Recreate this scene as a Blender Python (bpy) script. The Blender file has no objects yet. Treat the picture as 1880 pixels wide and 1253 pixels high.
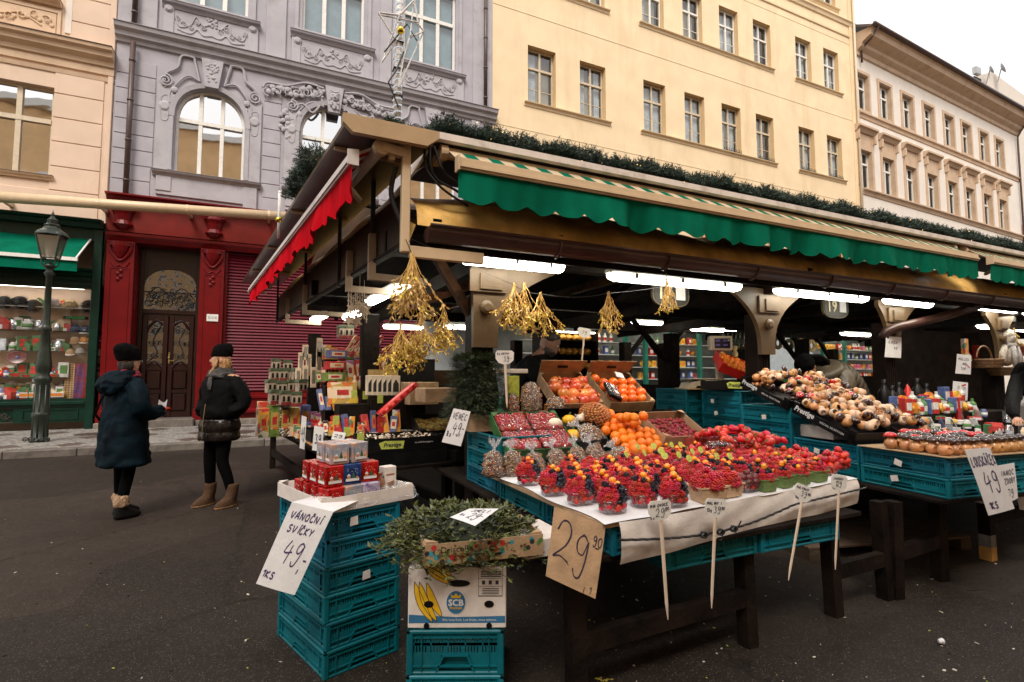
import bpy,math,random
from math import sin,cos
from mathutils import Vector,Matrix
rng=random.Random(7)
R=math.radians
SC=bpy.context.scene
COL=SC.collection
# ---------------------------------------------------------------- camera, sky, sun, exposure
cam_data=bpy.data.cameras.new('camera')
cam_data.sensor_width=36.0
cam_data.lens=953.0/1880.0*36.0
cam_data.clip_start=0.05
cam_data.clip_end=2000
cam=bpy.data.objects.new('camera',cam_data)
cam.location=(0,0,1.4)
cam.rotation_euler=(R(90)+math.atan(64/953.),0,R(-25))
COL.objects.link(cam)
SC.camera=cam
SUN_EL,SUN_ROT=R(50),R(212)
world=bpy.data.worlds.new('World')
SC.world=world
world.use_nodes=True
wn=world.node_tree
for n in list(wn.nodes):wn.nodes.remove(n)
sky=wn.nodes.new('ShaderNodeTexSky')
sky.sky_type='NISHITA'
sky.sun_disc=False
sky.sun_elevation=SUN_EL
sky.sun_rotation=SUN_ROT
sky.air_density=1.0
sky.dust_density=4.0
sky.ozone_density=0.6
cmb=wn.nodes.new('ShaderNodeMix');cmb.data_type='RGBA'
cmb.inputs[0].default_value=0.72
cmb.inputs[7].default_value=(9.6,9.5,9.4,1)
mulc=wn.nodes.new('ShaderNodeMix');mulc.data_type='RGBA';mulc.blend_type='MULTIPLY'
mulc.inputs[0].default_value=1.0
mulc.inputs[7].default_value=(1.12,1.10,1.08,1)
bg=wn.nodes.new('ShaderNodeBackground')
bg.inputs[1].default_value=0.10
wo=wn.nodes.new('ShaderNodeOutputWorld')
wn.links.new(sky.outputs[0],cmb.inputs[6])
wn.links.new(cmb.outputs[2],mulc.inputs[6])
wn.links.new(mulc.outputs[2],bg.inputs[0])
wn.links.new(bg.outputs[0],wo.inputs[0])
sun_data=bpy.data.lights.new('sun','SUN')
sun_data.energy=2.0
sun_data.angle=R(22)
sun_data.color=(1.0,0.93,0.82)
sun=bpy.data.objects.new('sun',sun_data)
sd=Vector((cos(SUN_EL)*sin(SUN_ROT),cos(SUN_EL)*cos(SUN_ROT),sin(SUN_EL)))
sun.rotation_euler=(-sd).to_track_quat('-Z','Y').to_euler()
COL.objects.link(sun)
SC.view_settings.view_transform='Standard'
SC.view_settings.look='None'
SC.view_settings.exposure=0.6
SC.view_settings.gamma=1.0
try:
 SC.cycles.max_bounces=7
 SC.cycles.diffuse_bounces=3
 SC.cycles.glossy_bounces=3
 SC.cycles.transparent_max_bounces=14
 SC.cycles.transmission_bounces=3
 SC.cycles.caustics_reflective=False
 SC.cycles.caustics_refractive=False
 SC.cycles.sample_clamp_indirect=4.0
except Exception:
 pass
# ---------------------------------------------------------------- photograph pixel -> place (1880 x 1253 photo pixels)
_F,_P,_Y,_H=953.,math.atan(64/953.),R(25),1.4
def ray(u,v):
 r=(cos(_Y),-sin(_Y));f=(sin(_Y),cos(_Y))
 cp,sp=cos(_P),sin(_P)
 a=(u-940)/_F;b=(626.5-v)/_F
 return(r[0]*a+f[0]*(cp-b*sp),r[1]*a+f[1]*(cp-b*sp),sp+b*cp)
def _at(u,v,i,val):
 d=ray(u,v);o=(0,0,_H);t=(val-o[i])/d[i]
 return Vector((o[0]+d[0]*t,o[1]+d[1]*t,o[2]+d[2]*t))
def PX(u,v,x):return _at(u,v,0,x)
def PY(u,v,y):return _at(u,v,1,y)
def PZ(u,v,z):return _at(u,v,2,z)
# ---------------------------------------------------------------- materials
class Kinds(dict):
 def __getattr__(s,k):return s[k]
MATS=K=Kinds()
def nodes_of(name):
 m=bpy.data.materials.new(name);m.use_nodes=True
 nt=m.node_tree
 b=nt.nodes['Principled BSDF']
 return m,nt,b
def mat(name,col,rough=0.6,var=0.15,scale=8.0,bump=0.0,bscale=60.0,metal=0.0,spec=0.5,col2=None,
  dirt=None,dscale=3.0,dst=None,emit=0.0,rand=0.0,stretch=None,coat=0.0,sub=0.0):
 """plain procedural surface: base colour moved by two noises, optional bump, wear patches, per-object change"""
 if name in MATS:return MATS[name]
 m,nt,b=nodes_of(name)
 L=nt.links;N=nt.nodes
 tc=N.new('ShaderNodeTexCoord')
 mp=N.new('ShaderNodeMapping')
 L.new(tc.outputs['Object'],mp.inputs[0])
 if stretch:mp.inputs['Scale'].default_value=stretch
 no=N.new('ShaderNodeTexNoise');no.inputs['Scale'].default_value=scale;no.inputs['Detail'].default_value=5
 L.new(mp.outputs[0],no.inputs[0])
 mix=N.new('ShaderNodeMix');mix.data_type='RGBA'
 c=Vector(col[:3])
 c2=Vector(col2[:3])if col2 else c*(1-var*1.6)
 c1=c if col2 else c*(1+var*0.8)
 mix.inputs[6].default_value=(*[min(1,x)for x in c1],1)
 mix.inputs[7].default_value=(*[max(0,x)for x in c2],1)
 mr=N.new('ShaderNodeMapRange');mr.inputs[1].default_value=0.32;mr.inputs[2].default_value=0.68
 L.new(no.outputs[0],mr.inputs[0]);L.new(mr.outputs[0],mix.inputs[0])
 out=mix.outputs[2]
 if dirt:
  n2=N.new('ShaderNodeTexNoise');n2.inputs['Scale'].default_value=dscale;n2.inputs['Detail'].default_value=8
  n2.inputs['Roughness'].default_value=0.7
  if dst:
   mp2=N.new('ShaderNodeMapping');mp2.inputs['Scale'].default_value=dst;L.new(tc.outputs['Object'],mp2.inputs[0]);L.new(mp2.outputs[0],n2.inputs[0])
  else:L.new(tc.outputs['Object'],n2.inputs[0])
  r2=N.new('ShaderNodeMapRange');r2.inputs[1].default_value=0.52;r2.inputs[2].default_value=0.75
  L.new(n2.outputs[0],r2.inputs[0])
  m2=N.new('ShaderNodeMix');m2.data_type='RGBA'
  L.new(r2.outputs[0],m2.inputs[0]);L.new(out,m2.inputs[6]);m2.inputs[7].default_value=(*dirt[:3],1)
  out=m2.outputs[2]
 if rand:
  oi=N.new('ShaderNodeObjectInfo')
  hs=N.new('ShaderNodeHueSaturation')
  a=N.new('ShaderNodeMapRange');a.inputs[3].default_value=1-rand;a.inputs[4].default_value=1+rand
  h=N.new('ShaderNodeMapRange');h.inputs[3].default_value=0.5-rand*0.06;h.inputs[4].default_value=0.5+rand*0.06
  ml=N.new('ShaderNodeMath');ml.operation='MULTIPLY';ml.inputs[1].default_value=7.31
  fr=N.new('ShaderNodeMath');fr.operation='FRACT'
  L.new(oi.outputs['Random'],a.inputs[0]);L.new(oi.outputs['Random'],ml.inputs[0]);L.new(ml.outputs[0],fr.inputs[0]);L.new(fr.outputs[0],h.inputs[0])
  L.new(a.outputs[0],hs.inputs['Value']);L.new(h.outputs[0],hs.inputs['Hue']);L.new(out,hs.inputs['Color'])
  out=hs.outputs[0]
 L.new(out,b.inputs['Base Color'])
 b.inputs['Roughness'].default_value=rough
 b.inputs['Metallic'].default_value=metal
 b.inputs['Specular IOR Level'].default_value=spec
 if coat:b.inputs['Coat Weight'].default_value=coat
 if sub:
  b.inputs['Subsurface Weight'].default_value=sub
  b.inputs['Subsurface Scale'].default_value=0.01
 if emit:
  b.inputs['Emission Color'].default_value=(*col[:3],1);b.inputs['Emission Strength'].default_value=emit
 if bump:
  n3=N.new('ShaderNodeTexNoise');n3.inputs['Scale'].default_value=bscale;n3.inputs['Detail'].default_value=6
  L.new(mp.outputs[0],n3.inputs[0])
  bp=N.new('ShaderNodeBump');bp.inputs['Strength'].default_value=bump;bp.inputs['Distance'].default_value=0.02
  L.new(n3.outputs[0],bp.inputs['Height']);L.new(bp.outputs[0],b.inputs['Normal'])
 MATS[name]=m
 return m
def glass_mat(name,refl=0.35,tint=(0.9,0.95,0.95),rough=0.02,bump=0.0,bscale=2.0):
 m=bpy.data.materials.new(name);m.use_nodes=True
 nt=m.node_tree;N=nt.nodes;L=nt.links
 for n in list(N):N.remove(n)
 o=N.new('ShaderNodeOutputMaterial');mx=N.new('ShaderNodeMixShader')
 t=N.new('ShaderNodeBsdfTransparent');t.inputs[0].default_value=(*tint,1)
 g=N.new('ShaderNodeBsdfGlossy');g.inputs['Roughness'].default_value=rough
 mx.inputs[0].default_value=refl
 L.new(t.outputs[0],mx.inputs[1]);L.new(g.outputs[0],mx.inputs[2]);L.new(mx.outputs[0],o.inputs[0])
 if bump:
  tc=N.new('ShaderNodeTexCoord')
  n3=N.new('ShaderNodeTexNoise');n3.inputs['Scale'].default_value=bscale
  L.new(tc.outputs['Object'],n3.inputs[0])
  bp=N.new('ShaderNodeBump');bp.inputs['Strength'].default_value=bump;bp.inputs['Distance'].default_value=0.05
  L.new(n3.outputs[0],bp.inputs['Height']);L.new(bp.outputs[0],g.inputs['Normal'])
 MATS[name]=m
 return m
def film_mat(name,base=0.22,gl=0.25,tint=(0.95,0.95,0.97),bscale=70.0,wcol=(0.75,0.74,0.76)):
 """crinkled clear plastic: mostly see-through, some sheen, some milky creases"""
 m=bpy.data.materials.new(name);m.use_nodes=True
 nt=m.node_tree;N=nt.nodes;L=nt.links
 for n in list(N):N.remove(n)
 o=N.new('ShaderNodeOutputMaterial');mx=N.new('ShaderNodeMixShader');mx2=N.new('ShaderNodeMixShader')
 t=N.new('ShaderNodeBsdfTransparent');t.inputs[0].default_value=(*tint,1)
 g=N.new('ShaderNodeBsdfGlossy');g.inputs['Roughness'].default_value=0.12
 d=N.new('ShaderNodeBsdfDiffuse');d.inputs[0].default_value=(*wcol,1)
 tc=N.new('ShaderNodeTexCoord')
 n3=N.new('ShaderNodeTexNoise');n3.inputs['Scale'].default_value=bscale;n3.inputs['Detail'].default_value=4
 n3.inputs['Distortion'].default_value=1.5
 L.new(tc.outputs['Object'],n3.inputs[0])
 bp=N.new('ShaderNodeBump');bp.inputs['Strength'].default_value=1.0;bp.inputs['Distance'].default_value=0.01
 L.new(n3.outputs[0],bp.inputs['Height']);L.new(bp.outputs[0],g.inputs['Normal'])
 r=N.new('ShaderNodeMapRange');r.inputs[1].default_value=0.5;r.inputs[2].default_value=0.72
 r.inputs[3].default_value=base*0.3;r.inputs[4].default_value=min(1,base*2.6)
 L.new(n3.outputs[0],r.inputs[0])
 L.new(r.outputs[0],mx.inputs[0]);L.new(t.outputs[0],mx.inputs[1]);L.new(d.outputs[0],mx.inputs[2])
 mx2.inputs[0].default_value=gl
 L.new(mx.outputs[0],mx2.inputs[1]);L.new(g.outputs[0],mx2.inputs[2]);L.new(mx2.outputs[0],o.inputs[0])
 MATS[name]=m
 return m
def emat(name,col,s):
 m=bpy.data.materials.new(name);m.use_nodes=True
 nt=m.node_tree;N=nt.nodes
 for n in list(N):N.remove(n)
 o=N.new('ShaderNodeOutputMaterial');e=N.new('ShaderNodeEmission')
 e.inputs[0].default_value=(*col,1);e.inputs[1].default_value=s
 nt.links.new(e.outputs[0],o.inputs[0]);MATS[name]=m
 return m
def vor_mat(name,cols,scale=60.0,rough=0.6,bump=0.6,gap=None,stretch=None,spec=0.4,dist=0.01):
 """cells of several colours with dark seams: nuts, chips, cobbles"""
 m,nt,b=nodes_of(name);L=nt.links;N=nt.nodes
 tc=N.new('ShaderNodeTexCoord');mp=N.new('ShaderNodeMapping')
 L.new(tc.outputs['Object'],mp.inputs[0])
 if stretch:mp.inputs['Scale'].default_value=stretch
 v=N.new('ShaderNodeTexVoronoi');v.inputs['Scale'].default_value=scale
 v2=N.new('ShaderNodeTexVoronoi');v2.feature='DISTANCE_TO_EDGE';v2.inputs['Scale'].default_value=scale
 L.new(mp.outputs[0],v.inputs[0]);L.new(mp.outputs[0],v2.inputs[0])
 cr=N.new('ShaderNodeValToRGB');cr.color_ramp.interpolation='CONSTANT'
 e=cr.color_ramp.elements
 while len(e)<len(cols):e.new(0.5)
 for i,c in enumerate(cols):
  e[i].position=i/len(cols);e[i].color=(*c,1)
 sp=N.new('ShaderNodeSeparateColor');L.new(v.outputs['Color'],sp.inputs[0]);L.new(sp.outputs[0],cr.inputs[0])
 out=cr.outputs[0]
 if gap:
  r=N.new('ShaderNodeMapRange');r.inputs[2].default_value=0.06
  L.new(v2.outputs[0],r.inputs[0])
  mx=N.new('ShaderNodeMix');mx.data_type='RGBA';mx.inputs[6].default_value=(*gap,1)
  L.new(r.outputs[0],mx.inputs[0]);L.new(out,mx.inputs[7]);out=mx.outputs[2]
 L.new(out,b.inputs['Base Color'])
 b.inputs['Roughness'].default_value=rough;b.inputs['Specular IOR Level'].default_value=spec
 r2=N.new('ShaderNodeMapRange');r2.inputs[2].default_value=0.25
 L.new(v2.outputs[0],r2.inputs[0])
 bp=N.new('ShaderNodeBump');bp.inputs['Strength'].default_value=bump;bp.inputs['Distance'].default_value=dist
 L.new(r2.outputs[0],bp.inputs['Height']);L.new(bp.outputs[0],b.inputs['Normal'])
 MATS[name]=m
 return m
# ---------------------------------------------------------------- mesh building
class MB:
 def __init__(s):s.v=[];s.f=[];s.mi=[];s.m=Matrix.Identity(4);s.k=0
 def xf(s,m):s.m=m;return s
 def at(s,x=0,y=0,z=0,rx=0,ry=0,rz=0,sc=1.0):
  s.m=Matrix.Translation((x,y,z))@Matrix.Rotation(rz,4,'Z')@Matrix.Rotation(ry,4,'Y')@Matrix.Rotation(rx,4,'X')@Matrix.Scale(sc,4)
  return s
 def add(s,vs,fs,k=None):
  o=len(s.v)
  m=s.m
  s.v.extend([tuple(m@Vector(p))for p in vs])
  s.f.extend([tuple(i+o for i in f)for f in fs])
  s.mi.extend([s.k if k is None else k]*len(fs))
  return s
 def box(s,x0,x1,y0,y1,z0,z1,k=None):
  return s.add([(x0,y0,z0),(x1,y0,z0),(x1,y1,z0),(x0,y1,z0),(x0,y0,z1),(x1,y0,z1),(x1,y1,z1),(x0,y1,z1)],
      [(0,3,2,1),(4,5,6,7),(0,1,5,4),(1,2,6,5),(2,3,7,6),(3,0,4,7)],k)
 def bbox(s,x0,x1,y0,y1,z0,z1,b=0.005,k=None):
  """box with bevelled edges (24 verts)"""
  b=min(b,(x1-x0)*.49,(y1-y0)*.49,(z1-z0)*.49)
  vs=[];idx={}
  for ix,(X,sx)in enumerate(((x0,1),(x1,-1))):
   for iy,(Y,sy)in enumerate(((y0,1),(y1,-1))):
    for iz,(Z,sz)in enumerate(((z0,1),(z1,-1))):
     for ax in range(3):
      p=[X+sx*b,Y+sy*b,Z+sz*b];p[ax]=(X,Y,Z)[ax]
      idx[(ix,iy,iz,ax)]=len(vs);vs.append(tuple(p))
  F=[]
  for ax in range(3):
   for side in(0,1):
    o=[i for i in range(3)if i!=ax]
    q=[]
    for a,c in((0,0),(1,0),(1,1),(0,1)):
     t=[0,0,0];t[ax]=side;t[o[0]]=a;t[o[1]]=c
     q.append(idx[(t[0],t[1],t[2],ax)])
    if(side==1)==(ax==1):q=q[::-1]
    F.append(tuple(q))
  for ax in range(3):
   o=[i for i in range(3)if i!=ax]
   for a in(0,1):
    for c in(0,1):
     def g(e,w):
      t=[0,0,0];t[ax]=e;t[o[0]]=a;t[o[1]]=c
      return idx[(t[0],t[1],t[2],w)]
     q=[g(0,o[0]),g(1,o[0]),g(1,o[1]),g(0,o[1])]
     F.append(tuple(q))
  for ix in(0,1):
   for iy in(0,1):
    for iz in(0,1):
     F.append(tuple(idx[(ix,iy,iz,a)]for a in range(3)))
  return s.add(vs,F,k)
 def bar(s,p0,p1,w,h=None,up=(0,0,1),k=None):
  """square bar between points"""
  h=h or w
  p0=Vector(p0);p1=Vector(p1);d=(p1-p0)
  if d.length<1e-6:return s
  d.normalize();u=Vector(up)
  a=d.cross(u)
  if a.length<1e-3:a=d.cross(Vector((1,0,0)))
  a.normalize();c=a.cross(d)
  vs=[p+a*(i*w/2)+c*(j*h/2)for p in(p0,p1)for i,j in((-1,-1),(1,-1),(1,1),(-1,1))]
  return s.add(vs,[(0,3,2,1),(4,5,6,7),(0,1,5,4),(1,2,6,5),(2,3,7,6),(3,0,4,7)],k)
 def tube(s,pts,r,n=6,k=None,cap=True,flat=1.0):
  pts=[Vector(p)for p in pts]
  rs=r if isinstance(r,(list,tuple))else[r]*len(pts)
  vs=[];prev=None
  for i,p in enumerate(pts):
   d=(pts[min(i+1,len(pts)-1)]-pts[max(i-1,0)])
   if d.length<1e-9:d=Vector((0,0,1))
   d.normalize()
   if prev is None:
    a=d.cross(Vector((0,0,1)))
    if a.length<1e-2:a=d.cross(Vector((1,0,0)))
   else:
    a=prev-d*prev.dot(d)
    if a.length<1e-3:a=d.cross(Vector((1,0,0)))
   a.normalize();prev=a;c=d.cross(a)
   for j in range(n):
    t=2*math.pi*j/n
    vs.append(p+a*cos(t)*rs[i]+c*sin(t)*rs[i]*flat)
  F=[]
  for i in range(len(pts)-1):
   for j in range(n):
    F.append((i*n+j,i*n+(j+1)%n,(i+1)*n+(j+1)%n,(i+1)*n+j))
  if cap and n>2:
   F.append(tuple(range(n))[::-1]);F.append(tuple(range((len(pts)-1)*n,len(pts)*n)))
  return s.add(vs,F,k)
 def lathe(s,prof,n=12,k=None,sx=1.0,sy=1.0,cx=0,cy=0):
  """prof: (r, z) up the z axis"""
  vs=[]
  for r,z in prof:
   for j in range(n):
    t=2*math.pi*j/n
    vs.append((cx+r*cos(t)*sx,cy+r*sin(t)*sy,z))
  F=[]
  for i in range(len(prof)-1):
   for j in range(n):
    F.append((i*n+j,i*n+(j+1)%n,(i+1)*n+(j+1)%n,(i+1)*n+j))
  if prof[0][0]>1e-4:F.append(tuple(range(n))[::-1])
  if prof[-1][0]>1e-4:F.append(tuple(range((len(prof)-1)*n,len(prof)*n)))
  return s.add(vs,F,k)
 def ball(s,c,r,nu=8,nv=5,k=None,sc=(1,1,1)):
  vs=[(c[0],c[1],c[2]-r*sc[2])]
  for i in range(1,nv):
   ph=-math.pi/2+math.pi*i/nv
   for j in range(nu):
    t=2*math.pi*j/nu
    vs.append((c[0]+r*sc[0]*cos(ph)*cos(t),c[1]+r*sc[1]*cos(ph)*sin(t),c[2]+r*sc[2]*sin(ph)))
  vs.append((c[0],c[1],c[2]+r*sc[2]))
  F=[]
  for j in range(nu):F.append((0,1+(j+1)%nu,1+j))
  for i in range(nv-2):
   for j in range(nu):
    a=1+i*nu;F.append((a+j,a+(j+1)%nu,a+nu+(j+1)%nu,a+nu+j))
  l=len(vs)-1;a=1+(nv-2)*nu
  for j in range(nu):F.append((a+j,a+(j+1)%nu,l))
  return s.add(vs,F,k)
 def prism(s,poly,t0,t1,axis='y',k=None):
  """extrude a 2D polygon. axis y: poly in (x,z); z: (x,y); x: (y,z)"""
  n=len(poly)
  def P(p,t):return(p[0],t,p[1])if axis=='y' else((p[0],p[1],t)if axis=='z' else(t,p[0],p[1]))
  vs=[P(p,t0)for p in poly]+[P(p,t1)for p in poly]
  F=[tuple(range(n)),tuple(range(2*n-1,n-1,-1))]
  for i in range(n):F.append((i,i+n,(i+1)%n+n,(i+1)%n))
  return s.add(vs,F,k)
 def sweep(s,prof,x0,x1,k=None,axis='x'):
  """closed profile (y,z) swept along x (or (x,z) along y)"""
  return s.prism(prof,x0,x1,'x' if axis=='x' else 'y',k)
 def quad(s,a,b,c,d,k=None):return s.add([a,b,c,d],[(0,1,2,3)],k)
 def grid(s,fn,nu,nv,k=None):
  vs=[fn(i/nu,j/nv)for j in range(nv+1)for i in range(nu+1)]
  F=[(j*(nu+1)+i,j*(nu+1)+i+1,(j+1)*(nu+1)+i+1,(j+1)*(nu+1)+i)for j in range(nv)for i in range(nu)]
  return s.add(vs,F,k)
 def mesh(s,name,mats,smooth=False):
  me=bpy.data.meshes.new(name)
  me.from_pydata(s.v,[],s.f)
  if not isinstance(mats,(list,tuple)):mats=[mats]
  for m in mats:me.materials.append(m)
  if len(mats)>1:me.polygons.foreach_set('material_index',s.mi)
  if smooth:me.polygons.foreach_set('use_smooth',[True]*len(me.polygons))
  me.validate()
  me.update()
  return me
 def build(s,name,mats,parent=None,smooth=False,loc=None,rz=0,kind=None):
  return put(name,s.mesh(name,mats,smooth),parent,loc,rz,kind)
def put(name,me,parent=None,loc=None,rz=0,kind=None,rot=None,sc=None):
 o=bpy.data.objects.new(name,me)
 if loc is not None:o.location=loc
 if rot is not None:o.rotation_euler=rot
 elif rz:o.rotation_euler=(0,0,rz)
 if sc is not None:o.scale=sc if isinstance(sc,(tuple,list,Vector))else(sc,sc,sc)
 if parent:o.parent=parent
 if kind:o['kind']=kind
 COL.objects.link(o)
 return o
def tag(o,label,cat,group=None):
 o['label']=label;o['category']=cat
 if group:o['group']=group
 return o
def thing(name,label,cat,loc=(0,0,0),rz=0,group=None,rot=None,sc=None):
 o=put(name,None,None,loc,rz,None,rot,sc)
 o.empty_display_size=0.1
 return tag(o,label,cat,group)
def dup(root,loc=None,rz=None,label=None,group=None,rot=None,sc=None):
 r=root.copy();COL.objects.link(r)
 if loc is not None:r.location=loc
 if rot is not None:r.rotation_euler=rot
 elif rz is not None:r.rotation_euler=(0,0,rz)
 if sc is not None:r.scale=(sc,sc,sc)
 if label:r['label']=label
 if group:r['group']=group
 for ch in KIDS.get(root.name,root.children):
  c=ch.copy();COL.objects.link(c);c.parent=r
  for g in KIDS.get(ch.name,ch.children):
   d=g.copy();COL.objects.link(d);d.parent=c
 return r
KIDS={}
def freeze(root):
 """remember children (obj.children is slow in a big scene)"""
 KIDS[root.name]=list(root.children)
 for c in KIDS[root.name]:KIDS[c.name]=list(c.children)
 return root
# ---------------------------------------------------------------- writing
STROKES={
 '0':[[(.5,1),(.15,.8),(.1,.4),(.3,0),(.65,.03),(.85,.4),(.8,.8),(.5,1)]],
 '1':[[(.25,.75),(.6,1),(.55,0)]],
 '2':[[(.1,.75),(.3,1),(.65,1),(.8,.75),(.6,.4),(.05,.05),(.4,.12),(.9,0)]],
 '3':[[(.15,.9),(.5,1),(.75,.8),(.45,.55),(.8,.3),(.55,0),(.1,.08)]],
 '4':[[(.35,1),(.05,.4),(.9,.48)],[(.7,.8),(.6,-.12)]],
 '5':[[(.8,1),(.3,1),(.2,.55),(.6,.6),(.8,.3),(.5,0),(.1,.08)]],
 '7':[[(.1,1),(.85,1),(.4,0)]],
 '9':[[(.8,.85),(.5,1),(.2,.8),(.25,.52),(.6,.5),(.82,.85),(.78,.3),(.6,-.1),(.3,-.15),(.15,.05)]],
 ',':[[(.4,.1),(.25,-.2)]],'.':[[(.4,.02),(.45,.0)]],'-':[[(.1,.5),(.8,.5)]],'/':[[(.1,0),(.8,1)]],
 'A':[[(.05,0),(.45,1),(.85,0)],[(.2,.38),(.7,.38)]],'B':[[(.15,0),(.15,1),(.6,.95),(.65,.65),(.2,.52),(.75,.4),(.7,.05),(.15,0)]],
 'C':[[(.85,.85),(.5,1),(.15,.6),(.25,.1),(.6,0),(.88,.15)]],'D':[[(.15,0),(.15,1),(.6,.9),(.85,.5),(.6,.08),(.15,0)]],
 'E':[[(.8,1),(.15,1),(.12,0),(.8,0)],[(.14,.52),(.65,.52)]],'F':[[(.8,1),(.15,1),(.12,0)],[(.14,.52),(.65,.52)]],
 'G':[[(.85,.85),(.5,1),(.15,.6),(.25,.1),(.6,0),(.85,.2),(.85,.45),(.55,.45)]],
 'I':[[(.45,1),(.42,0)]],'J':[[(.6,1),(.6,.2),(.35,0),(.1,.15)]],'K':[[(.15,1),(.12,0)],[(.8,1),(.15,.45),(.85,0)]],
 'L':[[(.15,1),(.12,0),(.75,.02)]],'M':[[(.05,0),(.15,1),(.45,.4),(.75,1),(.88,0)]],'N':[[(.1,0),(.12,1),(.75,0),(.8,1)]],
 'O':[[(.5,1),(.15,.75),(.1,.3),(.4,0),(.75,.15),(.85,.65),(.5,1)]],'P':[[(.12,0),(.15,1),(.6,.98),(.75,.72),(.55,.5),(.15,.48)]],
 'R':[[(.12,0),(.15,1),(.6,.98),(.7,.72),(.5,.52),(.15,.5),(.8,0)]],'S':[[(.8,.88),(.5,1),(.2,.8),(.35,.55),(.7,.42),(.75,.12),(.4,0),(.1,.12)]],
 'T':[[(.05,1),(.9,1)],[(.48,1),(.45,0)]],'U':[[(.12,1),(.15,.2),(.45,0),(.78,.2),(.8,1)]],'V':[[(.05,1),(.42,0),(.85,1)]],
 'X':[[(.1,1),(.8,0)],[(.8,1),(.1,0)]],'Y':[[(.08,1),(.45,.5),(.85,1)],[(.45,.5),(.4,0)]],'Z':[[(.1,1),(.8,1),(.1,0),(.85,0)]],
 'H':[[(.12,1),(.12,0)],[(.8,1),(.8,0)],[(.12,.5),(.8,.5)]],'x':[[(.15,.6),(.65,0)],[(.65,.6),(.15,0)]],
 'g':[[(.65,.55),(.3,.55),(.2,.2),(.5,.08),(.65,.5),(.62,-.2),(.3,-.3)]],'k':[[(.15,1),(.12,0)],[(.6,.6),(.15,.25),(.65,0)]],'s':[[(.6,.5),(.3,.55),(.3,.3),(.6,.2),(.4,0),(.15,.05)]],
}
ACC={'Á':('A','a'),'Č':('C','c'),'Í':('I','a'),'Ě':('E','c'),'É':('E','a'),'Š':('S','c')}
def handwriting(lines,thick,jit=0.02,seed=1,lift=0.002):
 """lines: (text, x, y, height, advance[, slant]) in the XY plane, facing +Z; returns MB of thin flat strokes"""
 rr=random.Random(seed)
 mb=MB()
 for L_ in lines:
  txt,x,y,h,adv=L_[:5];sl=L_[5]if len(L_)>5 else 0.12
  cx=x
  for ch in txt:
   if ch==' ':cx+=adv*0.7;continue
   base,acc=ACC.get(ch,(ch,None))
   st=[list(q)for q in STROKES.get(base,[])]
   if acc=='a':st=st+[[(.4,1.1),(.65,1.32)]]
   if acc=='c':st=st+[[(.25,1.3),(.45,1.1),(.68,1.32)]]
   w=adv*0.85
   for pl in st:
    pts=[(cx+(px_+rr.uniform(-jit,jit)+sl*py_)*w,y+(py_+rr.uniform(-jit,jit))*h)for px_,py_ in pl]
    # smooth polyline
    sm=[]
    for i in range(len(pts)-1):
     p0=pts[max(i-1,0)];p1=pts[i];p2=pts[i+1];p3=pts[min(i+2,len(pts)-1)]
     for q in range(3):
      t=q/3
      sm.append(tuple(0.5*((2*p1[a])+(-p0[a]+p2[a])*t+(2*p0[a]-5*p1[a]+4*p2[a]-p3[a])*t*t+(-p0[a]+3*p1[a]-3*p2[a]+p3[a])*t**3)for a in(0,1)))
    sm.append(pts[-1])
    n=len(sm);vs=[]
    for i,p in enumerate(sm):
     q0=sm[max(i-1,0)];q1=sm[min(i+1,n-1)]
     dx,dy=q1[0]-q0[0],q1[1]-q0[1];l=math.hypot(dx,dy)or 1
     nx,ny=-dy/l*thick/2,dx/l*thick/2
     vs+=[(p[0]+nx,p[1]+ny,lift),(p[0]-nx,p[1]-ny,lift)]
    mb.add(vs,[(2*i+1,2*i+3,2*i+2,2*i)for i in range(n-1)])
   cx+=adv*(0.55 if base in 'I1,.' else 1)
 return mb
def text_mesh(txt,size,extrude=0.0,shear=0.0,bold=0.0,spacing=1.0,mt=None,align='CENTER'):
 cu=bpy.data.curves.new('lettering','FONT');cu.body=txt;cu.size=size;cu.extrude=extrude
 cu.shear=shear;cu.offset=bold;cu.align_x=align;cu.align_y='CENTER';cu.resolution_u=2;cu.space_character=spacing
 o=bpy.data.objects.new('lettering',cu);COL.objects.link(o)
 dg=bpy.context.evaluated_depsgraph_get();dg.update()
 me=bpy.data.meshes.new_from_object(o.evaluated_get(dg))
 bpy.data.objects.remove(o);bpy.data.curves.remove(cu)
 me.name='lettering'
 me.materials.clear()
 if mt:me.materials.append(mt)
 return me
ORDW=['first','second','third','fourth','fifth','sixth','seventh','eighth','ninth','tenth','eleventh','twelfth','thirteenth','fourteenth','fifteenth','sixteenth','seventeenth','eighteenth']
FACE_FRONT=(R(90),0,0)
M=mat
M('white_paint',(.72,.70,.66),.5,.06,20,.05,80)
M('frame_white',(.78,.76,.72),.45,.05,20,.03,90,dirt=(.6,.56,.5),dscale=9)
M('paper',(.70,.69,.70),.8,.04,12,.1,40)
M('ink',(.03,.02,.05),.5,.1)
M('ink_blue',(.05,.03,.12),.5,.1)
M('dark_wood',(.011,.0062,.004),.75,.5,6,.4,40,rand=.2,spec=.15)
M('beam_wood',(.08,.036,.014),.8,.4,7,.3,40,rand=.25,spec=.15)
M('card',(.42,.27,.155),.85,.15,14,.15,90,rand=.12)
M('card_white',(.70,.63,.58),.8,.08,14,.1,90)
M('black_card',(.006,.0055,.006),.4,.3,14,.1,80,spec=.25)
M('teal',(.003,.125,.17),.42,.15,5,.06,60,dirt=(.02,.15,.185),dscale=11,rand=.24,spec=.3)
M('leaf',(.045,.07,.015),.5,.3,60,rand=.2)
M('steel',(.45,.44,.42),.35,.1,20,metal=.9)
M('black_metal',(.012,.012,.012),.4,.2,20)
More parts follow.
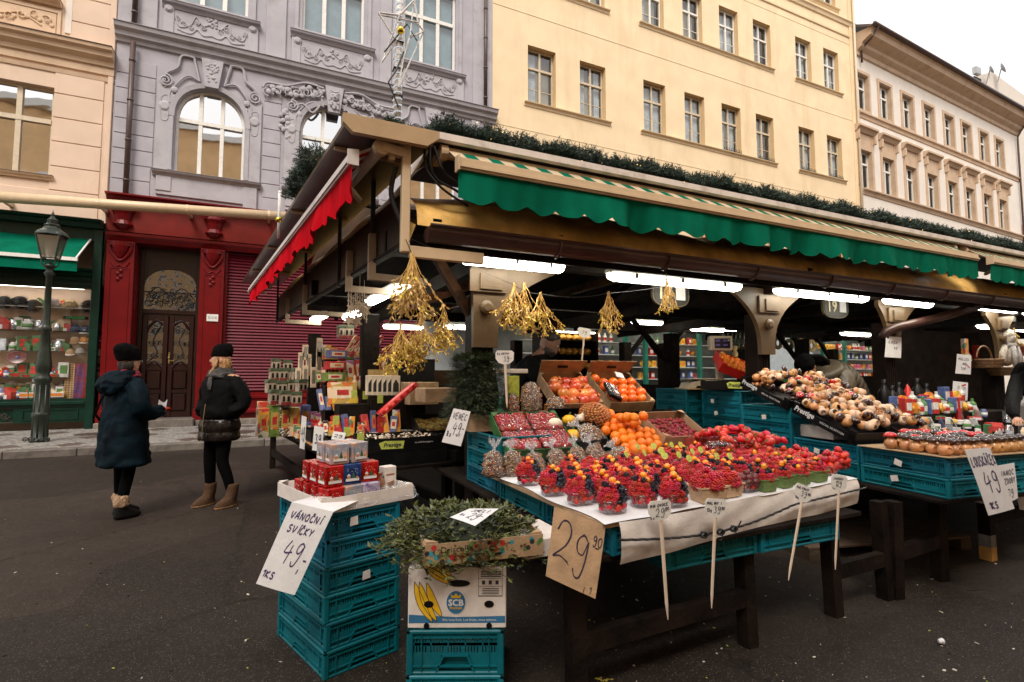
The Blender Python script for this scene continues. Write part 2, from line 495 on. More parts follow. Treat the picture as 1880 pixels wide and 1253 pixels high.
# ================================================================ GROUND
def asphalt():
 m,nt,b=nodes_of('asphalt');N=nt.nodes;L=nt.links
 tc=N.new('ShaderNodeTexCoord')
 def noise(s,d=6,r=.6):
  n=N.new('ShaderNodeTexNoise');n.inputs['Scale'].default_value=s;n.inputs['Detail'].default_value=d
  n.inputs['Roughness'].default_value=r;L.new(tc.outputs['Object'],n.inputs[0]);return n
 big=noise(.7,8,.65);fine=noise(160,3);mid=noise(9,6,.7)
 cr=N.new('ShaderNodeValToRGB');e=cr.color_ramp.elements
 e[0].position=.32;e[0].color=(.0160,.0110,.0085,1);e[1].position=.7;e[1].color=(.034,.025,.0195,1)
 L.new(big.outputs[0],cr.inputs[0])
 pv_=N.new('ShaderNodeTexVoronoi');pv_.inputs['Scale'].default_value=.33;pv_.distance='CHEBYCHEV';L.new(tc.outputs['Object'],pv_.inputs[0])
 ps_=N.new('ShaderNodeSeparateColor');L.new(pv_.outputs['Color'],ps_.inputs[0])
 pr_=N.new('ShaderNodeMapRange');pr_.inputs[3].default_value=.6;pr_.inputs[4].default_value=1.3;L.new(ps_.outputs[0],pr_.inputs[0])
 pm_=N.new('ShaderNodeVectorMath');pm_.operation='SCALE';L.new(cr.outputs[0],pm_.inputs[0]);L.new(pr_.outputs[0],pm_.inputs['Scale'])
 mx=N.new('ShaderNodeMix');mx.data_type='RGBA';mx.blend_type='OVERLAY';mx.inputs[0].default_value=.9
 L.new(pm_.outputs[0],mx.inputs[6]);L.new(fine.outputs['Fac'],mx.inputs[7])
 v=N.new('ShaderNodeTexVoronoi');v.inputs['Scale'].default_value=220;L.new(tc.outputs['Object'],v.inputs[0])
 sp=N.new('ShaderNodeSeparateColor');L.new(v.outputs['Color'],sp.inputs[0])
 r=N.new('ShaderNodeMapRange');r.inputs[1].default_value=.93;r.inputs[2].default_value=.97
 L.new(sp.outputs[0],r.inputs[0])
 m3=N.new('ShaderNodeMix');m3.data_type='RGBA';L.new(r.outputs[0],m3.inputs[0]);L.new(mx.outputs[2],m3.inputs[6])
 m3.inputs[7].default_value=(.10,.08,.065,1)
 # long fine cracks
 w=N.new('ShaderNodeTexVoronoi');w.feature='DISTANCE_TO_EDGE';w.inputs['Scale'].default_value=.45
 ad=N.new('ShaderNodeVectorMath');ad.operation='ADD';L.new(tc.outputs['Object'],ad.inputs[0])
 sc=N.new('ShaderNodeVectorMath');sc.operation='SCALE';sc.inputs['Scale'].default_value=.35
 L.new(mid.outputs['Color'],sc.inputs[0]);L.new(sc.outputs[0],ad.inputs[1]);L.new(ad.outputs[0],w.inputs[0])
 r4=N.new('ShaderNodeMapRange');r4.inputs[1].default_value=.002;r4.inputs[2].default_value=.008
 L.new(w.outputs[0],r4.inputs[0])
 m4=N.new('ShaderNodeMix');m4.data_type='RGBA';L.new(r4.outputs[0],m4.inputs[0]);m4.inputs[6].default_value=(.012,.009,.007,1)
 L.new(m3.outputs[2],m4.inputs[7]);L.new(m4.outputs[2],b.inputs['Base Color'])
 rr=N.new('ShaderNodeMapRange');rr.inputs[3].default_value=.5;rr.inputs[4].default_value=.8
 L.new(mid.outputs['Fac'],rr.inputs[0]);L.new(rr.outputs[0],b.inputs['Roughness'])
 b.inputs['Specular IOR Level'].default_value=.22
 bp=N.new('ShaderNodeBump');bp.inputs['Strength'].default_value=.7;bp.inputs['Distance'].default_value=.004
 L.new(fine.outputs['Fac'],bp.inputs['Height'])
 bp2=N.new('ShaderNodeBump');bp2.inputs['Strength'].default_value=.25;bp2.inputs['Distance'].default_value=.03
 L.new(mid.outputs['Fac'],bp2.inputs['Height']);L.new(bp.outputs[0],bp2.inputs['Normal']);L.new(bp2.outputs[0],b.inputs['Normal'])
 K.asphalt=m
 return m
asphalt()
def cobbles():
 """small mosaic setts, pale with rows of dark lozenges"""
 m,nt,b=nodes_of('mosaic');N=nt.nodes;L=nt.links
 tc=N.new('ShaderNodeTexCoord')
 v=N.new('ShaderNodeTexVoronoi');v.inputs['Scale'].default_value=15;v.inputs['Randomness'].default_value=.45
 v2=N.new('ShaderNodeTexVoronoi');v2.feature='DISTANCE_TO_EDGE';v2.inputs['Scale'].default_value=15;v2.inputs['Randomness'].default_value=.45
 L.new(tc.outputs['Object'],v.inputs[0]);L.new(tc.outputs['Object'],v2.inputs[0])
 sp=N.new('ShaderNodeSeparateXYZ');L.new(v.outputs['Position'],sp.inputs[0])
 def mth(op,a,bb=None):
  n=N.new('ShaderNodeMath');n.operation=op
  for i,x in enumerate((a,bb)):
   if x is None:continue
   if isinstance(x,(int,float)):n.inputs[i].default_value=x
   else:L.new(x,n.inputs[i])
  return n.outputs[0]
 # Position is in scaled space; lozenge pattern of 0.8 m
 def tri(o,per):
  f=mth('FRACT',mth('DIVIDE',o,per));return mth('ABSOLUTE',mth('SUBTRACT',f,.5))
 sep2=N.new('ShaderNodeSeparateXYZ')
 L.new(tc.outputs['Object'],sep2.inputs[0])
 s=mth('ADD',tri(sep2.outputs[0],.95),tri(sep2.outputs[1],1.3))
 loz=mth('LESS_THAN',s,.27)
 sc=N.new('ShaderNodeSeparateColor');L.new(v.outputs['Color'],sc.inputs[0])
 cr=N.new('ShaderNodeValToRGB');e=cr.color_ramp.elements
 e[0].color=(.20,.185,.165,1);e[1].color=(.36,.34,.315,1);L.new(sc.outputs[0],cr.inputs[0])
 cr2=N.new('ShaderNodeValToRGB');e=cr2.color_ramp.elements
 e[0].color=(.07,.05,.04,1);e[1].color=(.14,.10,.08,1);L.new(sc.outputs[1],cr2.inputs[0])
 mx=N.new('ShaderNodeMix');mx.data_type='RGBA';L.new(loz,mx.inputs[0]);L.new(cr.outputs[0],mx.inputs[6]);L.new(cr2.outputs[0],mx.inputs[7])
 r=N.new('ShaderNodeMapRange');r.inputs[2].default_value=.09;L.new(v2.outputs[0],r.inputs[0])
 m2=N.new('ShaderNodeMix');m2.data_type='RGBA';L.new(r.outputs[0],m2.inputs[0]);m2.inputs[6].default_value=(.05,.04,.034,1)
 L.new(mx.outputs[2],m2.inputs[7]);L.new(m2.outputs[2],b.inputs['Base Color'])
 b.inputs['Roughness'].default_value=.6
 bp=N.new('ShaderNodeBump');bp.inputs['Strength'].default_value=.6;bp.inputs['Distance'].default_value=.01
 L.new(r.outputs[0],bp.inputs['Height']);L.new(bp.outputs[0],b.inputs['Normal'])
 K.mosaic=m
cobbles()
M('kerbstone',(.16,.135,.115),.7,.2,9,.3,60,rand=.2,dirt=(.08,.065,.055),dscale=5)
g=MB();g.grid(lambda u,v:(-300+700*u,-300+700*v,0),14,14);g.build('ground',K.asphalt,kind='structure')
KY=11.62
pv=MB();pv.box(-30,70,KY+.3,15.95,-.05,.125)
pavement=pv.build('pavement',K.mosaic,kind='structure')
ks=MB();ks.bbox(0,.985,0,.3,-.1,.13,.012);kme=ks.mesh('kerb_stone',K.kerbstone)
kerb=put('kerb',None,kind='structure')
for i in range(34):
 put('kerb_stone',kme,kerb,(-9+i*.995,KY+rng.uniform(-.006,.006),rng.uniform(-.004,.004)))
st=MB();st.bbox(-4.2,-3.85,15.3,15.9,.1,.3,.01)
# the row of stone blocks along the foot of the houses
pl=MB();pl.bbox(0,1.18,0,.12,0,.2,.01);pme=pl.mesh('plinth_block',K.kerbstone)
# manhole covers in the pavement and small litter on the asphalt
M('iron',(.07,.045,.035),.6,.3,30,.5,60)
for(u,v)in((440,794),(170,797)):
 p=PZ(u,v,.128)
 mc=MB();mc.lathe([(.32,0),(.32,.006),(.28,.006),(.28,.003),(.0,.003)],20)
 tag(mc.build('manhole_cover',K.iron,None,loc=(p.x,p.y,.125)),'round brown iron cover in the pavement '+('in front of the red shutter' if u>300 else 'beside the green shop base'),'manhole cover','iron covers in the pavement')
M('litter_pale',(.55,.5,.42),.7,.2,20);M('litter_green',(.30,.36,.06),.7,.2,20);M('litter_dark',(.02,.014,.01),.7,.2,20)
lit=MB()
for i in range(430):
 u,v=rng.uniform(700,1880),rng.uniform(960,1253)
 if i>340:u,v=rng.uniform(0,520),rng.uniform(880,1250)
 p=PZ(u,v,.0);s_=.0015+.006*rng.random()**2.5;a=rng.uniform(0,6)
 lit.k=rng.choice((0,0,1,2,2,2))
 lit.at(p.x,p.y,.0025,rng.uniform(-.3,.3),rng.uniform(-.3,.3),a).box(-s_*rng.uniform(.8,2.4),s_,-s_,s_*.6,-.001,.0015)
lit.build('litter',[K.litter_pale,K.litter_green,K.litter_dark],kind='stuff')
cw=MB();p=PZ(1728,1176,.02)
for i in range(9):cw.ball((rng.uniform(-.012,.012),rng.uniform(-.01,.01),rng.uniform(.008,.02)),.011,6,4)
tag(cw.build('crumpled_paper',K.paper,None,True,(p.x,p.y,0)),'small white crumpled paper lying on the asphalt','paper')
for(u,v,lb,f)in((1240,1135,'single brown nut lying on the asphalt under the berry table','nut'),):
 p=PZ(u,v,.01);bb=MB();bb.ball((0,0,.011),.011,8,6)
 tag(bb.build('fallen_nut',M('nutshell',(.20,.08,.035),.5,.3,50),None,True,(p.x,p.y,0)),lb,f)
p=PZ(1105,1245,.02);tw=MB()
for i in range(7):
 a=rng.uniform(0,6.28);L_=rng.uniform(.015,.05)
 tw.tube([(0,0,.003),(cos(a)*L_*.5,sin(a)*L_*.5,.012),(cos(a)*L_,sin(a)*L_,.006)],.0016,4)
 tw.ball((cos(a)*L_,sin(a)*L_,.007),.006,6,4,sc=(1.6,.8,.5))
tag(tw.build('fallen_sprig',M('yellow_leaf',(.45,.36,.05),.5,.2,30),None,True,(p.x,p.y,0)),'yellow-green mistletoe sprig dropped on the asphalt','sprig')
p=PZ(1790,1082,.01);sp_=MB();sp_.tube([(-.06,.02,.005),(0,0,.008),(.07,-.015,.005)],[.002,.003,.0015],5)
tag(sp_.build('twig',K.litter_dark,None,False,(p.x,p.y,0)),'thin dark twig lying on the open asphalt','twig')
# ================================================================ HOUSES
YF=15.9
M('lilac',(.405,.39,.435),.8,.06,2.5,.15,70,dirt=(.32,.295,.33),dscale=1.6,dst=(1,1,.3))
M('lilac_trim',(.42,.405,.44),.8,.05,2.5,.1,70,dirt=(.30,.275,.30),dscale=2)
M('lilac_ledge',(.24,.22,.235),.7,.15,5,.15,50)
M('beige',(.70,.53,.41),.8,.04,2.0,.12,70,dirt=(.60,.45,.34),dscale=1.8,dst=(1,1,.3))
M('beige_trim',(.66,.48,.33),.8,.05,2.0,.12,70,dirt=(.48,.31,.2),dscale=2.5)
M('ledge_brown',(.16,.10,.07),.6,.2,8,.2,50)
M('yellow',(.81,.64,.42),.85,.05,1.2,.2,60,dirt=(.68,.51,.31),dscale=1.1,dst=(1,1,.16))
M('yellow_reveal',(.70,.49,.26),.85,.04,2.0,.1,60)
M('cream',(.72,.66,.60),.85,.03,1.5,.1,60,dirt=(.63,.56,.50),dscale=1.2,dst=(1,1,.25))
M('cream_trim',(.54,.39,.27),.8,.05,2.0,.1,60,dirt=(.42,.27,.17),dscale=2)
M('window_tan',(.60,.50,.37),.5,.08,12,.05,60)
M('orange_wall',(.82,.52,.26),.85,.08,1.0,.1,60)
M('roof_tile',(.33,.07,.035),.7,.3,12,.3,40,rand=.15)
M('pipe_brown',(.085,.055,.05),.45,.2,10,.05,60)
M('red_paint',(.145,.002,.004),.35,.12,3,.06,60,dirt=(.13,.002,.003),dscale=4,spec=.3)
M('fascia_red',(.17,.008,.004),.45,.15,4,.15,60,spec=.3)
M('crimson',(.125,.002,.014),.4,.12,5,.05,60,spec=.25)
M('door_brown',(.018,.003,.003),.3,.3,8,.15,60,stretch=(1,1,.3))
M('green_paint',(.002,.026,.016),.35,.2,5,.05,60,spec=.3)
M('curtain',(.72,.71,.72),.9,.1,9,0)
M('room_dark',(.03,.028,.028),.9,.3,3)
M('blind_blue',(.33,.42,.46),.8,.1,4)  # blue-grey sheet colour standing in for the sky reflected in upper panes
M('brass',(.55,.42,.2),.3,.1,20,metal=.9)
glass_mat('window_glass',.80,(.75,.8,.8),.015,.10,1.0)
glass_mat('window_glass_soft',.16,(.72,.78,.80),.02,.2,1.2)
glass_mat('shop_glass',.06,(.97,.98,.98),.01)
glass_mat('door_glass',.30,(.6,.6,.6),.02,.3,3)
def wall_cut(mb,x0,x1,z0,z1,y,ops,depth=.28,kw=0,kr=None):
 """wall sheet facing -Y with rectangular or arched openings (xa, xb, za, zb[, rise]) and reveals behind them"""
 kr=kw if kr is None else kr
 xs=sorted({x0,x1,*[o[0]for o in ops],*[o[1]for o in ops]})
 zs=sorted({z0,z1,*[o[2]for o in ops],*[o[3]for o in ops]})
 xs=[x for x in xs if x0-1e-6<=x<=x1+1e-6];zs=[z for z in zs if z0-1e-6<=z<=z1+1e-6]
 for i in range(len(xs)-1):
  for j in range(len(zs)-1):
   cx,cz=(xs[i]+xs[i+1])/2,(zs[j]+zs[j+1])/2
   if any(o[0]<cx<o[1]and o[2]<cz<o[3]for o in ops):continue
   mb.quad((xs[i],y,zs[j]),(xs[i+1],y,zs[j]),(xs[i+1],y,zs[j+1]),(xs[i],y,zs[j+1]),kw)
 for o in ops:
  a,b,c,d=o[:4];rise=o[4]if len(o)>4 else 0
  mb.quad((a,y,c),(a,y+depth,c),(a,y+depth,d-rise),(a,y,d-rise),kr)
  mb.quad((b,y,c),(b,y,d-rise),(b,y+depth,d-rise),(b,y+depth,c),kr)
  mb.quad((a,y,c),(b,y,c),(b,y+depth,c),(a,y+depth,c),kr)
  if not rise:
   mb.quad((a,y,d),(a,y+depth,d),(b,y+depth,d),(b,y,d),kr)
  else:
   P=arch_pts(a,b,d-rise,rise,20)
   for(p,q)in zip(P,P[1:]):
    mb.quad((p[0],y,p[1]),(q[0],y,q[1]),(q[0],y,d),(p[0],y,d),kw)
    mb.quad((p[0],y,p[1]),(p[0],y+depth,p[1]),(q[0],y+depth,q[1]),(q[0],y,q[1]),kr)
def arch_pts(a,b,z,rise,n=20):
 c=(a+b)/2;r=(b-a)/2
 return[(c-r*cos(math.pi*i/n),z+rise*sin(math.pi*i/n)**.85)for i in range(n+1)]
def band(mb,prof,x0,x1,y,z,k=None):
 """moulding: prof list of (out, up) running along the wall"""
 pts=[(y-o,z+u)for o,u in prof]
 mb.prism(pts,x0,x1,'x',k)
def rect_frame(mb,a,b,c,d,y0,y1,w,k=None):
 mb.box(a,a+w,y0,y1,c,d,k);mb.box(b-w,b,y0,y1,c,d,k)
 mb.box(a+w,b-w,y0,y1,c,c+w,k);mb.box(a+w,b-w,y0,y1,d-w,d,k)
_pane_cache={}
def window(parent,a,b,c,d,y,mull=(.5,),trans=(.66,),frame=.05,fm='frame_white',gm='window_glass',back=None,dep=.07,rise=0,glaz=0):
 """one window: frame with mullions, a pane object in each light, curtains behind"""
 w=put('window',None,parent,(a,y,c))
 W,H=b-a,d-c
 f=MB()
 if rise:
  P=[(0,0)]+[(p[0]-a,p[1]-c)for p in arch_pts(a,b,d-rise,rise,20)]+[(W,0)]
  Q=[]
  cx=W/2
  for(px_,pz_)in arch_pts(a+frame,b-frame,d-rise,rise-frame,20):Q.append((px_-a,pz_-c))
  P2=[(p[0]-a,p[1]-c)for p in arch_pts(a,b,d-rise,rise,20)]
  for i in range(20):
   f.add([(P2[i][0],0,P2[i][1]),(P2[i+1][0],0,P2[i+1][1]),(Q[i+1][0],0,Q[i+1][1]),(Q[i][0],0,Q[i][1]),
     (P2[i][0],dep,P2[i][1]),(P2[i+1][0],dep,P2[i+1][1]),(Q[i+1][0],dep,Q[i+1][1]),(Q[i][0],dep,Q[i][1])],
     [(0,1,2,3),(3,2,6,7),(0,4,5,1)])
  f.box(0,frame,0,dep,0,H-rise);f.box(W-frame,W,0,dep,0,H-rise);f.box(frame,W-frame,0,dep,0,frame)
 else:
  rect_frame(f,0,W,0,H,0,dep,frame)
 xs=[frame]+[W*m for m in mull]+[W-frame]
 zs=[frame]+[H*t for t in trans]+[H-frame]
 def top_at(x):
  if not rise:return H-frame*.5
  t=max(-1,min(1,(x-W/2)/(W/2-frame*.5)))
  return H-rise+(rise-frame*.3)*max(0,1-t*t)**(.425)
 for m in mull:
  f.box(W*m-frame*.75,W*m+frame*.75,-.012,dep,frame,min(top_at(W*m),H-frame*.2))
 for t in trans:
  f.box(frame,W-frame,-.022,dep+.01,H*t-frame*.8,H*t+frame*.8)
 if glaz:
  for i in range(len(xs)-1):
   mx_=xs[i];
   f.box(xs[i]+.02,xs[i+1]-.02,.02,.04,H*trans[0]*.45-.012,H*trans[0]*.45+.012)
 fr=f.build('frame',MATS[fm],w)
 for i in range(len(xs)-1):
  for j in range(len(zs)-1):
   pm=MB();x0,x1,z0,z1=xs[i],xs[i+1],zs[j],zs[j+1]
   if rise and j==len(zs)-2:
    n=6;pts=[(x0+(x1-x0)*q/n,min(z1,top_at(x0+(x1-x0)*q/n)-.01))for q in range(n+1)]
    pts=[p for p in pts if p[1]>z0]
    if len(pts)<2:continue
    poly=[(pts[0][0],z0)]+pts+[(pts[-1][0],z0)]
    pm.add([(p[0],.045,p[1])for p in poly],[tuple(range(len(poly)))[::-1]])
    pane=pm.build('pane',MATS[gm],w,loc=(0,0,0))
   else:
    key=(round(x1-x0,3),round(z1-z0,3),gm)
    if key not in _pane_cache:
     pm.quad((0,0,0),(x1-x0,0,0),(x1-x0,0,z1-z0),(0,0,z1-z0));_pane_cache[key]=pm.mesh('pane',MATS[gm])
    pane=put('pane',_pane_cache[key],w,(x0,.045,z0),rot=(rng.uniform(-.006,.006),0,rng.uniform(-.008,.008)))
 # behind the panes
 if back:
  cm=MB()
  if back=='blind':
   cm.box(frame,W-frame,.14,.16,H*.0,H*rng.uniform(.8,.99));cm.build('blind',K.blind_blue,w)
  else:
   side=back
   def cur(x0,x1):
    n=max(6,int((x1-x0)/.04))
    for q in range(n):
     xa,xb=x0+(x1-x0)*q/n,x0+(x1-x0)*(q+1)/n
     cm.quad((xa,.15+.025*(q%2),0),(xb,.15+.025*((q+1)%2),0),(xb,.15+.025*((q+1)%2),H-rise*.5),(xa,.15+.025*(q%2),H-rise*.5))
   if 'l' in side:cur(frame*.5,W*rng.uniform(.3,.46))
   if 'r' in side:cur(W*rng.uniform(.7,.8),W-frame*.5)
   if 'f' in side:cur(frame*.5,W-frame*.5)
   if cm.v:cm.build('curtain',K.curtain,w)
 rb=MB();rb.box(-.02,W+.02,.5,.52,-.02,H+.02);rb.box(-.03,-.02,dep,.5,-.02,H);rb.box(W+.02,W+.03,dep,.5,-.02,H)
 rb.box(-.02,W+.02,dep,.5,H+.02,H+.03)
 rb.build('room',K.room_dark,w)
 return w
def sill(parent,x0,x1,y,z,out=.14,h=.1,m='beige_trim',cap='ledge_brown',name='sill'):
 s_=MB()
 band(s_,[(0,-h),(out*.45,-h),(out*.6,-h*.55),(out*.85,-h*.4),(out,-h*.1),(out,0),(0,0)],x0,x1,y,z,0)
 s_.box(x0-.01,x1+.01,y-out-.01,y,z+.001,z+.016,1)
 return s_.build(name,[MATS[m],MATS[cap]],parent)
def scroll(mb,cx,cz,y,r0,turns=1.6,a0=0,dirn=1,th=.02,k=None,grow=0.0):
 pts=[]
 n=int(18*turns)
 for i in range(n+1):
  t=i/n;a=a0+dirn*t*turns*2*math.pi;r=r0*(1-t*.85)+grow*t
  pts.append((cx+r*cos(a),y-.01-.03*t,cz+r*sin(a)))
 mb.tube(pts,[th*(1-.4*i/n)for i in range(n+1)],5,k)
def vine(mb,pts,y,th,k=None):
 P=[Vector((p[0],0,p[1]))for p in pts];sm=[]
 for i in range(len(P)-1):
  p0,p1,p2,p3=P[max(i-1,0)],P[i],P[i+1],P[min(i+2,len(P)-1)]
  for q in range(5):
   t=q/5;sm.append(0.5*((2*p1)+(-p0+p2)*t+(2*p0-5*p1+4*p2-p3)*t*t+(-p0+3*p1-3*p2+p3)*t**3))
 sm.append(P[-1])
 mb.tube([(p.x,y,p.z)for p in sm],th,5,k)
def lump(mb,x,y,z,r,k=None,fl=.5):mb.ball((x,y,z),r,7,5,k,(1,fl,1))
# ---------------------------------------------------------------- beige house (far left)
hb=put('beige_house',None,None,(0,0,0));tag(hb,'beige stuccoed house with a brown framed window above the green souvenir shop','house')
w=MB();BX0,BX1=-14.0,-3.81
ops=[(-6.35+.0,-4.98,6.22,8.46),(-9.2,-7.7,6.22,8.46),(-6.6,-5.05,10.62,13.2)]
wall_cut(w,BX0,BX1,5.2,14.5,YF,ops,.3)
w.box(BX0,-3.83,YF+.55,YF+8,.1,14.5)
w.build('wall',K.beige,hb)
# smooth stucco courses between deep joints
def courses(parent,x0,x1,zs,y,ops,m,out=.022,gap=.022,name='stucco_course'):
 for za,zb in zip(zs,zs[1:]):
  segs=[(x0,x1)]
  for o in ops:
   if o[2]<zb-.02 and o[3]>za+.02:
    ns=[]
    for a,b in segs:
     if o[0]<=a and o[1]>=b:continue
     if o[1]<=a or o[0]>=b:ns.append((a,b));continue
     if o[0]>a:ns.append((a,o[0]))
     if o[1]<b:ns.append((o[1],b))
    segs=ns
  for a,b in segs:
   if b-a<.06:continue
   c=MB();c.bbox(a,b,y-out,y+.01,za+gap/2,zb-gap/2,.009);c.build(name,MATS[m],parent)
courses(hb,-10,-4.0,[5.26,5.90,6.50,7.12,7.72,8.33,8.93],YF,[(-6.35,-4.98,6.1,8.50),(-9.3,-7.6,6.1,8.5)],'beige')
courses(hb,-4.75,-3.95,[9.72,10.25,10.9,11.5,12.1,12.7],YF,[],'beige')
c=MB();c.bbox(-3.93,-3.82,YF-.05,YF,5.2,9.0,.01);c.bbox(-3.95,-3.82,YF-.05,YF,9.6,14.4,.01);c.build('corner_strip',K.beige,hb)
c=MB()
band(c,[(0,-.62),(.05,-.60),(.05,-.42),(.10,-.40),(.12,-.30),(.24,-.22),(.26,-.12),(.34,-.08),(.36,0),(0,.06)],BX0,BX1,YF,9.62,0)
c.box(BX0,BX1+.005,YF-.38,YF,9.625,9.64,1)
c.build('cornice',[K.beige_trim,K.ledge_brown],hb)
c=MB();band(c,[(0,-.1),(.03,-.08),(.05,0),(0,0)],BX0,BX1,YF,8.93);c.build('moulding',K.beige_trim,hb)
c=MB();rect_frame(c,-7.5,-4.93,9.72,10.42,YF-.035,YF,.07)
c.bbox(-7.42,-5.02,YF-.02,YF,9.8,10.34,.01)
for i in range(9):
 t=i/8;x=-7.1+1.9*t
 scroll(c,x,10.08+.1*sin(t*9),YF-.03,.10,1.3,i*1.1,1 if i%2 else-1,.016)
 lump(c,x+.1,YF-.03,10.02+.08*cos(t*8),.05)
vine(c,[(-7.2,10.2),(-6.8,9.95),(-6.4,10.2),(-6.1,10.05),(-5.7,10.15),(-5.3,9.95)],YF-.03,.018)
c.build('relief_panel',K.beige_trim,hb)
sill(hb,-7.4,-4.93,YF,10.62,.2,.12)
sill(hb,-6.6,-4.90,YF,6.22,.12,.1)
for(a,b)in((-6.35,-4.98),(-9.2,-7.7)):
 window(hb,a,b,6.22,8.46,YF+.14,(.5,),(.63,),.07,'window_tan','window_glass',None)
window(hb,-6.6,-5.05,10.62,13.2,YF+.14,(.5,),(.66,),.07,'frame_white','window_glass_soft','f')
pb=MB();pb.bbox(-4.85,-4.72,YF-.03,YF,9.9,10.9,.005);pb.build('plaster_patch',K.cream,hb)
# ---------------------------------------------------------------- lilac house
hl=put('lilac_house',None);tag(hl,'lilac stucco house with arched windows, reliefs and a crimson ground floor','house')
LX0,LX1=-3.80,6.64
AW=[(-2.46,-.82,6.80,9.18,.92),(.62,2.42,6.80,9.42,.95),(3.72,5.36,6.80,9.18,.92)]
UW=[(-2.56,-.84,11.42,14.2),(.58,2.36,11.5,14.2),(3.58,5.34,11.42,14.2)]
w=MB();wall_cut(w,LX0,LX1,5.95,15.2,YF,AW+UW,.26)
w.box(LX0+.01,LX1-.01,YF+.55,YF+8,.1,15.2)
w.build('wall',K.lilac,hl)
no=[(-2.92,-.36,6.55,9.9),(.1,2.95,6.55,9.9),(3.25,5.83,6.55,9.9),(-2.95,-.33,5.9,6.8),(.1,2.95,5.9,6.8),(3.2,5.83,5.9,6.8)]
courses(hl,LX0+.03,LX1-.02,[6.0+.398*i for i in range(10)],YF,no,'lilac',.02,.02)
# string course between mezzanine and first floor
c=MB()
band(c,[(0,-.40),(.06,-.38),(.08,-.30),(.16,-.26),(.18,-.16),(.27,-.10),(.30,0),(0,.05)],LX0-.02,LX1+.14,YF,10.38,0)
c.box(LX0-.03,LX1+.15,YF-.32,YF,10.384,10.40,1)
c.build('cornice',[K.lilac_trim,K.lilac_ledge],hl)
for a,b,za,zb in((LX0,-2.95,10.4,15),(-.36,.16,10.4,15),(2.85,3.2,10.4,15),(5.95,LX1,10.4,15),(5.9,6.2,6.0,9.97)):
 c=MB();c.bbox(a,b,YF-.055,YF,za,zb,.01);c.build('pilaster',K.lilac_trim,hl)
for i,(a,b,z0,z1,rise)in enumerate(AW):
 cx=(a+b)/2
 c=MB()
 c.bbox(a-.42,a-.06,YF-.055,YF,z0-.05,9.05,.012);c.bbox(b+.06,b+.42,YF-.055,YF,z0-.05,9.05,.012)
 # arch moulding
 P=arch_pts(a-.02,b+.02,z1-rise,rise+.02,20);Q=arch_pts(a-.14,b+.14,z1-rise,rise+.14,20)
 for j in range(20):
  p,q,r_,s_=P[j],P[j+1],Q[j+1],Q[j]
  c.add([(p[0],YF-.07,p[1]),(q[0],YF-.07,q[1]),(r_[0],YF-.09,r_[1]),(s_[0],YF-.09,s_[1]),(p[0],YF,p[1]),(q[0],YF,q[1]),(r_[0],YF,r_[1]),(s_[0],YF,s_[1])],
    [(0,1,2,3),(0,4,5,1),(3,2,6,7)])
 c.bbox(a-.13,a-.03,YF-.075,YF,z0,z1-rise,.01);c.bbox(b+.03,b+.13,YF-.075,YF,z0,z1-rise,.01)
 # hood that rises in curves to the cornice, volutes at its feet
 for sg in(-1,1):
  e=a-.24 if sg<0 else b+.24
  vine(c,[(e,9.0),(e+sg*.02,9.25),(e-sg*.02,9.42),(e-sg*.25,9.62),(e-sg*.33,9.95),(e-sg*.6,9.97),(cx+sg*.42,9.86),(cx+sg*.3,9.35)],YF-.05,.035)
  vine(c,[(e-sg*.1,8.6),(e-sg*.1,8.9),(e-sg*.3,9.25),(cx+sg*.55,9.45),(cx+sg*.28,9.35)],YF-.05,.028)
  scroll(c,e,9.18,YF-.06,.17,1.9,R(90),sg,.03)
  lump(c,e-sg*.2,YF-.06,8.98,.09);lump(c,e-sg*.22,YF-.05,8.8,.06)
  c.at(e,YF-.055,8.5,R(90)).lathe([(.0,.03),(.09,.03),(.12,.015),(.14,0)],12);c.at()
  vine(c,[(e-.08,8.72),(e,8.8),(e+.08,8.72),(e+.08,8.2),(e,8.1),(e-.08,8.2),(e-.08,8.72)],YF-.055,.014)
 c.build('window_surround',K.lilac_trim,hl)
 k=MB();k.prism([(cx-.16,9.20),(cx+.16,9.20),(cx+.26,9.98),(cx-.26,9.98)],YF-.16,YF)
 for q in range(26 if i!=1 else 6):
  lump(k,cx+rng.uniform(-.15,.15),YF-.165,9.32+rng.uniform(0,.55),rng.uniform(.025,.05),None,.45)
 if i==1:
  lump(k,cx,YF-.17,9.66,.14,None,.6);lump(k,cx,YF-.25,9.64,.035);lump(k,cx-.055,YF-.24,9.70,.028);lump(k,cx+.055,YF-.24,9.70,.028)
  for q in range(14):lump(k,cx+rng.uniform(-.1,.1),YF-.2,9.42+rng.uniform(-.12,.1),.045)
  vine(k,[(cx-.12,9.83),(cx,9.78),(cx+.12,9.83)],YF-.22,.02)
 k.build('keystone',K.lilac_trim,hl)
 s_=MB()
 band(s_,[(0,-.12),(.05,-.12),(.08,-.06),(.15,-.04),(.17,0),(0,.03)],a-.45,b+.45,YF,6.74,0)
 s_.box(a-.46,b+.46,YF-.18,YF,6.742,6.755,1)
 s_.bbox(a-.36,b+.36,YF-.05,YF,6.12,6.62,.01);s_.bbox(a-.36,a-.02,YF-.075,YF,6.22,6.61,.01);s_.bbox(b+.02,b+.36,YF-.075,YF,6.02,6.61,.01)
 s_.build('sill',[K.lilac_trim,K.lilac_ledge],hl)
 window(hl,a,b,z0,z1,YF+.14,(.345,.66),(.62,),.062,'frame_white','window_glass',None,rise=rise)
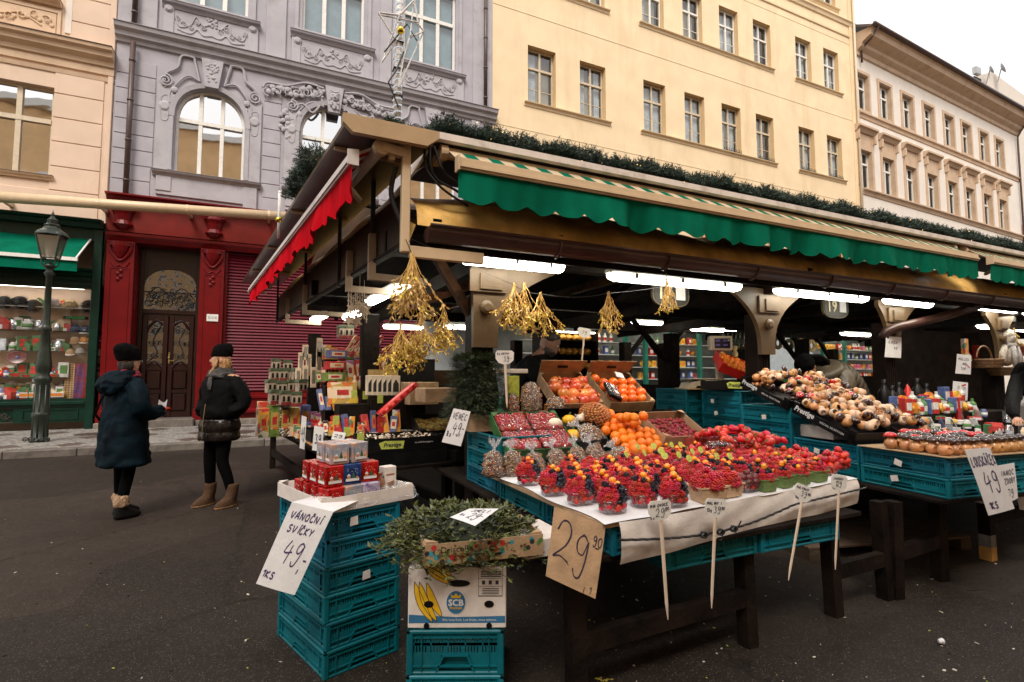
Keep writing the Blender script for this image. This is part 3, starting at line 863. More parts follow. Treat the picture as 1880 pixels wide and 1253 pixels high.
# figural relief round the middle arch: two putti-like swags reduced to scrolls, fruit and leaves
c=MB()
for sg in(-1,1):
 x0=1.52+sg*.3
 for q in range(46):
  t=q/46;x=x0+sg*(t*1.5);z=9.78-.28*t+rng.uniform(-.17,.15)*(1-t*.4)
  lump(c,x,YF-.05-rng.uniform(0,.06),z,rng.uniform(.035,.085))
 for q in range(6):
  scroll(c,x0+sg*(.2+q*.26),9.7-.05*q,YF-.08,rng.uniform(.1,.15),1.4,q,sg,.026)
 vine(c,[(x0,9.9),(x0+sg*.5,9.95),(x0+sg*1.0,9.75),(x0+sg*1.5,9.72),(x0+sg*1.62,9.55)],YF-.08,.04)
 vine(c,[(x0+sg*.1,9.35),(x0+sg*.3,9.1),(x0+sg*.55,9.3),(x0+sg*.8,9.2)],YF-.07,.035)
 for q in range(16):lump(c,x0+sg*(1.02+rng.uniform(-.12,.12)),YF-.06,8.95-q*.05+rng.uniform(-.05,.3),rng.uniform(.04,.08))
c.build('relief',K.lilac_trim,hl)
for i,(a,b,z0,z1)in enumerate(UW):
 cx=(a+b)/2
 s_=MB();band(s_,[(0,-.17),(.05,-.15),(.09,-.07),(.16,-.05),(.18,0),(0,.03)],a-.3,b+.32,YF,z0-.05,0)
 s_.box(a-.31,b+.33,YF-.19,YF,z0-.048,z0-.035,1);s_.build('sill',[K.lilac_trim,K.lilac_ledge],hl)
 c=MB();c.bbox(a-.26,b+.28,YF-.035,YF,10.52,z0-.22,.008)
 c.bbox(a-.26,a-.02,YF-.06,YF,10.52,z0-.22,.008);c.bbox(b+.04,b+.28,YF-.06,YF,10.52,z0-.22,.008)
 zz=10.88
 for sg in(-1,1):
  vine(c,[(cx,zz+.2),(cx+sg*.2,zz+.05),(cx+sg*.38,zz+.25),(cx+sg*.5,zz),(cx+sg*.75,zz-.12),(cx+sg*.85,zz+.15)],YF-.045,.02)
  vine(c,[(cx,zz-.18),(cx+sg*.2,zz-.22),(cx+sg*.35,zz-.1),(cx+sg*.5,zz-.25),(cx+sg*.8,zz-.2)],YF-.045,.018)
  for q in range(5):scroll(c,cx+sg*(.2+.15*q),zz+.1*sin(q*2),YF-.04,.07,1.3,q,sg,.013)
  c.at(cx+sg*1.0,YF-.06,zz+.3,R(90)).lathe([(0,.05),(.06,.05),(.1,.02),(.12,0)],10);c.at()
 for q in range(12):lump(c,cx+rng.uniform(-.12,.12),YF-.05,zz+.18+rng.uniform(-.12,.12),rng.uniform(.03,.05))
 c.build('relief_panel',K.lilac_trim,hl)
 c=MB();rect_frame(c,a-.2,b+.2,z0,z1+.2,YF-.05,YF,.1);c.build('window_surround',K.lilac_trim,hl)
 window(hl,a,b,z0,z1,YF+.12,(.345,.66),(.62,),.075,'frame_white','window_glass_soft','blind')
# downpipes
for(x,z0,z1,lb)in((-3.42,5.98,9.98,0),(-3.42,10.42,15,0),(6.35,5.98,9.98,0),(6.35,10.42,15,0)):
 c=MB();c.tube([(x,YF-.16,z0),(x,YF-.16,z1)],.062,10)
 z=z0+.35
 while z<z1-.2:c.tube([(x,YF-.16,z-.02),(x,YF-.16,z+.03)],.074,10);c.box(x-.015,x+.015,YF-.12,YF,z-.01,z+.02);z+=1.05
 if z0>10:c.box(x-.1,x+.1,YF-.2,YF-.1,z0,z0+.06)
 c.build('downpipe',K.pipe_brown,hl,True)
# crimson ground floor
c=MB()
c.box(LX0,LX1,YF-.02,YF+.3,5.05,5.90,1)
wall_cut(c,LX0,LX1,.12,5.05,YF+.02,[(-3.16,-1.76,.12,4.78),(-1.16,2.55,.95,4.85),(2.9,6.4,.95,4.85)],.5,0)
c.build('ground_floor_wall',[K.red_paint,K.fascia_red],hl)
c=MB()
band(c,[(0,-.1),(.10,-.1),(.16,-.03),(.28,0),(.28,.04),(0,.06)],LX0-.02,LX1,YF,5.93)
band(c,[(0,-.14),(.05,-.14),(.1,-.05),(.14,0),(.14,.06),(0,.1)],LX0,LX1,YF-.02,4.92)
c.build('ledge',K.red_paint,hl)
for(a,b)in((-3.76,-3.18),(-1.74,-1.18),(2.57,2.88)):
 m_=(a+b)/2
 c=MB();c.bbox(a,b,YF-.14,YF,.14,4.78,.012);c.bbox(a-.03,b+.03,YF-.2,YF,.14,.55,.012)
 rect_frame(c,a+.08,b-.08,.75,4.1,YF-.155,YF-.139,.03)
 # bracket with volutes and drop below it, and a bulging console on the fascia
 vine(c,[(m_-.24,4.76),(m_-.2,4.5),(m_-.08,4.32),(m_,4.28),(m_+.08,4.32),(m_+.2,4.5),(m_+.24,4.76)],YF-.17,.03)
 for sg in(-1,1):scroll(c,m_+sg*.2,4.70,YF-.18,.06,1.5,0,sg,.02)
 c.at(m_,YF-.14,4.55).lathe([(.05,-.2),(.14,-.05),(.19,.1),(.2,.2)],12,None,1,.7);c.at()
 vine(c,[(m_-.2,4.25),(m_-.1,4.12),(m_,4.16),(m_+.1,4.12),(m_+.2,4.25)],YF-.15,.016)
 for q in range(4):lump(c,m_+.03*(-1)**q,YF-.16,4.02-.07*q,.045)
 c.at(m_,YF-.02,5.38).lathe([(.1,-.28),(.22,-.16),(.16,-.06),(.2,.1),(.26,.2),(.24,.3)],14,None,1,.75);c.at()
 for sg in(-1,1):scroll(c,m_+sg*.22,5.66,YF-.15,.08,1.5,0,sg,.028)
 c.build('pilaster',K.red_paint,hl,False)
# roller shutters
for(a,b)in((-1.16,2.55),(2.9,6.4)):
 sh=put('shutter',None,hl)
 s_=MB();z=.98
 while z<4.84:
  s_.add([(a,YF+.12,z),(b,YF+.12,z),(b,YF+.09,z+.03),(a,YF+.09,z+.03),(b,YF+.115,z+.075),(a,YF+.115,z+.075),(a,YF+.14,z+.077),(b,YF+.14,z+.077)],
    [(0,1,2,3),(3,2,4,5),(5,4,7,6)]);z+=.085
 s_.build('slats',K.crimson,sh,kind='stuff')
 f=MB();f.box(a-.01,a+.05,YF+.0,YF+.2,.95,4.85);f.box(b-.05,b+.01,YF+.0,YF+.2,.95,4.85);f.box(a,b,YF+.15,YF+.2,.95,4.85)
 f.build('frame',K.red_paint,sh)
c=MB();band(c,[(0,0),(.12,0),(.12,.06),(.05,.1),(.05,.34),(.1,.38),(.1,.44),(0,.46)],-1.17,6.5,YF+.02,.42);c.build('plinth_moulding',K.red_paint,hl)
# portal
d=put('door',None,hl)
DY=YF+.42
def door_mb():
 f=MB();f.box(-3.16,-1.76,DY+.06,DY+.1,.3,4.78)
 f.box(-3.16,-1.76,DY,DY+.07,3.05,3.15)
 f.bbox(-3.16,-3.05,DY-.02,DY+.07,.3,4.78,.01);f.bbox(-1.87,-1.76,DY-.02,DY+.07,.3,4.78,.01)
 P=arch_pts(-3.05,-1.87,3.75,.5,16)
 for p,q in zip(P,P[1:]):f.add([(p[0],DY-.01,p[1]),(q[0],DY-.01,q[1]),(q[0],DY-.01,4.78),(p[0],DY-.01,4.78),(p[0],DY+.06,p[1]),(q[0],DY+.06,q[1])],[(0,1,2,3),(0,4,5,1)])
 return f
door_mb().build('door_frame',K.door_brown,d)
for sg in(-1,1):
 cx=-2.46
 f=MB();a,b=(cx-.575,cx-.01)if sg<0 else(cx+.01,cx+.575)
 # leaf: stiles, rails and raised lower panels round the glazed opening
 f.bbox(a,a+.11,DY-.02,DY+.05,.3,3.0,.01);f.bbox(b-.11,b,DY-.02,DY+.05,.3,3.0,.01)
 f.box(a+.11,b-.11,DY+.0,DY+.05,.3,.45);f.box(a+.11,b-.11,DY-.0,DY+.05,.95,1.03);f.box(a+.11,b-.11,DY,DY+.05,1.55,1.72)
 f.box(a+.11,b-.11,DY,DY+.05,2.85,3.0)
 f.bbox(a+.13,b-.13,DY+.005,DY+.045,.48,.92,.02);f.bbox(a+.13,b-.13,DY+.005,DY+.045,1.06,1.52,.02)
 vine(f,[(a+.1,2.62+.12*(sg>0)),((a+b)/2,2.86),(b-.1,2.62+.12*(sg<0))],DY-.01,.03)
 vine(f,[(a+.1,1.62),((a+b)/2,1.78),(b-.1,1.62)],DY-.01,.03)
 f.build('door_leaf',K.door_brown,d)
 gl=MB();gl.quad((a+.1,DY+.04,1.7),(b-.1,DY+.04,1.7),(b-.1,DY+.04,2.88),(a+.1,DY+.04,2.88));gl.build('pane',K.door_glass,d)
 ir=MB()
 for q in range(9):
  x=a+.17+.11*(q%3)+.02*(q//3%2);z=1.92+.34*(q//3)
  scroll(ir,x,z,DY+.02,.085,1.6,q*1.3,1 if(q+(sg>0))%2 else-1,.009)
 vine(ir,[(a+.12,1.75),((a+b)/2+.05,2.0),((a+b)/2-.05,2.3),((a+b)/2+.06,2.6),(b-.13,2.82)],DY+.02,.01)
 ir.build('iron_scrollwork',K.black_metal,d)
gl=MB();P=arch_pts(-3.05,-1.87,3.75,.5,12);gl.add([(-3.05,DY+.04,3.15)]+[(p[0],DY+.04,p[1])for p in P]+[(-1.87,DY+.04,3.15)],[tuple(range(15))]);gl.build('pane',K.door_glass,d)
ir=MB()
for q in range(22):
 t=q/21;x=-2.95+.98*t;z=3.32+.18*((q*7)%5)/2*(1-abs(t-.5))
 scroll(ir,x,z,DY+.02,.1,1.7,q,1 if q%2 else-1,.009)
vine(ir,[(-3.0,3.5),(-2.75,3.75),(-2.46,3.55),(-2.2,3.75),(-1.93,3.5)],DY+.02,.012)
ir.box(-3.05,-1.87,DY+.0,DY+.04,3.60,3.63);ir.build('iron_scrollwork',K.black_metal,d)
hd=MB();hd.bbox(-2.44,-2.40,DY-.05,DY-.02,1.72,2.02,.008);hd.ball((-2.42,DY-.07,1.88),.03,8,6);hd.bar((-2.42,DY-.07,1.8),(-2.30,DY-.07,1.8),.02);hd.build('handle',K.brass,d)
c=MB();c.bbox(-3.2,-1.72,15.45,16.3,.1,.31,.015);c.build('doorstep',K.kerbstone,hl)
c=MB();c.bbox(LX0,-3.22,15.6,15.95,.1,.26,.015);c.bbox(-1.70,LX1,15.6,15.95,.1,.26,.015);c.build('base_course',K.kerbstone,hl)
pq=PY(390,584,YF-.16)
c=MB();c.bbox(-.135,.135,-.01,0,-.095,.095,.004)
pqo=c.build('plaque',K.white_paint,hl,loc=(pq.x,YF-.158,pq.z))
hw=handwriting([('1577/14',-.105,-.03,.06,.035,.05)],.008,.0,3,.003);hw.build('lettering',M('plaque_ink',(.25,.3,.38),.6,.1),pqo).rotation_euler=FACE_FRONT
pqo.children[0].location=(0,-.0105,0)
# ---------------------------------------------------------------- yellow house
hy=put('yellow_house',None);tag(hy,'tall plain yellow house with small paired windows behind the garland','house')
YX0,YX1=6.66,27.0
WX=[8.04,10.22,13.2,15.34,17.44,19.54,22.40,24.46];WW=[1.14,1.16,1.12,1.1,1.14,1.14,1.12,1.14]
ops=[]
for fz,hh in((6.6,2.14),(11.08,2.14),(15.55,2.13),(20.0,2.13)):
 for x,ww in zip(WX,WW):ops.append((x,x+ww,fz,fz+hh))
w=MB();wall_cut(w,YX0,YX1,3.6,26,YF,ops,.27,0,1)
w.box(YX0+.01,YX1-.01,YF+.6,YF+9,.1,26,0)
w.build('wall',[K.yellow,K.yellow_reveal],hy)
for fz,hh in((11.08,2.14),(15.55,2.13),(20.0,2.13)):
 for i,(x,ww)in enumerate(zip(WX,WW)):
  window(hy,x+.02,x+ww-.02,fz+.02,fz+hh-.02,YF+.2,(.5,),(.66,),.05,'window_tan' if fz<15 else 'frame_white','window_glass_soft',rng.choice(('l','l','lr','f','lr')),glaz=1)
 for a,b in((7.88,11.58),(13.0,20.8),(22.25,25.8)):
  s_=MB();band(s_,[(0,-.16),(.03,-.14),(.05,-.05),(.12,-.03),(.13,0),(0,.02)],a,b,YF,fz);s_.build('sill',K.beige_trim if fz>99 else K.yellow,hy)
c=MB()
for z in(14.35,10.05,18.4):c.box(YX0+.02,YX1-.3,YF-.012,YF,z,z+.03)
c.build('string_line',K.yellow,hy)
c=MB();band(c,[(0,-.2),(.06,-.18),(.1,-.05),(.16,0),(0,.04)],YX0,YX1,YF,19.55);band(c,[(0,-.1),(.05,-.08),(.06,0),(0,.02)],YX0,YX1,YF,18.85);c.build('cornice',K.yellow,hy)
c=MB();c.bbox(26.55,27.0,YF-.05,YF,4,26,.01);c.build('corner_strip',K.yellow,hy)
c=MB();c.tube([(26.8,YF-.14,4),(26.8,YF-.14,26)],.06,8);c.build('downpipe',K.window_tan,hy,True)
c=MB()
for x in(17.44,19.54,22.40,24.46):
 for q in range(11):c.box(x+.05+q*.1,x+.07+q*.1,YF-.06,YF-.045,11.1,11.26+.02*(q%2))
 c.box(x+.03,x+1.1,YF-.06,YF-.045,11.14,11.16)
c.build('window_guard',K.black_metal,hy)
# ---------------------------------------------------------------- cream house
hc=put('cream_house',None,None,(27.05,YF,0),R(3.0));tag(hc,'cream three-storey house with orange-brown window surrounds and a deep eaves cornice','house')
def cream_s(u):
 d_=ray(u,300);ax,ay=cos(R(3)),sin(R(3))
 # camera ray meets wall line  (27.05,15.9)+s*(ax,ay)
 det=d_[0]*(-ay)+ax*d_[1]
 s_=(d_[0]*15.9-d_[1]*27.05)/det
 return-s_ if False else(27.05*(-d_[1])+15.9*d_[0])/(ax*d_[1]-ay*d_[0])
CW=[cream_s(u)for u in(1577,1619.5,1661,1700,1737,1769,1801,1829)]
CL=cream_s(1868)
cw_=1.16
opu=[(s,s+cw_,15.08,17.06)for s in CW];opl=[(s,s+cw_,10.98,13.0)for s in CW]
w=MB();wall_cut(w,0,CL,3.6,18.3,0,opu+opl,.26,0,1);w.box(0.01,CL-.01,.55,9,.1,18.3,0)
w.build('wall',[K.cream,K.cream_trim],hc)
c=MB()
band(c,[(0,-1.0),(.08,-.95),(.1,-.75),(.3,-.6),(.34,-.45),(.75,-.25),(.8,0),(.9,.12),(0,.2)],0,CL+.3,0,18.95);c.build('cornice',K.cream_trim,hc)
c=MB();c.prism([(-1.0,19.05),(-.85,19.12),(3.5,21.6),(3.5,21.4),(-.8,19.02)],-.1,CL+.4,'x');c.build('roof',M('roof_dark',(.10,.075,.065),.7,.2,5,.2,30),hc)
c=MB()
c.tube([(-.1,-1.0,19.1),(CL+.4,-1.0,19.1)],.08,8);c.tube([(.3,-1.0,19.05),(.3,-.6,18.6),(.3,-.14,18.3),(.3,-.14,17.6)],.05,8)
c.tube([(CL+.1,-1.0,19.05),(CL+.05,-.3,18.3),(CL-.1,-.12,17.8),(CL-.1,-.12,4)],.06,8)
c.build('downpipe',K.pipe_brown,hc,True)
for z,o_ in((14.95,.14),(10.9,.18)):
 c=MB();band(c,[(0,-.28),(.04,-.26),(o_*.5,-.1),(o_,-.05),(o_,.02),(0,.04)],0,CL,0,z);c.build('sill_course',K.cream_trim,hc)
for s in CW:
 c=MB();rect_frame(c,s-.16,s+cw_+.16,15.0,17.25,-.05,0,.16);c.build('window_surround',K.cream_trim,hc)
 window(hc,s+.01,s+cw_-.01,15.1,17.04,.18,(.5,),(.68,),.06,'frame_white','window_glass_soft','l')
 c=MB();c.box(s-.18,s,-.05,0,11.0,13.9);c.box(s+cw_,s+cw_+.18,-.05,0,11.0,13.9);c.box(s-.01,s+cw_+.01,-.03,0,13.0,13.9)
 band(c,[(0,-.1),(.1,-.1),(.2,.05),(.3,.1),(.3,.2),(0,.26)],s-.3,s+cw_+.3,0,13.95)
 c.bbox(s-.24,s-.12,-.2,0,13.4,13.86,.02);c.bbox(s+cw_+.12,s+cw_+.24,-.2,0,13.4,13.86,.02)
 c.build('window_surround',K.cream_trim,hc)
 window(hc,s+.01,s+cw_-.01,11.0,12.98,.18,(.5,),(.68,),.06,'frame_white','window_glass_soft','l')
# ---------------------------------------------------------------- what shows beyond it
fb=put('white_house',None);tag(fb,'pale plain house with satellite dishes on its roof, far down the street','house')
a_=PY(1752,150,30);b_=PY(1880,175,30);m_=PY(1822,135,30)
x0,x1,x2=a_.x,m_.x,b_.x+25
M('white_wall',(.62,.55,.48),.9,.04,1,.1,40)
w=MB();w.prism([(x0,5),(x2,5),(x2,b_.z-4),(b_.x,b_.z),(m_.x,m_.z+.2),(x0+1.2,a_.z+.4),(x0,a_.z)],30,40);w.build('wall',K.white_wall,fb)
w=MB();w.box(x0-.6,x0+2.4,29.6,29.99,a_.z-2.2,a_.z+.1);w.build('chimney',M('brick_pale',(.52,.33,.2),.9,.2,14,.3,20),fb)
for(u,v,rr_)in((1838,127,.62),(1817,130,.5)):
 p=PY(u,v,29.2);c=MB();c.at(p.x,p.y,p.z,R(70),0,R(25)).lathe([(0,.0),(rr_*.5,.06),(rr_,.2)],14);c.at()
 c.tube([(p.x,p.y,p.z),(p.x,p.y+.4,p.z-1.4)],.06,5);c.build('satellite_dish',M('dish_grey',(.3,.3,.31),.5,.1),fb)
for u in(1783,1815):
 c=MB();p=PY(u,112,29.5);c.tube([(p.x,p.y,p.z),(p.x,p.y,p.z-2.2)],.03,4);c.build('antenna',K.steel,fb)
p=PY(1793,128,29.5);c=MB();c.box(p.x-.5,p.x+.5,29.3,29.7,p.z-.6,p.z+.2);c.build('vent_box',K.steel,fb)
p=PY(1796,150,29.95);c=MB();c.box(p.x-.9,p.x+.7,29.93,30,p.z-.25,p.z+.45);c.build('window',K.room_dark,fb)
rh=put('red_roofed_house',None);tag(rh,'low house with a red tiled roof beyond the cream house','house')
p=PY(1863,352,19.5);q=PY(1885,440,19.5)
w=MB();w.box(p.x,p.x+20,20.3,30,.1,q.z);w.build('wall',K.cream,rh)
rfm=MB();tl=MB()
rfm.prism([(19.6,q.z-.3),(19.5,q.z),(25,p.z+.8),(25,p.z+.2)],p.x-.3,p.x+20,'x');rfm.build('roof',K.roof_tile,rh)
tl.box(0,.34,0,.1,0,.04)
for i in range(26):
 t=i/26;y_=19.5+5.5*t;z_=q.z+(p.z+.8-q.z)*t
 c=MB();c.bar((p.x-.3,y_,z_+.05),(p.x+12,y_,z_+.05),.26,.09);c.build('tile_row',K.roof_tile,rh)
# ---------------------------------------------------------------- the other side of the street, behind the camera (mirrored in the panes)
ho=put('orange_house',None);tag(ho,'orange plastered house across the street behind the stalls','house')
ops=[]
for fz in(4.6,8.6,12.6):
 for i in range(11):ops.append((-16+i*3.4,-14.5+i*3.4,fz,fz+2.3))
OY=-13.0
w=MB()
w.box(-40,60,OY-8,OY,0,20.5);w.build('wall',K.orange_wall,ho)
c=MB();c.box(-40,60,OY,OY+.35,19.9,20.4);c.box(-40,60,OY,OY+.12,4.0,4.15);c.build('cornice',K.frame_white,ho)
wm=MB();rect_frame(wm,-.1,1.6,-.1,2.4,.0,.08,.26);wm.box(.66,.84,0,.07,.1,2.2);wm.box(.1,1.4,0,.07,1.36,1.54)
wme=wm.mesh('frame',K.frame_white);gm_=MB();gm_.box(.08,1.42,.0,.02,.08,2.22);gme=gm_.mesh('pane',K.room_dark)
for o in ops:
 wn_=put('window',None,ho,(o[0],OY+.002,o[2]));put('frame',wme,wn_);put('pane',gme,wn_)
# ================================================================ MARKET HALL
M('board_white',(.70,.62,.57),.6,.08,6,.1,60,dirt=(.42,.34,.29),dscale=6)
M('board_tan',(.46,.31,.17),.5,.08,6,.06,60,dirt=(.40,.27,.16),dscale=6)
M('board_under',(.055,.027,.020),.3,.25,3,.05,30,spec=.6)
M('gutter_brown',(.050,.020,.016),.4,.2,6,.06,60,rand=.05)
M('fascia_wood',(.055,.026,.009),.5,.4,4,.15,30,stretch=(1,.3,1),spec=.3)
M('tarp',(.82,.50,.16),.35,.3,3.5,.35,14,dirt=(.50,.26,.06),dscale=4,spec=.3)
M('tarp_brown',(.15,.078,.024),.3,.4,3.5,.35,14,spec=.4)
M('awning_green',(.001,.125,.072),.9,.14,3.0,.1,140,spec=.06)
M('awning_red',(.50,.002,.010),.9,.1,4,.1,140,spec=.06)
M('awning_cream',(.55,.42,.28),.8,.1,6,.1,120)
M('awning_white',(.66,.62,.60),.6,.08,8)
M('bar_beige',(.63,.47,.30),.4,.05,8,.03,60)
M('bracket_brown',(.10,.060,.027),.5,.15,6,.1,60)
M('bracket_beige',(.42,.32,.23),.5,.1,8,.06,60)
M('cable',(.012,.012,.013),.5,.1,20)
emat('tube_light',(1.0,.95,.80),15.0)
emat('tube_warm',(1.0,.86,.62),6.0)
M('lamp_grey',(.5,.5,.46),.5,.1,8)
hall=put('market_hall',None);tag(hall,'long dark timber market hall with brown gutter and mustard tarpaulin eaves','market hall')
HX1=21.0
# posts and carved brackets
def bracket_post(x,y,left=.5,right=.5,plate=True):
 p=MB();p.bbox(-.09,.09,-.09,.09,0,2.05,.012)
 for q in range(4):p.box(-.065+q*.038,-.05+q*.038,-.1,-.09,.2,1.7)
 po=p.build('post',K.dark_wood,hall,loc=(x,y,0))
 if not plate:return
 def edge(w,n=9):return[(.10+(w-.10)*(t/n)**2.2*1.0,1.62+.62*(t/n)**.75)for t in range(n+1)]
 L_=edge(left);Rr=edge(right)
 poly=[(q[0],q[1])for q in Rr]+[(right,2.3),(-left,2.3)]+[(-q[0],q[1])for q in L_[::-1]]
 b=MB();b.prism(poly,-.14,-.092)
 b.box(-.14,.17,-.165,-.14,2.05,2.22);b.box(-.06,.13,-.18,-.166,2.07,2.19)
 b.at(0,-.14,1.93,R(90)).lathe([(.055,0),(.055,.03),(.03,.045),(0,.045)],14);b.at()
 b.build('bracket',K.bracket_brown,po)
 cp=MB();cp.box(-.07,.14,-.17,-.1401,2.06,2.20);
for x,l,r in((1.51,.12,.62),(4.65,.48,.5),(6.85,.3,.45),(9.4,.4,.4),(12.4,.4,.4),(15.5,.4,.4)):bracket_post(x,3.86,l,r)
for x in(6.25,7.2,9.4,12.5,15.6):bracket_post(x,8.2,plate=False)
for x in(.62,1.95,4.1):bracket_post(x,8.6,plate=False)
bracket_post(.95,5.6,plate=False)
for x,y in((5.6,6.2),(8.6,6.2),(11.7,6.2),(14.6,6.2)):bracket_post(x,y,plate=False)
def beam(p0,p1,w,h,name='beam',m='dark_wood',par=hall):
 b=MB();b.bar(p0,p1,w,h);return b.build(name,MATS[m],par)
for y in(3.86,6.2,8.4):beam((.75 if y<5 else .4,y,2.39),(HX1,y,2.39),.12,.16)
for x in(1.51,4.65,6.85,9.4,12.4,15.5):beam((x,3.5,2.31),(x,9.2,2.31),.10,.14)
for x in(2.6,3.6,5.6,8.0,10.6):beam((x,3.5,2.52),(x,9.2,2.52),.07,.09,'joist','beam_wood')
for x,s_ in((6.25,1),(7.2,1),(7.2,-1),(9.4,-1),(9.4,1),(12.5,-1)):beam((x,8.2,1.7),(x+s_*.55,8.2,2.3),.07,.07,'brace')
for x,y in((8.6,6.2),(5.6,6.2)):beam((x,y,1.55),(x-.8,y,2.3),.06,.06,'brace')
beam((1.51,3.9,1.8),(1.15,3.9,2.35),.07,.07,'brace','beam_wood');beam((1.25,5.0,2.1),(1.9,5.0,2.36),.08,.10,'brace','beam_wood')
x=1.0
while x<16:
 for y0,z0,y1,z1 in((3.35,2.40,6.3,3.36),(9.25,2.40,6.3,3.36)):beam((x,y0,z0),(x,y1,z1),.06,.12,'rafter')
 x+=.95
# roof boards: one board per course on the two slopes
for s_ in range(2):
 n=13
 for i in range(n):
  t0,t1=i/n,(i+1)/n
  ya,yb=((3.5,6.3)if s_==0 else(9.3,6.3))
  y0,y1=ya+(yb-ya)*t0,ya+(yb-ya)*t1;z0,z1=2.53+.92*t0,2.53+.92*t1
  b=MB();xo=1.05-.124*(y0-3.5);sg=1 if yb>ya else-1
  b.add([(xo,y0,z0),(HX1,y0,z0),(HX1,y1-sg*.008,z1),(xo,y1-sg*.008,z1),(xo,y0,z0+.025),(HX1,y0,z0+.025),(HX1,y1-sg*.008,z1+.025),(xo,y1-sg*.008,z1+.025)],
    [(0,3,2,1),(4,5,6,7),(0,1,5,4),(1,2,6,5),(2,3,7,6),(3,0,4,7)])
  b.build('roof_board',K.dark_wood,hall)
# gable on the left, closing the roof
b=MB();b.add([(1.0,3.55,2.5),(.32,9.2,2.5),(.66,6.3,3.45)],[(0,1,2)]);b.build('gable',K.fascia_wood,hall)
# gutter with its hooks
b=MB();n=10
pr=[(3.30-.075*cos(math.pi*i/n),2.375-.095*sin(math.pi*i/n))for i in range(n+1)]
pi_=[(3.30-.068*cos(math.pi*i/n),2.375-.088*sin(math.pi*i/n))for i in range(n+1)]
b.prism(pr+pi_[::-1],.92,HX1,'x')
b.prism(pr,.915,.922,'x')
b.tube([(.92,3.222,2.38),(HX1,3.222,2.38)],.012,6)
b.build('gutter',K.gutter_brown,hall)
x=1.9
hk=MB();hk.tube([(0,3.30-.084*cos(math.pi*i/8),2.375-.104*sin(math.pi*i/8))for i in range(9)],.009,5);hkm=hk.mesh('gutter_hook',K.gutter_brown)
while x<14:put('gutter_hook',hkm,hall,(x,0,0));x+=1.02
b=MB();b.tube([(7.95,3.34,2.28),(7.98,3.45,2.25),(7.9,3.58,2.2),(7.6,3.62,2.13),(6.75,3.66,1.97),(6.68,3.72,1.93),(6.66,3.75,1.85)],.055,10);b.build('downpipe',K.gutter_brown,hall,True)
# boards behind the gutter, tarpaulin eaves
b=MB();b.box(.95,HX1,3.385,3.41,2.25,2.385);b.build('eaves_board',K.dark_wood,hall)
def tarp_fn(u,v):
 x=.86+u*(HX1-.86);y=3.31+.5*v**1.8;z=2.385+.40*v**.75
 f=.012*sin(x*9+3*sin(x*2.1))*(.3+v)+.02*sin(x*2.3+v*3)
 return(x,y-.02*sin(x*5),z+f)
b=MB();b.grid(tarp_fn,260,6)
b.grid(lambda u,v:(.86-.05*v-.03*sin(u*9),3.37+.62*u-.03*v,(2.40+.36*u**.8)+.01-.13*v-.02*sin(u*14)),10,3)
b.build('tarpaulin',K.tarp,hall,True)
# tarpaulin over the left edge
b=MB();b.grid(lambda u,v:(.99-.124*(u*5.6)-.20*v**.7-.012*sin(u*30+v*2),3.46+5.6*u,2.90-.26*v+.010*sin(u*22)),60,5)
b.build('tarpaulin',K.tarp,hall,True)
# fascia panels on the left side, in the skewed line of that side
SL=math.atan(.124)
e1=Vector((-sin(SL),cos(SL),0));e2=Vector((cos(SL),sin(SL),0));O_=Vector((.80,3.45,0))
def RS(a,b,z):q=O_+e1*a+e2*b;return(q.x,q.y,z)
for a0,a1 in((0,.66),(.68,1.72),(1.74,3.4),(3.42,5.7)):
 b=MB();b.add([RS(a0,0,2.30),RS(a1,0,2.30),RS(a1,0,2.66),RS(a0,0,2.66),RS(a0,.03,2.30),RS(a1,.03,2.30),RS(a1,.03,2.66),RS(a0,.03,2.66)],
     [(0,1,2,3),(7,6,5,4),(0,4,5,1),(1,5,6,2),(2,6,7,3),(3,7,4,0)])
 b.build('fascia_panel',K.fascia_wood,hall)
 b=MB();b.bar(RS(a1+.01,-.012,2.25),RS(a1+.01,-.012,2.95),.05,.03);b.build('fascia_batten',K.black_metal,hall)
beam(RS(0,.0,2.285),RS(5.7,.0,2.285),.05,.03,'edge_rail','dark_wood')
for a in(.62,1.28,3.3,4.55):
 b=MB();b.bar(RS(a,-.03,2.14),RS(a,-.03,2.50),.055,.055);b.bar(RS(a,-.03,2.165),RS(a,.42,2.165),.055,.055)
 b.build('angle_bracket',K.bracket_beige,hall)
# upper boards that shelter the awnings
b=MB();x0=.96
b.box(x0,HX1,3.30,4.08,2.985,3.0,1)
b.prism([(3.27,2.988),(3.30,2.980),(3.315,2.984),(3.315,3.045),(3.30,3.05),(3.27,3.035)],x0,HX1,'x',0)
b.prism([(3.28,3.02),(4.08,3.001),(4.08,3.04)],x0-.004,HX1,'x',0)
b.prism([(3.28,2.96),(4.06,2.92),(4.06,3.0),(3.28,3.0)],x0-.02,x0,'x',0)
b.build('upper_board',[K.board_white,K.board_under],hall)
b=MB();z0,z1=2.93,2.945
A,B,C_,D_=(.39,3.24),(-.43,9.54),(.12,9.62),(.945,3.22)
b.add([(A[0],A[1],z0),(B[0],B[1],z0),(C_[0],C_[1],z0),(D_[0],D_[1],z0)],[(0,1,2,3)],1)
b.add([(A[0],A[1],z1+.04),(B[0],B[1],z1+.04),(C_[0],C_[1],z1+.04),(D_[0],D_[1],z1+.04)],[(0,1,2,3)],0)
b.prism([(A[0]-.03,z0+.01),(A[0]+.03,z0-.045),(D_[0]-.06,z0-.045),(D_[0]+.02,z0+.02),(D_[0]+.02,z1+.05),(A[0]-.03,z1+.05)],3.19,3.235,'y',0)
b.bar((A[0]-.01,A[1],z0+.015),(B[0]-.01,B[1],z0+.015),.016,.03,k=1)
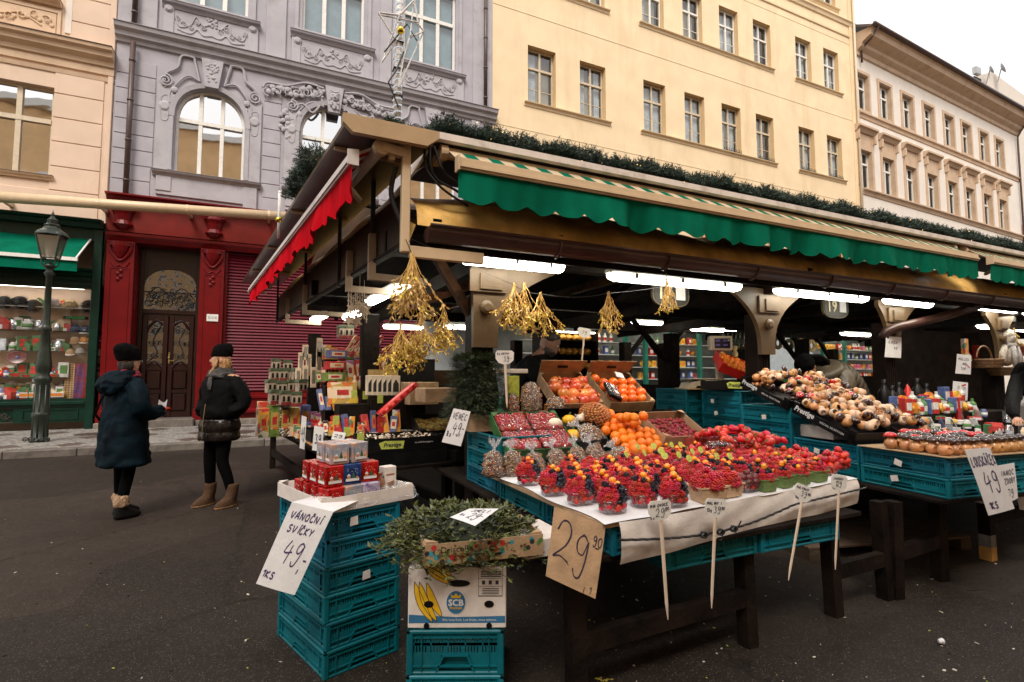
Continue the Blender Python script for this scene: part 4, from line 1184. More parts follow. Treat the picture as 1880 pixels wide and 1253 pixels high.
for t in(.05,.3,.55,.8):
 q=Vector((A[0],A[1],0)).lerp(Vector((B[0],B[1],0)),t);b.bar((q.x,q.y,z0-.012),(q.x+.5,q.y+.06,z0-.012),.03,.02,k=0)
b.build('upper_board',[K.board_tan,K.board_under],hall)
# tan corner post and horizontal rail
b=MB();b.bbox(.745,.80,3.28,3.335,2.20,2.96,.004);b.build('corner_post',K.bar_beige,hall)
b=MB();b.bbox(.801,1.32,3.285,3.33,2.17,2.245,.004);b.build('corner_rail',K.bar_beige,hall)
b=MB();b.bbox(.66,.70,3.3,3.34,2.80,2.955,.003);b.build('hanger',K.bar_beige,hall)
# garland of fir along the upper boards
def garland_mesh(path,n,r,seed):
 rr=random.Random(seed);mb=MB();L_=len(path)-1
 for i in range(n):
  t=rr.random()*L_;a=int(t);f=t-a
  c=Vector(path[a]).lerp(Vector(path[min(a+1,L_)]),f)
  th=rr.uniform(0,2*math.pi);ro=r*rr.random()**.5*(1+.35*sin(t*1.9)*sin(t*.73))
  ax=(Vector(path[min(a+1,L_)])-Vector(path[a])).normalized()
  up=Vector((0,0,1));sd_=ax.cross(up).normalized()
  p=c+sd_*cos(th)*ro+up*abs(sin(th))*ro*1.15+up*(-.02)
  d=(sd_*cos(th)+up*(sin(th)*.8+.3)+ax*rr.uniform(-1.3,1.3));d.normalize()
  l=rr.uniform(.03,.065)
  mb.k=1 if rr.random()<.3 else 0
  s2=d.cross(ax).normalized()*.004
  q=p+d*l
  for nn in range(5):
   e=p+d*l*(.15+.18*nn);o=(d*.6+Vector((rr.uniform(-1,1),rr.uniform(-1,1),rr.uniform(-1,1)))).normalized()*.027
   w_=o.cross(Vector((rr.uniform(-1,1),rr.uniform(-1,1),.3))).normalized()*.0034
   mb.add([e-w_,e+w_,e+o],[(0,1,2)])
  mb.add([p-s2,p+s2,q],[(0,1,2)])
 return mb
M('fir',(.012,.032,.018),.6,.4,30,rand=.1);M('fir_pale',(.05,.09,.065),.6,.4,30)
emat('fairy_warm',(1.0,.6,.22),2.0)
gp=[(.98+.12*i,3.42+.02*sin(i*1.3),3.105+.012*sin(i*.9))for i in range(int((14-.98)/.12))]
gl_=thing('garland','artificial fir garland with tiny warm lights along the top of the green awning board','garland')
garland_mesh(gp,34000,.088,5).build('needles',[K.fir,K.fir_pale],gl_,kind='stuff')
b=MB()
for i in range(150):
 q=gp[rng.randrange(len(gp))];b.ball((q[0]+rng.uniform(-.06,.06),q[1]-rng.uniform(.0,.07),q[2]+rng.uniform(-.03,.09)),.0045,5,3)
b.build('bulbs',K.fairy_warm,gl_,kind='stuff')
b=MB();b.tube([(x,y+.01,z+.01)for x,y,z in gp[::2]],.055,8);b.build('core',K.fir,gl_)
gp2=[(.62+.05*i,3.4,3.04+.03*sin(i))for i in range(9)]
gl2=thing('garland','short tuft of fir garland at the foot of the lit star pole','garland')
garland_mesh(gp2,700,.05,6).build('needles',[K.fir,K.fir_pale],gl2,kind='stuff')
gp3=[(.40-.124*a,3.6+a,3.05)for a in[q*.12 for q in range(48)]]
gp3=[(x_-.03-.03*max(0,sin(i*.3)),y_,z_)for i,(x_,y_,z_)in enumerate(gp3)]
gl3=thing('garland','fir garland on the outer edge of the red awning board','garland')
mbx=garland_mesh(gp3[4:14],1700,.10,8)
mbx.build('needles',[K.fir,K.fir_pale],gl3,kind='stuff')
# lit pole with rope light and star frame
sp_=thing('light_pole','white rope-light pole with a star frame rising above the corner of the stalls','light pole',(.735,3.42,3.0))
b=MB();b.tube([(0,0,0),(0,0,.62),(.01,0,1.3)],.027,8);b.build('pole',M('rope_white',(.75,.74,.74),.25,.1,60,.5,120),sp_,True)
b=MB()
for i in range(26):
 b.tube([(.030*cos(q*1.05),.030*sin(q*1.05),.02+i*.045+.006*q)for q in range(7)],.004,4,cap=False)
b.build('rope_light',emat('rope_glow',(.92,.95,1.0),.45),sp_)
b=MB();S_=[(-.11,.45),(-.02,.72),(-.14,.98),(.0,1.02),(.10,1.25),(.13,.98),(.17,.92),(.07,.8),(.03,.55),(-.0,.2)]
for p,q in zip(S_,S_[1:]):b.tube([(p[0],-.03,p[1]*.62+.22),(q[0],-.03,q[1]*.62+.22)],.007,5)
for p,q in zip(S_[::2],S_[3::2]):b.tube([(p[0],-.01,p[1]*.62+.22),(q[0],-.05,q[1]*.62+.22)],.005,5)
b.build('star_frame',K.rope_white,sp_)
b=MB();b.tube([(.03,-.035,.60),(-.02,-.045,.45),(-.07,-.04,.36),(.0,-.04,.2)],.006,4);b.tube([(-.1,-.04,.56),(.05,-.04,.8),(.12,-.04,.7)],.005,4)
for i in range(4):b.box(-.033,.033,-.033,.033,.10+i*.19,.104+i*.19)
b.build('cable',K.cable,sp_)
b=MB();b.ball((-.0,-.07,.72),.026,10,8);b.build('bauble',M('gold_bauble',(.8,.6,.08),.15,.1,10,metal=1.0),sp_,True)
s2=thing('light_pole','thin clear icicle light pole beyond the red awning','light pole',PZ(512,400,2.9))
b=MB();b.tube([(0,0,-.2),(0,0,.26)],.014,6);b.build('pole',K.rope_white,s2,True);b=MB();b.ball((0,0,-.02),.03,8,6);b.build('bauble',K.gold_bauble,s2,True)
# awnings
def awning(name,label,P0,P1,out,zb,cloth,cloth2,barm,drop,per,sharp,z_roll,back,stripe,seed):
 """P0->P1 line of the front bar; out = unit vector towards the street"""
 rr=random.Random(seed)
 root=thing(name,label,'awning')
 P0=Vector(P0);P1=Vector(P1);d=(P1-P0);Ln=d.length;d.normalize();out=Vector(out)
 def W(a,o,z):q=P0+d*a+out*o;return(q.x,q.y,z)
 b=MB()
 for(o0,o1,za,zb_)in((-.018,.018,zb-.075,zb),(.018,.030,zb-.06,zb-.045),(-.03,.0,zb-.0,zb+.012)):
  b.add([W(0,o0,za),W(Ln,o0,za),W(Ln,o1,za),W(0,o1,za),W(0,o0,zb_),W(Ln,o0,zb_),W(Ln,o1,zb_),W(0,o1,zb_)],
    [(0,3,2,1),(4,5,6,7),(0,1,5,4),(1,2,6,5),(2,3,7,6),(3,0,4,7)])
 b.add([W(-.012,-.035,zb-.085),W(0,-.035,zb-.085),W(0,.035,zb-.085),W(-.012,.035,zb-.085),W(-.012,-.035,zb+.02),W(0,-.035,zb+.02),W(0,.035,zb+.01),W(-.012,.035,zb+.01)],
   [(0,3,2,1),(4,5,6,7),(0,1,5,4),(1,2,6,5),(2,3,7,6),(3,0,4,7)])
 b.build('front_bar',MATS[barm],root)
 # valance: wavy cloth with a scalloped hem
 b=MB();nu=int(Ln/.02);nv=7
 ph=[rr.uniform(0,6)for _ in range(6)]
 fold=[(rr.uniform(0,Ln),rr.uniform(.03,.14),rr.uniform(-.035,.03))for _ in range(int(Ln*3.5))]
 def V(u,v):
  a=u*Ln;aw=a+.02*sin(a*1.7+ph[2])+.012*sin(a*5+ph[3]);s_=abs(sin(math.pi*aw/per));s_=(s_**.8)if not sharp else(1-abs(((a/per)%1)*2-1))
  dr=drop-(.05 if not sharp else .05)*(1-s_)
  f=.012*sin(a*7+ph[0])+.008*sin(a*17+ph[1])+.006*sin(a*41+ph[2])
  for(fa,fw,fh)in fold:f+=fh*math.exp(-((a-fa-.05*v)/fw)**2)
  return W(a,.0+f*v*1.4+.002,zb-.07-dr*v+.003*sin(a*3))
 b.grid(V,nu,nv);b.build('valance',MATS[cloth],root,True)
 # hem binding
 b=MB();hp=[V(i/nu,1.0)for i in range(0,nu+1)]
 b.tube(hp,.0028,4);b.build('hem',MATS[cloth],root)
 # sloping cloth in stripes, each stripe its own strip
 b=MB();n=int(Ln/stripe)
 for i in range(n):
  a0,a1=i*stripe,(i+1)*stripe
  q=[W(a0,-.02,zb+.0),W(a1,-.02,zb+.0),W(a1,-back,z_roll),W(a0,-back,z_roll)]
  b.add(q,[(0,1,2,3)],i%2)
 b.build('striped_cloth',[MATS[cloth2[0]],MATS[cloth2[1]]],root)
 b=MB();b.tube([W(-.02,-back,z_roll-.03),W(Ln+.02,-back,z_roll-.03)],.04,10);b.build('roller',MATS[cloth2[0]],root,True)
 for a in(-.05,Ln+.0):b=MB();b.tube([W(a,-back,z_roll-.03),W(a+.05,-back,z_roll-.03)],.052,14);b.bar(W(a+.02,-back,z_roll-.03),W(a+.02,-back-.16,z_roll-.04),.05,.06);b.build('end_cap',K.bar_beige,root)
 # folding arms
 for a in(.35,Ln-.5):
  b=MB();b.bar(W(a,-.03,zb-.06),W(a+.25,-back-.05,zb-.10),.03,.03);b.build('folding_arm',K.bar_beige,root)
 return root
awning('green_awning','green scalloped awning with beige bar over the fruit stall',(1.065,3.10,0),(7.38,3.10,0),(0,-1,0),2.80,'awning_green',('awning_cream','awning_green'),'bar_beige',.225,.235,False,2.962,.25,.095,1)
awning('green_awning','second green awning, cut by the right border of the view',(7.68,3.10,0),(13.4,3.10,0),(0,-1,0),2.80,'awning_green',('awning_cream','awning_green'),'bar_beige',.225,.235,False,2.962,.25,.095,2)
r0=Vector((.435,3.29,0));r1=Vector((-.33,9.28,0));oo=Vector((-(r1-r0).y,(r1-r0).x,0)).normalized()
awning('red_awning','red awning with pointed hem and white bar on the left side of the stalls',r0,r1,oo,2.80,'awning_red',('awning_white','awning_red'),'awning_white',.23,.20,True,2.89,.17,.08,3)
# thick black cables at the corner
cb=thing('cable_bundle','black electric cables looping down at the corner of the awnings','cable')
for k_,pts in enumerate(([(.93,3.3,2.95),(.93,3.28,2.82),(.98,3.3,2.72),(1.12,3.3,2.66),(1.25,3.32,2.60)],[(.96,3.3,2.94),(1.0,3.27,2.80),(1.08,3.3,2.74),(1.3,3.3,2.66)],[(.9,3.32,2.93),(.91,3.3,2.78),(1.02,3.3,2.66),(1.22,3.34,2.58)],[(.72,3.36,2.78),(.70,3.4,2.6),(.78,3.4,2.4),(.84,3.42,2.22)])):
 b=MB();P=[Vector(p)for p in pts];sm=[]
 for i in range(len(P)-1):
  p0,p1,p2,p3=P[max(i-1,0)],P[i],P[i+1],P[min(i+2,len(P)-1)]
  for q in range(6):
   t=q/6;sm.append(0.5*((2*p1)+(-p0+p2)*t+(2*p0-5*p1+4*p2-p3)*t*t+(-p0+3*p1-3*p2+p3)*t**3))
 sm.append(P[-1]);b.tube(sm,.017 if k_==3 else .009,6);b.build('cable',K.cable,cb,True)
# fluorescent lamps
def lamp_proto():
 root=put('fluorescent_lamp',None)
 b=MB();b.bbox(-.5,.5,-.045,.045,.0,.045,.01);b.build('housing',K.lamp_grey,root)
 b=MB();n=8;pr=[(-.062*cos(math.pi*i/n),-.058*sin(math.pi*i/n))for i in range(n+1)]
 secs=[(-.5,.25),(-.485,.75),(-.45,1),(.45,1),(.485,.75),(.5,.25)]
 vs=[(x,y*s_,z*s_)for x,s_ in secs for y,z in pr]
 F=[(i*(n+1)+j,i*(n+1)+j+1,(i+1)*(n+1)+j+1,(i+1)*(n+1)+j)for i in range(len(secs)-1)for j in range(n)]
 b.add(vs,F);b.build('diffuser',K.tube_light,root,True)
 b=MB()
 for x in(-.33,0,.33):b.box(x-.012,x+.012,-.066,-.055,-.03,.01)
 b.build('clip',K.lamp_grey,root)
 return freeze(root)
lp=lamp_proto()
LAMPS=[((1.65,3.5,2.26),.86,0,'first fluorescent lamp from the left under the gutter'),
 ((3.28,3.53,2.25),1.5,-.02,'long fluorescent lamp hiding the top of number 17'),((5.25,3.52,2.26),1.42,-.02,'long warm lamp above number 19'),
 ((6.75,3.5,2.27),.9,0,'lamp just right of the number 19 plate'),((9.3,3.55,2.32),2.0,0,'lamp beside the number 21 plate'),
 ((1.02,5.1,2.22),1.4,R(94),'slanting lamp behind the golden mistletoe'),((.62,7.9,2.25),.75,R(97),'lamp end seen under the red awning'),
 ((.95,6.9,2.2),.7,R(97),'short lamp behind the hanging straw stars'),
 ((2.1,9.0,2.27),.7,0,'distant lamp before the pink shutter, left of the golden mistletoe'),((3.2,8.6,2.27),1.0,0,'distant lamp before the pink shutter, right of the golden mistletoe'),
 ((11.8,7.2,2.34),1.0,0,'small distant lamp left of the sloping drainpipe'),((8.1,7.9,2.36),.9,0,'distant lamp above the weighing scale'),
 ((9.0,8.4,2.4),.9,0,'distant lamp right of the weighing scale'),((12.4,4.85,2.30),1.9,0,'long lamp over the plush toys at the right border'),((6.3,7.6,2.4),.7,0,'small distant lamp above the bread shelves')]
for i,(p,L_,rz,lb)in enumerate(LAMPS):
 o=lp if i==0 else dup(lp)
 o.location=p;o.rotation_euler=(0,0,rz);o.scale=(L_,1,1)
 tag(o,lb,'lamp','fluorescent lamps under the market roof')
 if i==0:
  for nm in KIDS[lp.name]:pass
# number plates
M('plate_dark',(.012,.010,.007),.5,.2,10);M('plate_rim',(.09,.07,.035),.5,.2,10);M('plate_cream',(.70,.62,.42),.6,.08)
for txt,p,s_ in(('17',(3.60,3.97,2.215),1.0),('19',(6.15,3.97,2.225),1.0),('21',(10.3,3.97,2.30),1.05)):
 t_=thing('number_plate','oval plate with number %s hanging under the roof'%txt,'number plate',p,0,'stall number plates')
 b=MB();pts=[(.235*math.copysign(abs(cos(a))**.7,cos(a)),.135*math.copysign(abs(sin(a))**.7,sin(a)))for a in[2*math.pi*i/28 for i in range(28)]]
 b.prism(pts,0,.03,'y',0);b.prism([(x*.93,z*.9)for x,z in pts],-.004,.0,'y',1);b.build('plate',[K.plate_rim,K.plate_dark],t_)
 me=text_mesh(txt,.19,.002,mt=K.plate_cream,bold=.004);put('lettering',me,t_,(-.09,-.008,-.0),rot=FACE_FRONT)
 b=MB();b.box(.05,.17,-.012,-.005,-.06,.075);b.build('paper',K.paper,t_)
 b=MB();b.bar((-.15,.01,.12),(-.15,.01,.2),.008);b.bar((.15,.01,.12),(.15,.01,.2),.008);b.build('hanger',K.black_metal,t_)
# inner walls and the lit shelves beyond the hall
M('pale_wall',(.35,.38,.40),.8,.1,4)
M('kiosk_green',(.01,.13,.09),.5,.2,6)
kiosk=put('kiosk_row',None);tag(kiosk,'row of green framed kiosks with lit shelves behind the hall','kiosk')
b=MB()
for x in(6.0,8.35,9.0,9.85,10.9,13.2,16.2,17.3,19.4):b.box(x-.05,x+.05,10.9,11.0,.1,2.9)
b.box(3.2,24,10.88,10.98,2.75,3.3);b.box(3.2,24,10.88,10.98,.12,.9);b.build('frame',K.kiosk_green,kiosk)
b=MB();b.box(3.2,24,12.0,12.05,.1,3.4);b.build('back_wall',K.pale_wall,kiosk)
b=MB();b.box(12.6,15.2,10.6,10.7,.2,2.6);b.build('white_panel',M('panel_blue',(.42,.47,.50),.6,.08),kiosk)
b=MB();b.box(3.0,24,10.4,12.3,3.3,3.45);b.build('canopy',K.dark_wood,kiosk)
for z in(1.0,1.32,1.64,1.96,2.28):
 b=MB();b.box(5.5,20,11.15,11.6,z-.02,z);b.build('shelf',K.lamp_grey,kiosk)
b=MB();b.box(6.1,8.2,11.05,11.1,2.62,2.66);b.box(9.1,11.0,11.05,11.1,2.62,2.66);b.box(16.3,19.3,11.05,11.1,2.62,2.66);b.build('strip_light',emat('strip',(1,.9,.7),9.0),kiosk)
pk=[M('pk_red',(.5,.04,.03),.4,.2,30),M('pk_yellow',(.75,.45,.06),.4,.2,30),M('pk_white',(.7,.68,.66),.4,.2,30),M('pk_orange',(.7,.22,.03),.4,.2,30),M('pk_blue',(.08,.12,.3),.4,.2,30),M('pk_green',(.10,.25,.07),.4,.2,30),M('pk_pink',(.6,.2,.3),.4,.2,30)]
def packet(w,d,h,top,k,shape):
 b=MB()
 if shape==0:b.bbox(-w/2,w/2,-d/2,d/2,0,h,.006,0);b.box(-w*.36,w*.36,-d/2-.002,-d/2,h*.3,h*.75,1)
 elif shape==1:b.lathe([(w*.45,0),(w*.5,h*.1),(w*.5,h*.62),(w*.2,h*.8),(w*.2,h),(0,h)],9,0);b.lathe([(w*.51,h*.2),(w*.51,h*.5)],9,1)
 else:b.at(0,0,h*.5,R(90)).lathe([(w*.2,-.03),(w*.5,-.02),(w*.5,.02),(w*.2,.03)],12,0);b.at();b.ball((0,-.03,h*.5),w*.2,6,4,1)
 return b.mesh('packet',[pk[k],pk[top]])
pms=[packet(.12,.1,.2,2,0,0),packet(.14,.1,.18,3,1,0),packet(.1,.1,.24,0,2,1),packet(.16,.1,.2,1,3,2),packet(.12,.1,.22,2,4,0),packet(.1,.1,.22,2,5,1),packet(.12,.1,.16,0,6,0),packet(.18,.1,.2,3,1,2)]
PKC=['red','yellow','white','cream','blue','green','pink','orange']
for z in(1.0,1.32,1.64,1.96,2.28):
 x=6.15
 while x<19.5:
  if 8.25<x<9.05 or 11.1<x<13.1 or 13<x<16.3:x+=.2;continue
  row=int(z*7+x*.8)
  put_=put('packet',pms[(row*3+(rng.random()<.3))%8],None,(x,11.3+rng.uniform(-.04,.04),z),rng.uniform(-.2,.2))
  tag(put_,'small %s packet on the %s shelf of the %s lit kiosk behind the hall'%(PKC[(row*3+(put_.data is not pms[(row*3)%8]))%8],ORDW[round((z-1)/.32)],'left' if x<8.3 else 'middle' if x<13 else 'right'),'packet','packets on the kiosk shelves')
  x+=rng.uniform(.16,.26)
# closer lit bread shelf in the middle of the hall, behind the seller
bs=put('bread_shelf',None,None,(4.02,6.9,0));tag(bs,'lit shelf of golden rolls behind the seller in black','shelf')
b=MB();b.box(-.45,.5,0,.03,.5,2.1);b.box(-.47,-.44,-.3,0,.5,2.1);b.box(.48,.51,-.3,0,.5,2.1);b.build('frame',K.dark_wood,bs)
for z in(1.28,1.5,1.72,1.93):
 b=MB();b.box(-.44,.48,-.28,0,z-.015,z);b.build('shelf',K.dark_wood,bs)
b=MB();b.box(-.4,.45,-.3,-.27,2.04,2.06);b.build('strip_light',K.strip,bs)
bun=MB();bun.ball((0,0,.05),.06,9,6,sc=(1,1.2,.85));bunm=bun.mesh('roll',M('bun',(.75,.36,.06),.45,.3,20),True)
for z in(1.28,1.5,1.72,1.93):
 for i in range(8):
  o=put('bread_roll',bunm,None,(3.62+i*.115,6.74+rng.uniform(-.02,.02),z+.001));tag(o,'round golden roll on the lit shelf behind the seller','roll','rolls on the lit shelf')
# partitions that keep the hall dark
for x in(2.3,5.3):b=MB();b.box(x,x+.04,6.2,8.9,0,1.27);b.build('partition',K.dark_wood,hall)
b=MB();b.box(1.2,3.4,8.85,8.9,.3,1.5);b.build('partition',K.fascia_wood,hall)
b=MB();b.box(10.44,18,8.9,8.94,0,1.4);b.build('partition',K.dark_wood,hall)
# wicker wreath discs hung on the far side
wr=MB();wr.at(0,0,0,R(90))
n=18
for q in range(2):
 rr_=.10+.045*q
 wr.tube([(rr_*cos(2*math.pi*i/n),rr_*sin(2*math.pi*i/n),0)for i in range(n+1)],.03,6)
wr.at();wrm=wr.mesh('straw_wreath',M('straw',(.42,.28,.10),.7,.3,50,.4,80),True)
for i,(u,v)in enumerate(((1428,630),(1449,634),(1470,632),(1490,635),(1642,620),(1693,590),(1695,650))):
 p=PY(u,v,7.9 if i<5 else 6.8);o=put('straw_wreath',wrm,None,p);o.scale=(.85,.85,.85);tag(o,'flat straw wreath hanging at the back of the hall','wreath','straw wreaths at the back of the hall')
# ================================================================ LAMP POST and SHOP
lpz=PZ(72,812,.12)
lamp=thing('street_lamp','old green cast-iron gas lamp on the pavement before the souvenir shop','street lamp',(lpz.x,lpz.y,.125),sc=.915)
M('lamp_green',(.015,.024,.016),.4,.25,12,.15,60)
b=MB();b.lathe([(.17,0),(.17,.04),(.14,.06),(.14,.5),(.16,.53),(.16,.6),(.13,.64),(.125,1.25),(.15,1.3),(.15,1.36),(.10,1.42),(.135,1.5),(.14,1.65),(.10,1.95),(.075,2.35),(.11,2.4),(.075,2.46),(.065,2.5),(.055,3.55),(.10,3.6),(.06,3.66),(.09,3.74),(.13,3.76),(.05,3.8),(.05,3.85)],12)
for i in range(8):
 a=i*math.pi/4;b.bar((.13*cos(a),.13*sin(a),.1),(.12*cos(a),.12*sin(a),1.2),.03)
for i in range(5):scroll(b,-.18+.09*i,.07,-.15,.05,1.4,i,1,.012)
b.build('column',K.lamp_green,lamp,True)
b=MB()
for i in range(4):
 a=math.pi/4+i*math.pi/2;c_,s_=cos(a),sin(a)
 b.tube([(.04*c_,.04*s_,3.74),(.16*c_,.16*s_,3.80),(.17*c_,.17*s_,3.93)],.012,5)
 b.bar((.17*c_,.17*s_,3.93),(.29*c_,.29*s_,4.42),.025)
 a2=a+math.pi/2;b.bar((.17*c_,.17*s_,3.93),(.17*cos(a2),.17*sin(a2),3.93),.022);b.bar((.29*c_,.29*s_,4.42),(.29*cos(a2),.29*sin(a2),4.42),.035)
 for q in range(4):
  t=(q+.5)/4;x_=.29*(c_+(cos(a2)-c_)*t);y_=.29*(s_+(sin(a2)-s_)*t);b.ball((x_,y_,4.46),.03,6,4)
b.build('lantern_frame',K.lamp_green,lamp)
b=MB();b.at(0,0,0,0,0,math.pi/4)
b.lathe([(.31,4.43),(.27,4.5),(.16,4.58),(.14,4.62),(.15,4.66),(.09,4.7),(.1,4.78),(.06,4.82),(.035,4.86),(.04,4.9),(.012,4.95),(.0,5.02)],8);b.at();b.build('lantern_roof',K.lamp_green,lamp)
b=MB();
for i in range(4):
 a=math.pi/4+i*math.pi/2;a2=a+math.pi/2
 b.quad((.165*cos(a),.165*sin(a),3.94),(.165*cos(a2),.165*sin(a2),3.94),(.283*cos(a2),.283*sin(a2),4.41),(.283*cos(a),.283*sin(a),4.41))
b.build('lantern_glass',glass_mat('frosted',.5,(.75,.72,.68),.3),lamp)
b=MB();b.lathe([(.03,3.94),(.035,4.1),(.05,4.2),(.03,4.35),(0,4.4)],8);b.build('mantle',K.paper,lamp)
shop=put('souvenir_shop',None);tag(shop,'dark green souvenir shop front with lit window at the far left','shop')
SX0,SX1=-9.5,-3.84
b=MB()
b.box(SX0,SX1,YF-.1,YF+.0,4.72,5.2);band(b,[(0,-.1),(.14,-.1),(.2,0),(.3,.02),(.32,.08),(0,.12)],SX0,SX1,YF-.1,5.12)
b.box(SX0,SX1,YF-.1,YF+.0,3.52,4.0)
for z in(3.6,3.72,3.84,3.96):b.box(SX0,SX1-.18,YF-.13,YF-.10,z,z+.06)
b.bbox(SX1-.17,SX1,YF-.16,YF+.0,.12,5.0,.01);b.box(SX0,SX1-.17,YF-.1,YF,.66,.86);b.bbox(SX0,SX1-.17,YF-.16,YF-.04,.72,.80,.01)
b.box(SX1-1.5,SX1-.17,YF-.08,YF,.3,.66);rect_frame(b,SX1-1.35,SX1-.3,.36,.62,YF-.1,YF-.081,.03)
b.box(SX0,SX1-1.5,YF-.02,YF,.3,.66)
b.build('front',K.green_paint,shop)
b=MB()
for i in range(22):
 x=SX1-1.65-.19*i;scroll(b,x,.48,YF-.05,.085,1.5,i,1 if i%2 else-1,.01)
for i in range(11):b.tube([(SX1-1.5-.4*i,YF-.04,.32),(SX1-1.7-.4*i,YF-.04,.48),(SX1-1.9-.4*i,YF-.04,.64)],.01,4)
b.box(SX0,SX1-1.5,YF-.06,YF-.04,.31,.33);b.box(SX0,SX1-1.5,YF-.06,YF-.04,.63,.65)
b.build('grille',K.iron,shop)
b=MB();b.quad((SX0,YF-.06,.86),(SX1-.17,YF-.06,.86),(SX1-.17,YF-.06,3.52),(SX0,YF-.06,3.52));b.build('pane',K.shop_glass,shop)
b=MB();b.box(SX0,SX1-.02,YF+1.2,YF+1.25,.2,4.2);b.box(SX0,SX1-.02,YF,YF+1.2,3.6,3.65);b.box(SX0,SX1-.02,YF,YF+1.2,.6,.84);b.box(SX1-.12,SX1-.08,YF,YF+1.2,.6,3.6)
b.build('interior',M('shop_wall',(.05,.04,.035),.8,.5,6),shop)
b=MB();b.box(SX0+.2,SX1-.4,YF+.12,YF+.2,3.54,3.57);b.box(SX0+.2,SX1-.4,YF+.75,YF+.8,3.52,3.55);b.build('strip_light',emat('shop_strip',(1,.90,.78),9.0),shop)
for z in(1.36,2.0,2.5,3.08):
 b=MB();b.box(SX0+.1,SX1-(1.25 if z<3 else .2),YF+.25,YF+.65,z-.02,z);b.build('shelf',MATS['window_glass_soft' if z==2.5 else 'lamp_grey'],shop)
b=MB();z=3.0
for i in range(40):b.box(SX0+.2+i*.13,SX0+.208+i*.13,YF+.7,YF+.708,2.95,3.5)
for z in(3.1,3.2,3.3,3.4):b.box(SX0+.2,SX1-.2,YF+.7,YF+.708,z,z+.008)
b.build('wire_grid',K.steel,shop)
# awning of the shop
sa=thing('shop_awning','short green awning with white bar over the souvenir shop window','awning')
b=MB();b.grid(lambda u,v:(SX0+u*(SX1-.28-SX0),YF-.12-.75*v,4.74-.62*v+.01*sin(u*40)),60,4);b.build('cloth',K.awning_green,sa,True)
b=MB();b.box(SX0,SX1-.26,YF-.93,YF-.86,4.05,4.13);b.bar((SX1-.3,YF-.9,4.1),(SX1-.24,YF-.12,4.75),.03);b.build('front_bar',K.frame_white,sa)
b=MB();b.grid(lambda u,v:(SX0+u*(SX1-.27-SX0),YF-.88+.01*sin(u*70)*v,4.05-.24*v),90,2);b.build('valance',K.awning_green,sa,True)
# closed white awning tube running along the facade
wt=thing('awning_tube','long closed cream awning tube fixed along the facades above the shop and door','awning')
pa=PY(-60,358,15.2);pb_=PY(527,398,15.2)
b=MB();b.tube([pa,pa.lerp(pb_,.5),pb_],.12,14);b.build('tube',K.bar_beige,wt,True)
b=MB()
for t in(.08,.36,.64,.93):
 q=pa.lerp(pb_,t);b.tube([q+Vector((-.03,0,0)),q+Vector((.03,0,0))],.126,14);b.box(q.x-.04,q.x+.04,q.y,YF,q.z-.04,q.z+.06)
b.build('wall_bracket',K.bar_beige,wt)
# ================================================================ CRATES
def crate_mesh(L_=.6,W_=.4,H_=.125,name='crate',style=0):
 """open stacking crate: rim, foot, corner posts, recessed slotted walls with ribs and hand holes"""
 mb=MB()
 def wall(l,m):
  mb.m=m;h=l/2;t=.018
  # rims and foot rails stand proud
  mb.bbox(-h,h,-t,0,H_-.016,H_,.004);mb.bbox(-h+.008,h-.008,-t*.7,0,0,.012,.003)
  mb.box(-h+.01,h-.01,-t*.75,-.001,H_-.034,H_-.028)
  mb.box(-h+.006,h-.006,-t*.75,-.001,.030,.036)
  for x in(-h+.006,-h+.06,h-.064,h-.010):mb.box(x,x+.004,-t*.75,-.001,.012,H_-.016)
  # trapezoid hand hole at the middle foot, others beside it
  hw=.075 if l>.5 else .065;top=H_*.40
  zt=H_-.016
  def slab(a,b,z0,z1):
   if b>a and z1>z0:mb.box(a,b,-.006,-.002,z0,z1)
  mb.prism([(-hw-.016,.012),(-hw+.012,top+.006),(hw-.012,top+.006),(hw+.016,.012),(hw+.008,.012),(hw-.018,top),(-hw+.018,top),(-hw-.008,.012)],-t*.75,-.001,'y')
  slab(-h+.01,-hw-.004,.012,.034);slab(hw+.004,h-.01,.012,.034)
  slab(-h+.01,-hw+.006,.034,top+.004);slab(hw-.006,h-.01,.034,top+.004)
  mb.box(-hw,hw,.012,.016,.012,top)
  # slotted field above: groups of upright slots
  z0=top+.004;z1=zt
  slab(-h+.01,h-.01,z1-.014,z1);slab(-h+.01,h-.01,z0,z0+.010)
  x=-h+.01;i=0
  while x<h-.012:
   grp=i%5
   w_=.016 if grp==0 else .0065
   slab(x,min(x+w_,h-.01),z0+.010,z1-.014)
   if H_>.15:slab(x,x+.014,(z0+z1)/2-.006,(z0+z1)/2+.006)
   x+=w_+.0058;i+=1
  if H_>.15:slab(-h+.01,h-.01,(z0+z1)/2-.005,(z0+z1)/2+.005)
 for s_ in(0,1):
  wall(L_,Matrix.Rotation(math.pi*s_,4,'Z')@Matrix.Translation((0,-W_/2+.018,0)))
  wall(W_,Matrix.Rotation(math.pi*s_+math.pi/2,4,'Z')@Matrix.Translation((0,-L_/2+.018,0)))
 mb.m=Matrix.Identity(4)
 mb.box(-L_/2+.02,L_/2-.02,-W_/2+.02,W_/2-.02,.004,.009)
 for sx in(-1,1):
  for sy in(-1,1):
   x,y=sx*(L_/2-.014),sy*(W_/2-.014);mb.bbox(x-.013,x+.013,y-.013,y+.013,0,H_,.004)
 return mb.mesh(name,K.teal)
CR=crate_mesh();CRT=crate_mesh(H_=.178);CRS=crate_mesh(L_=.4,W_=.3,H_=.125)
ORD=['lowest','second','third','fourth','fifth','topmost']
def crate(x,y,z,rz,label,me=CR,group='turquoise crates'):
 o=put('crate',me,None,(x,y,z),rz);return tag(o,label,'crate',group)
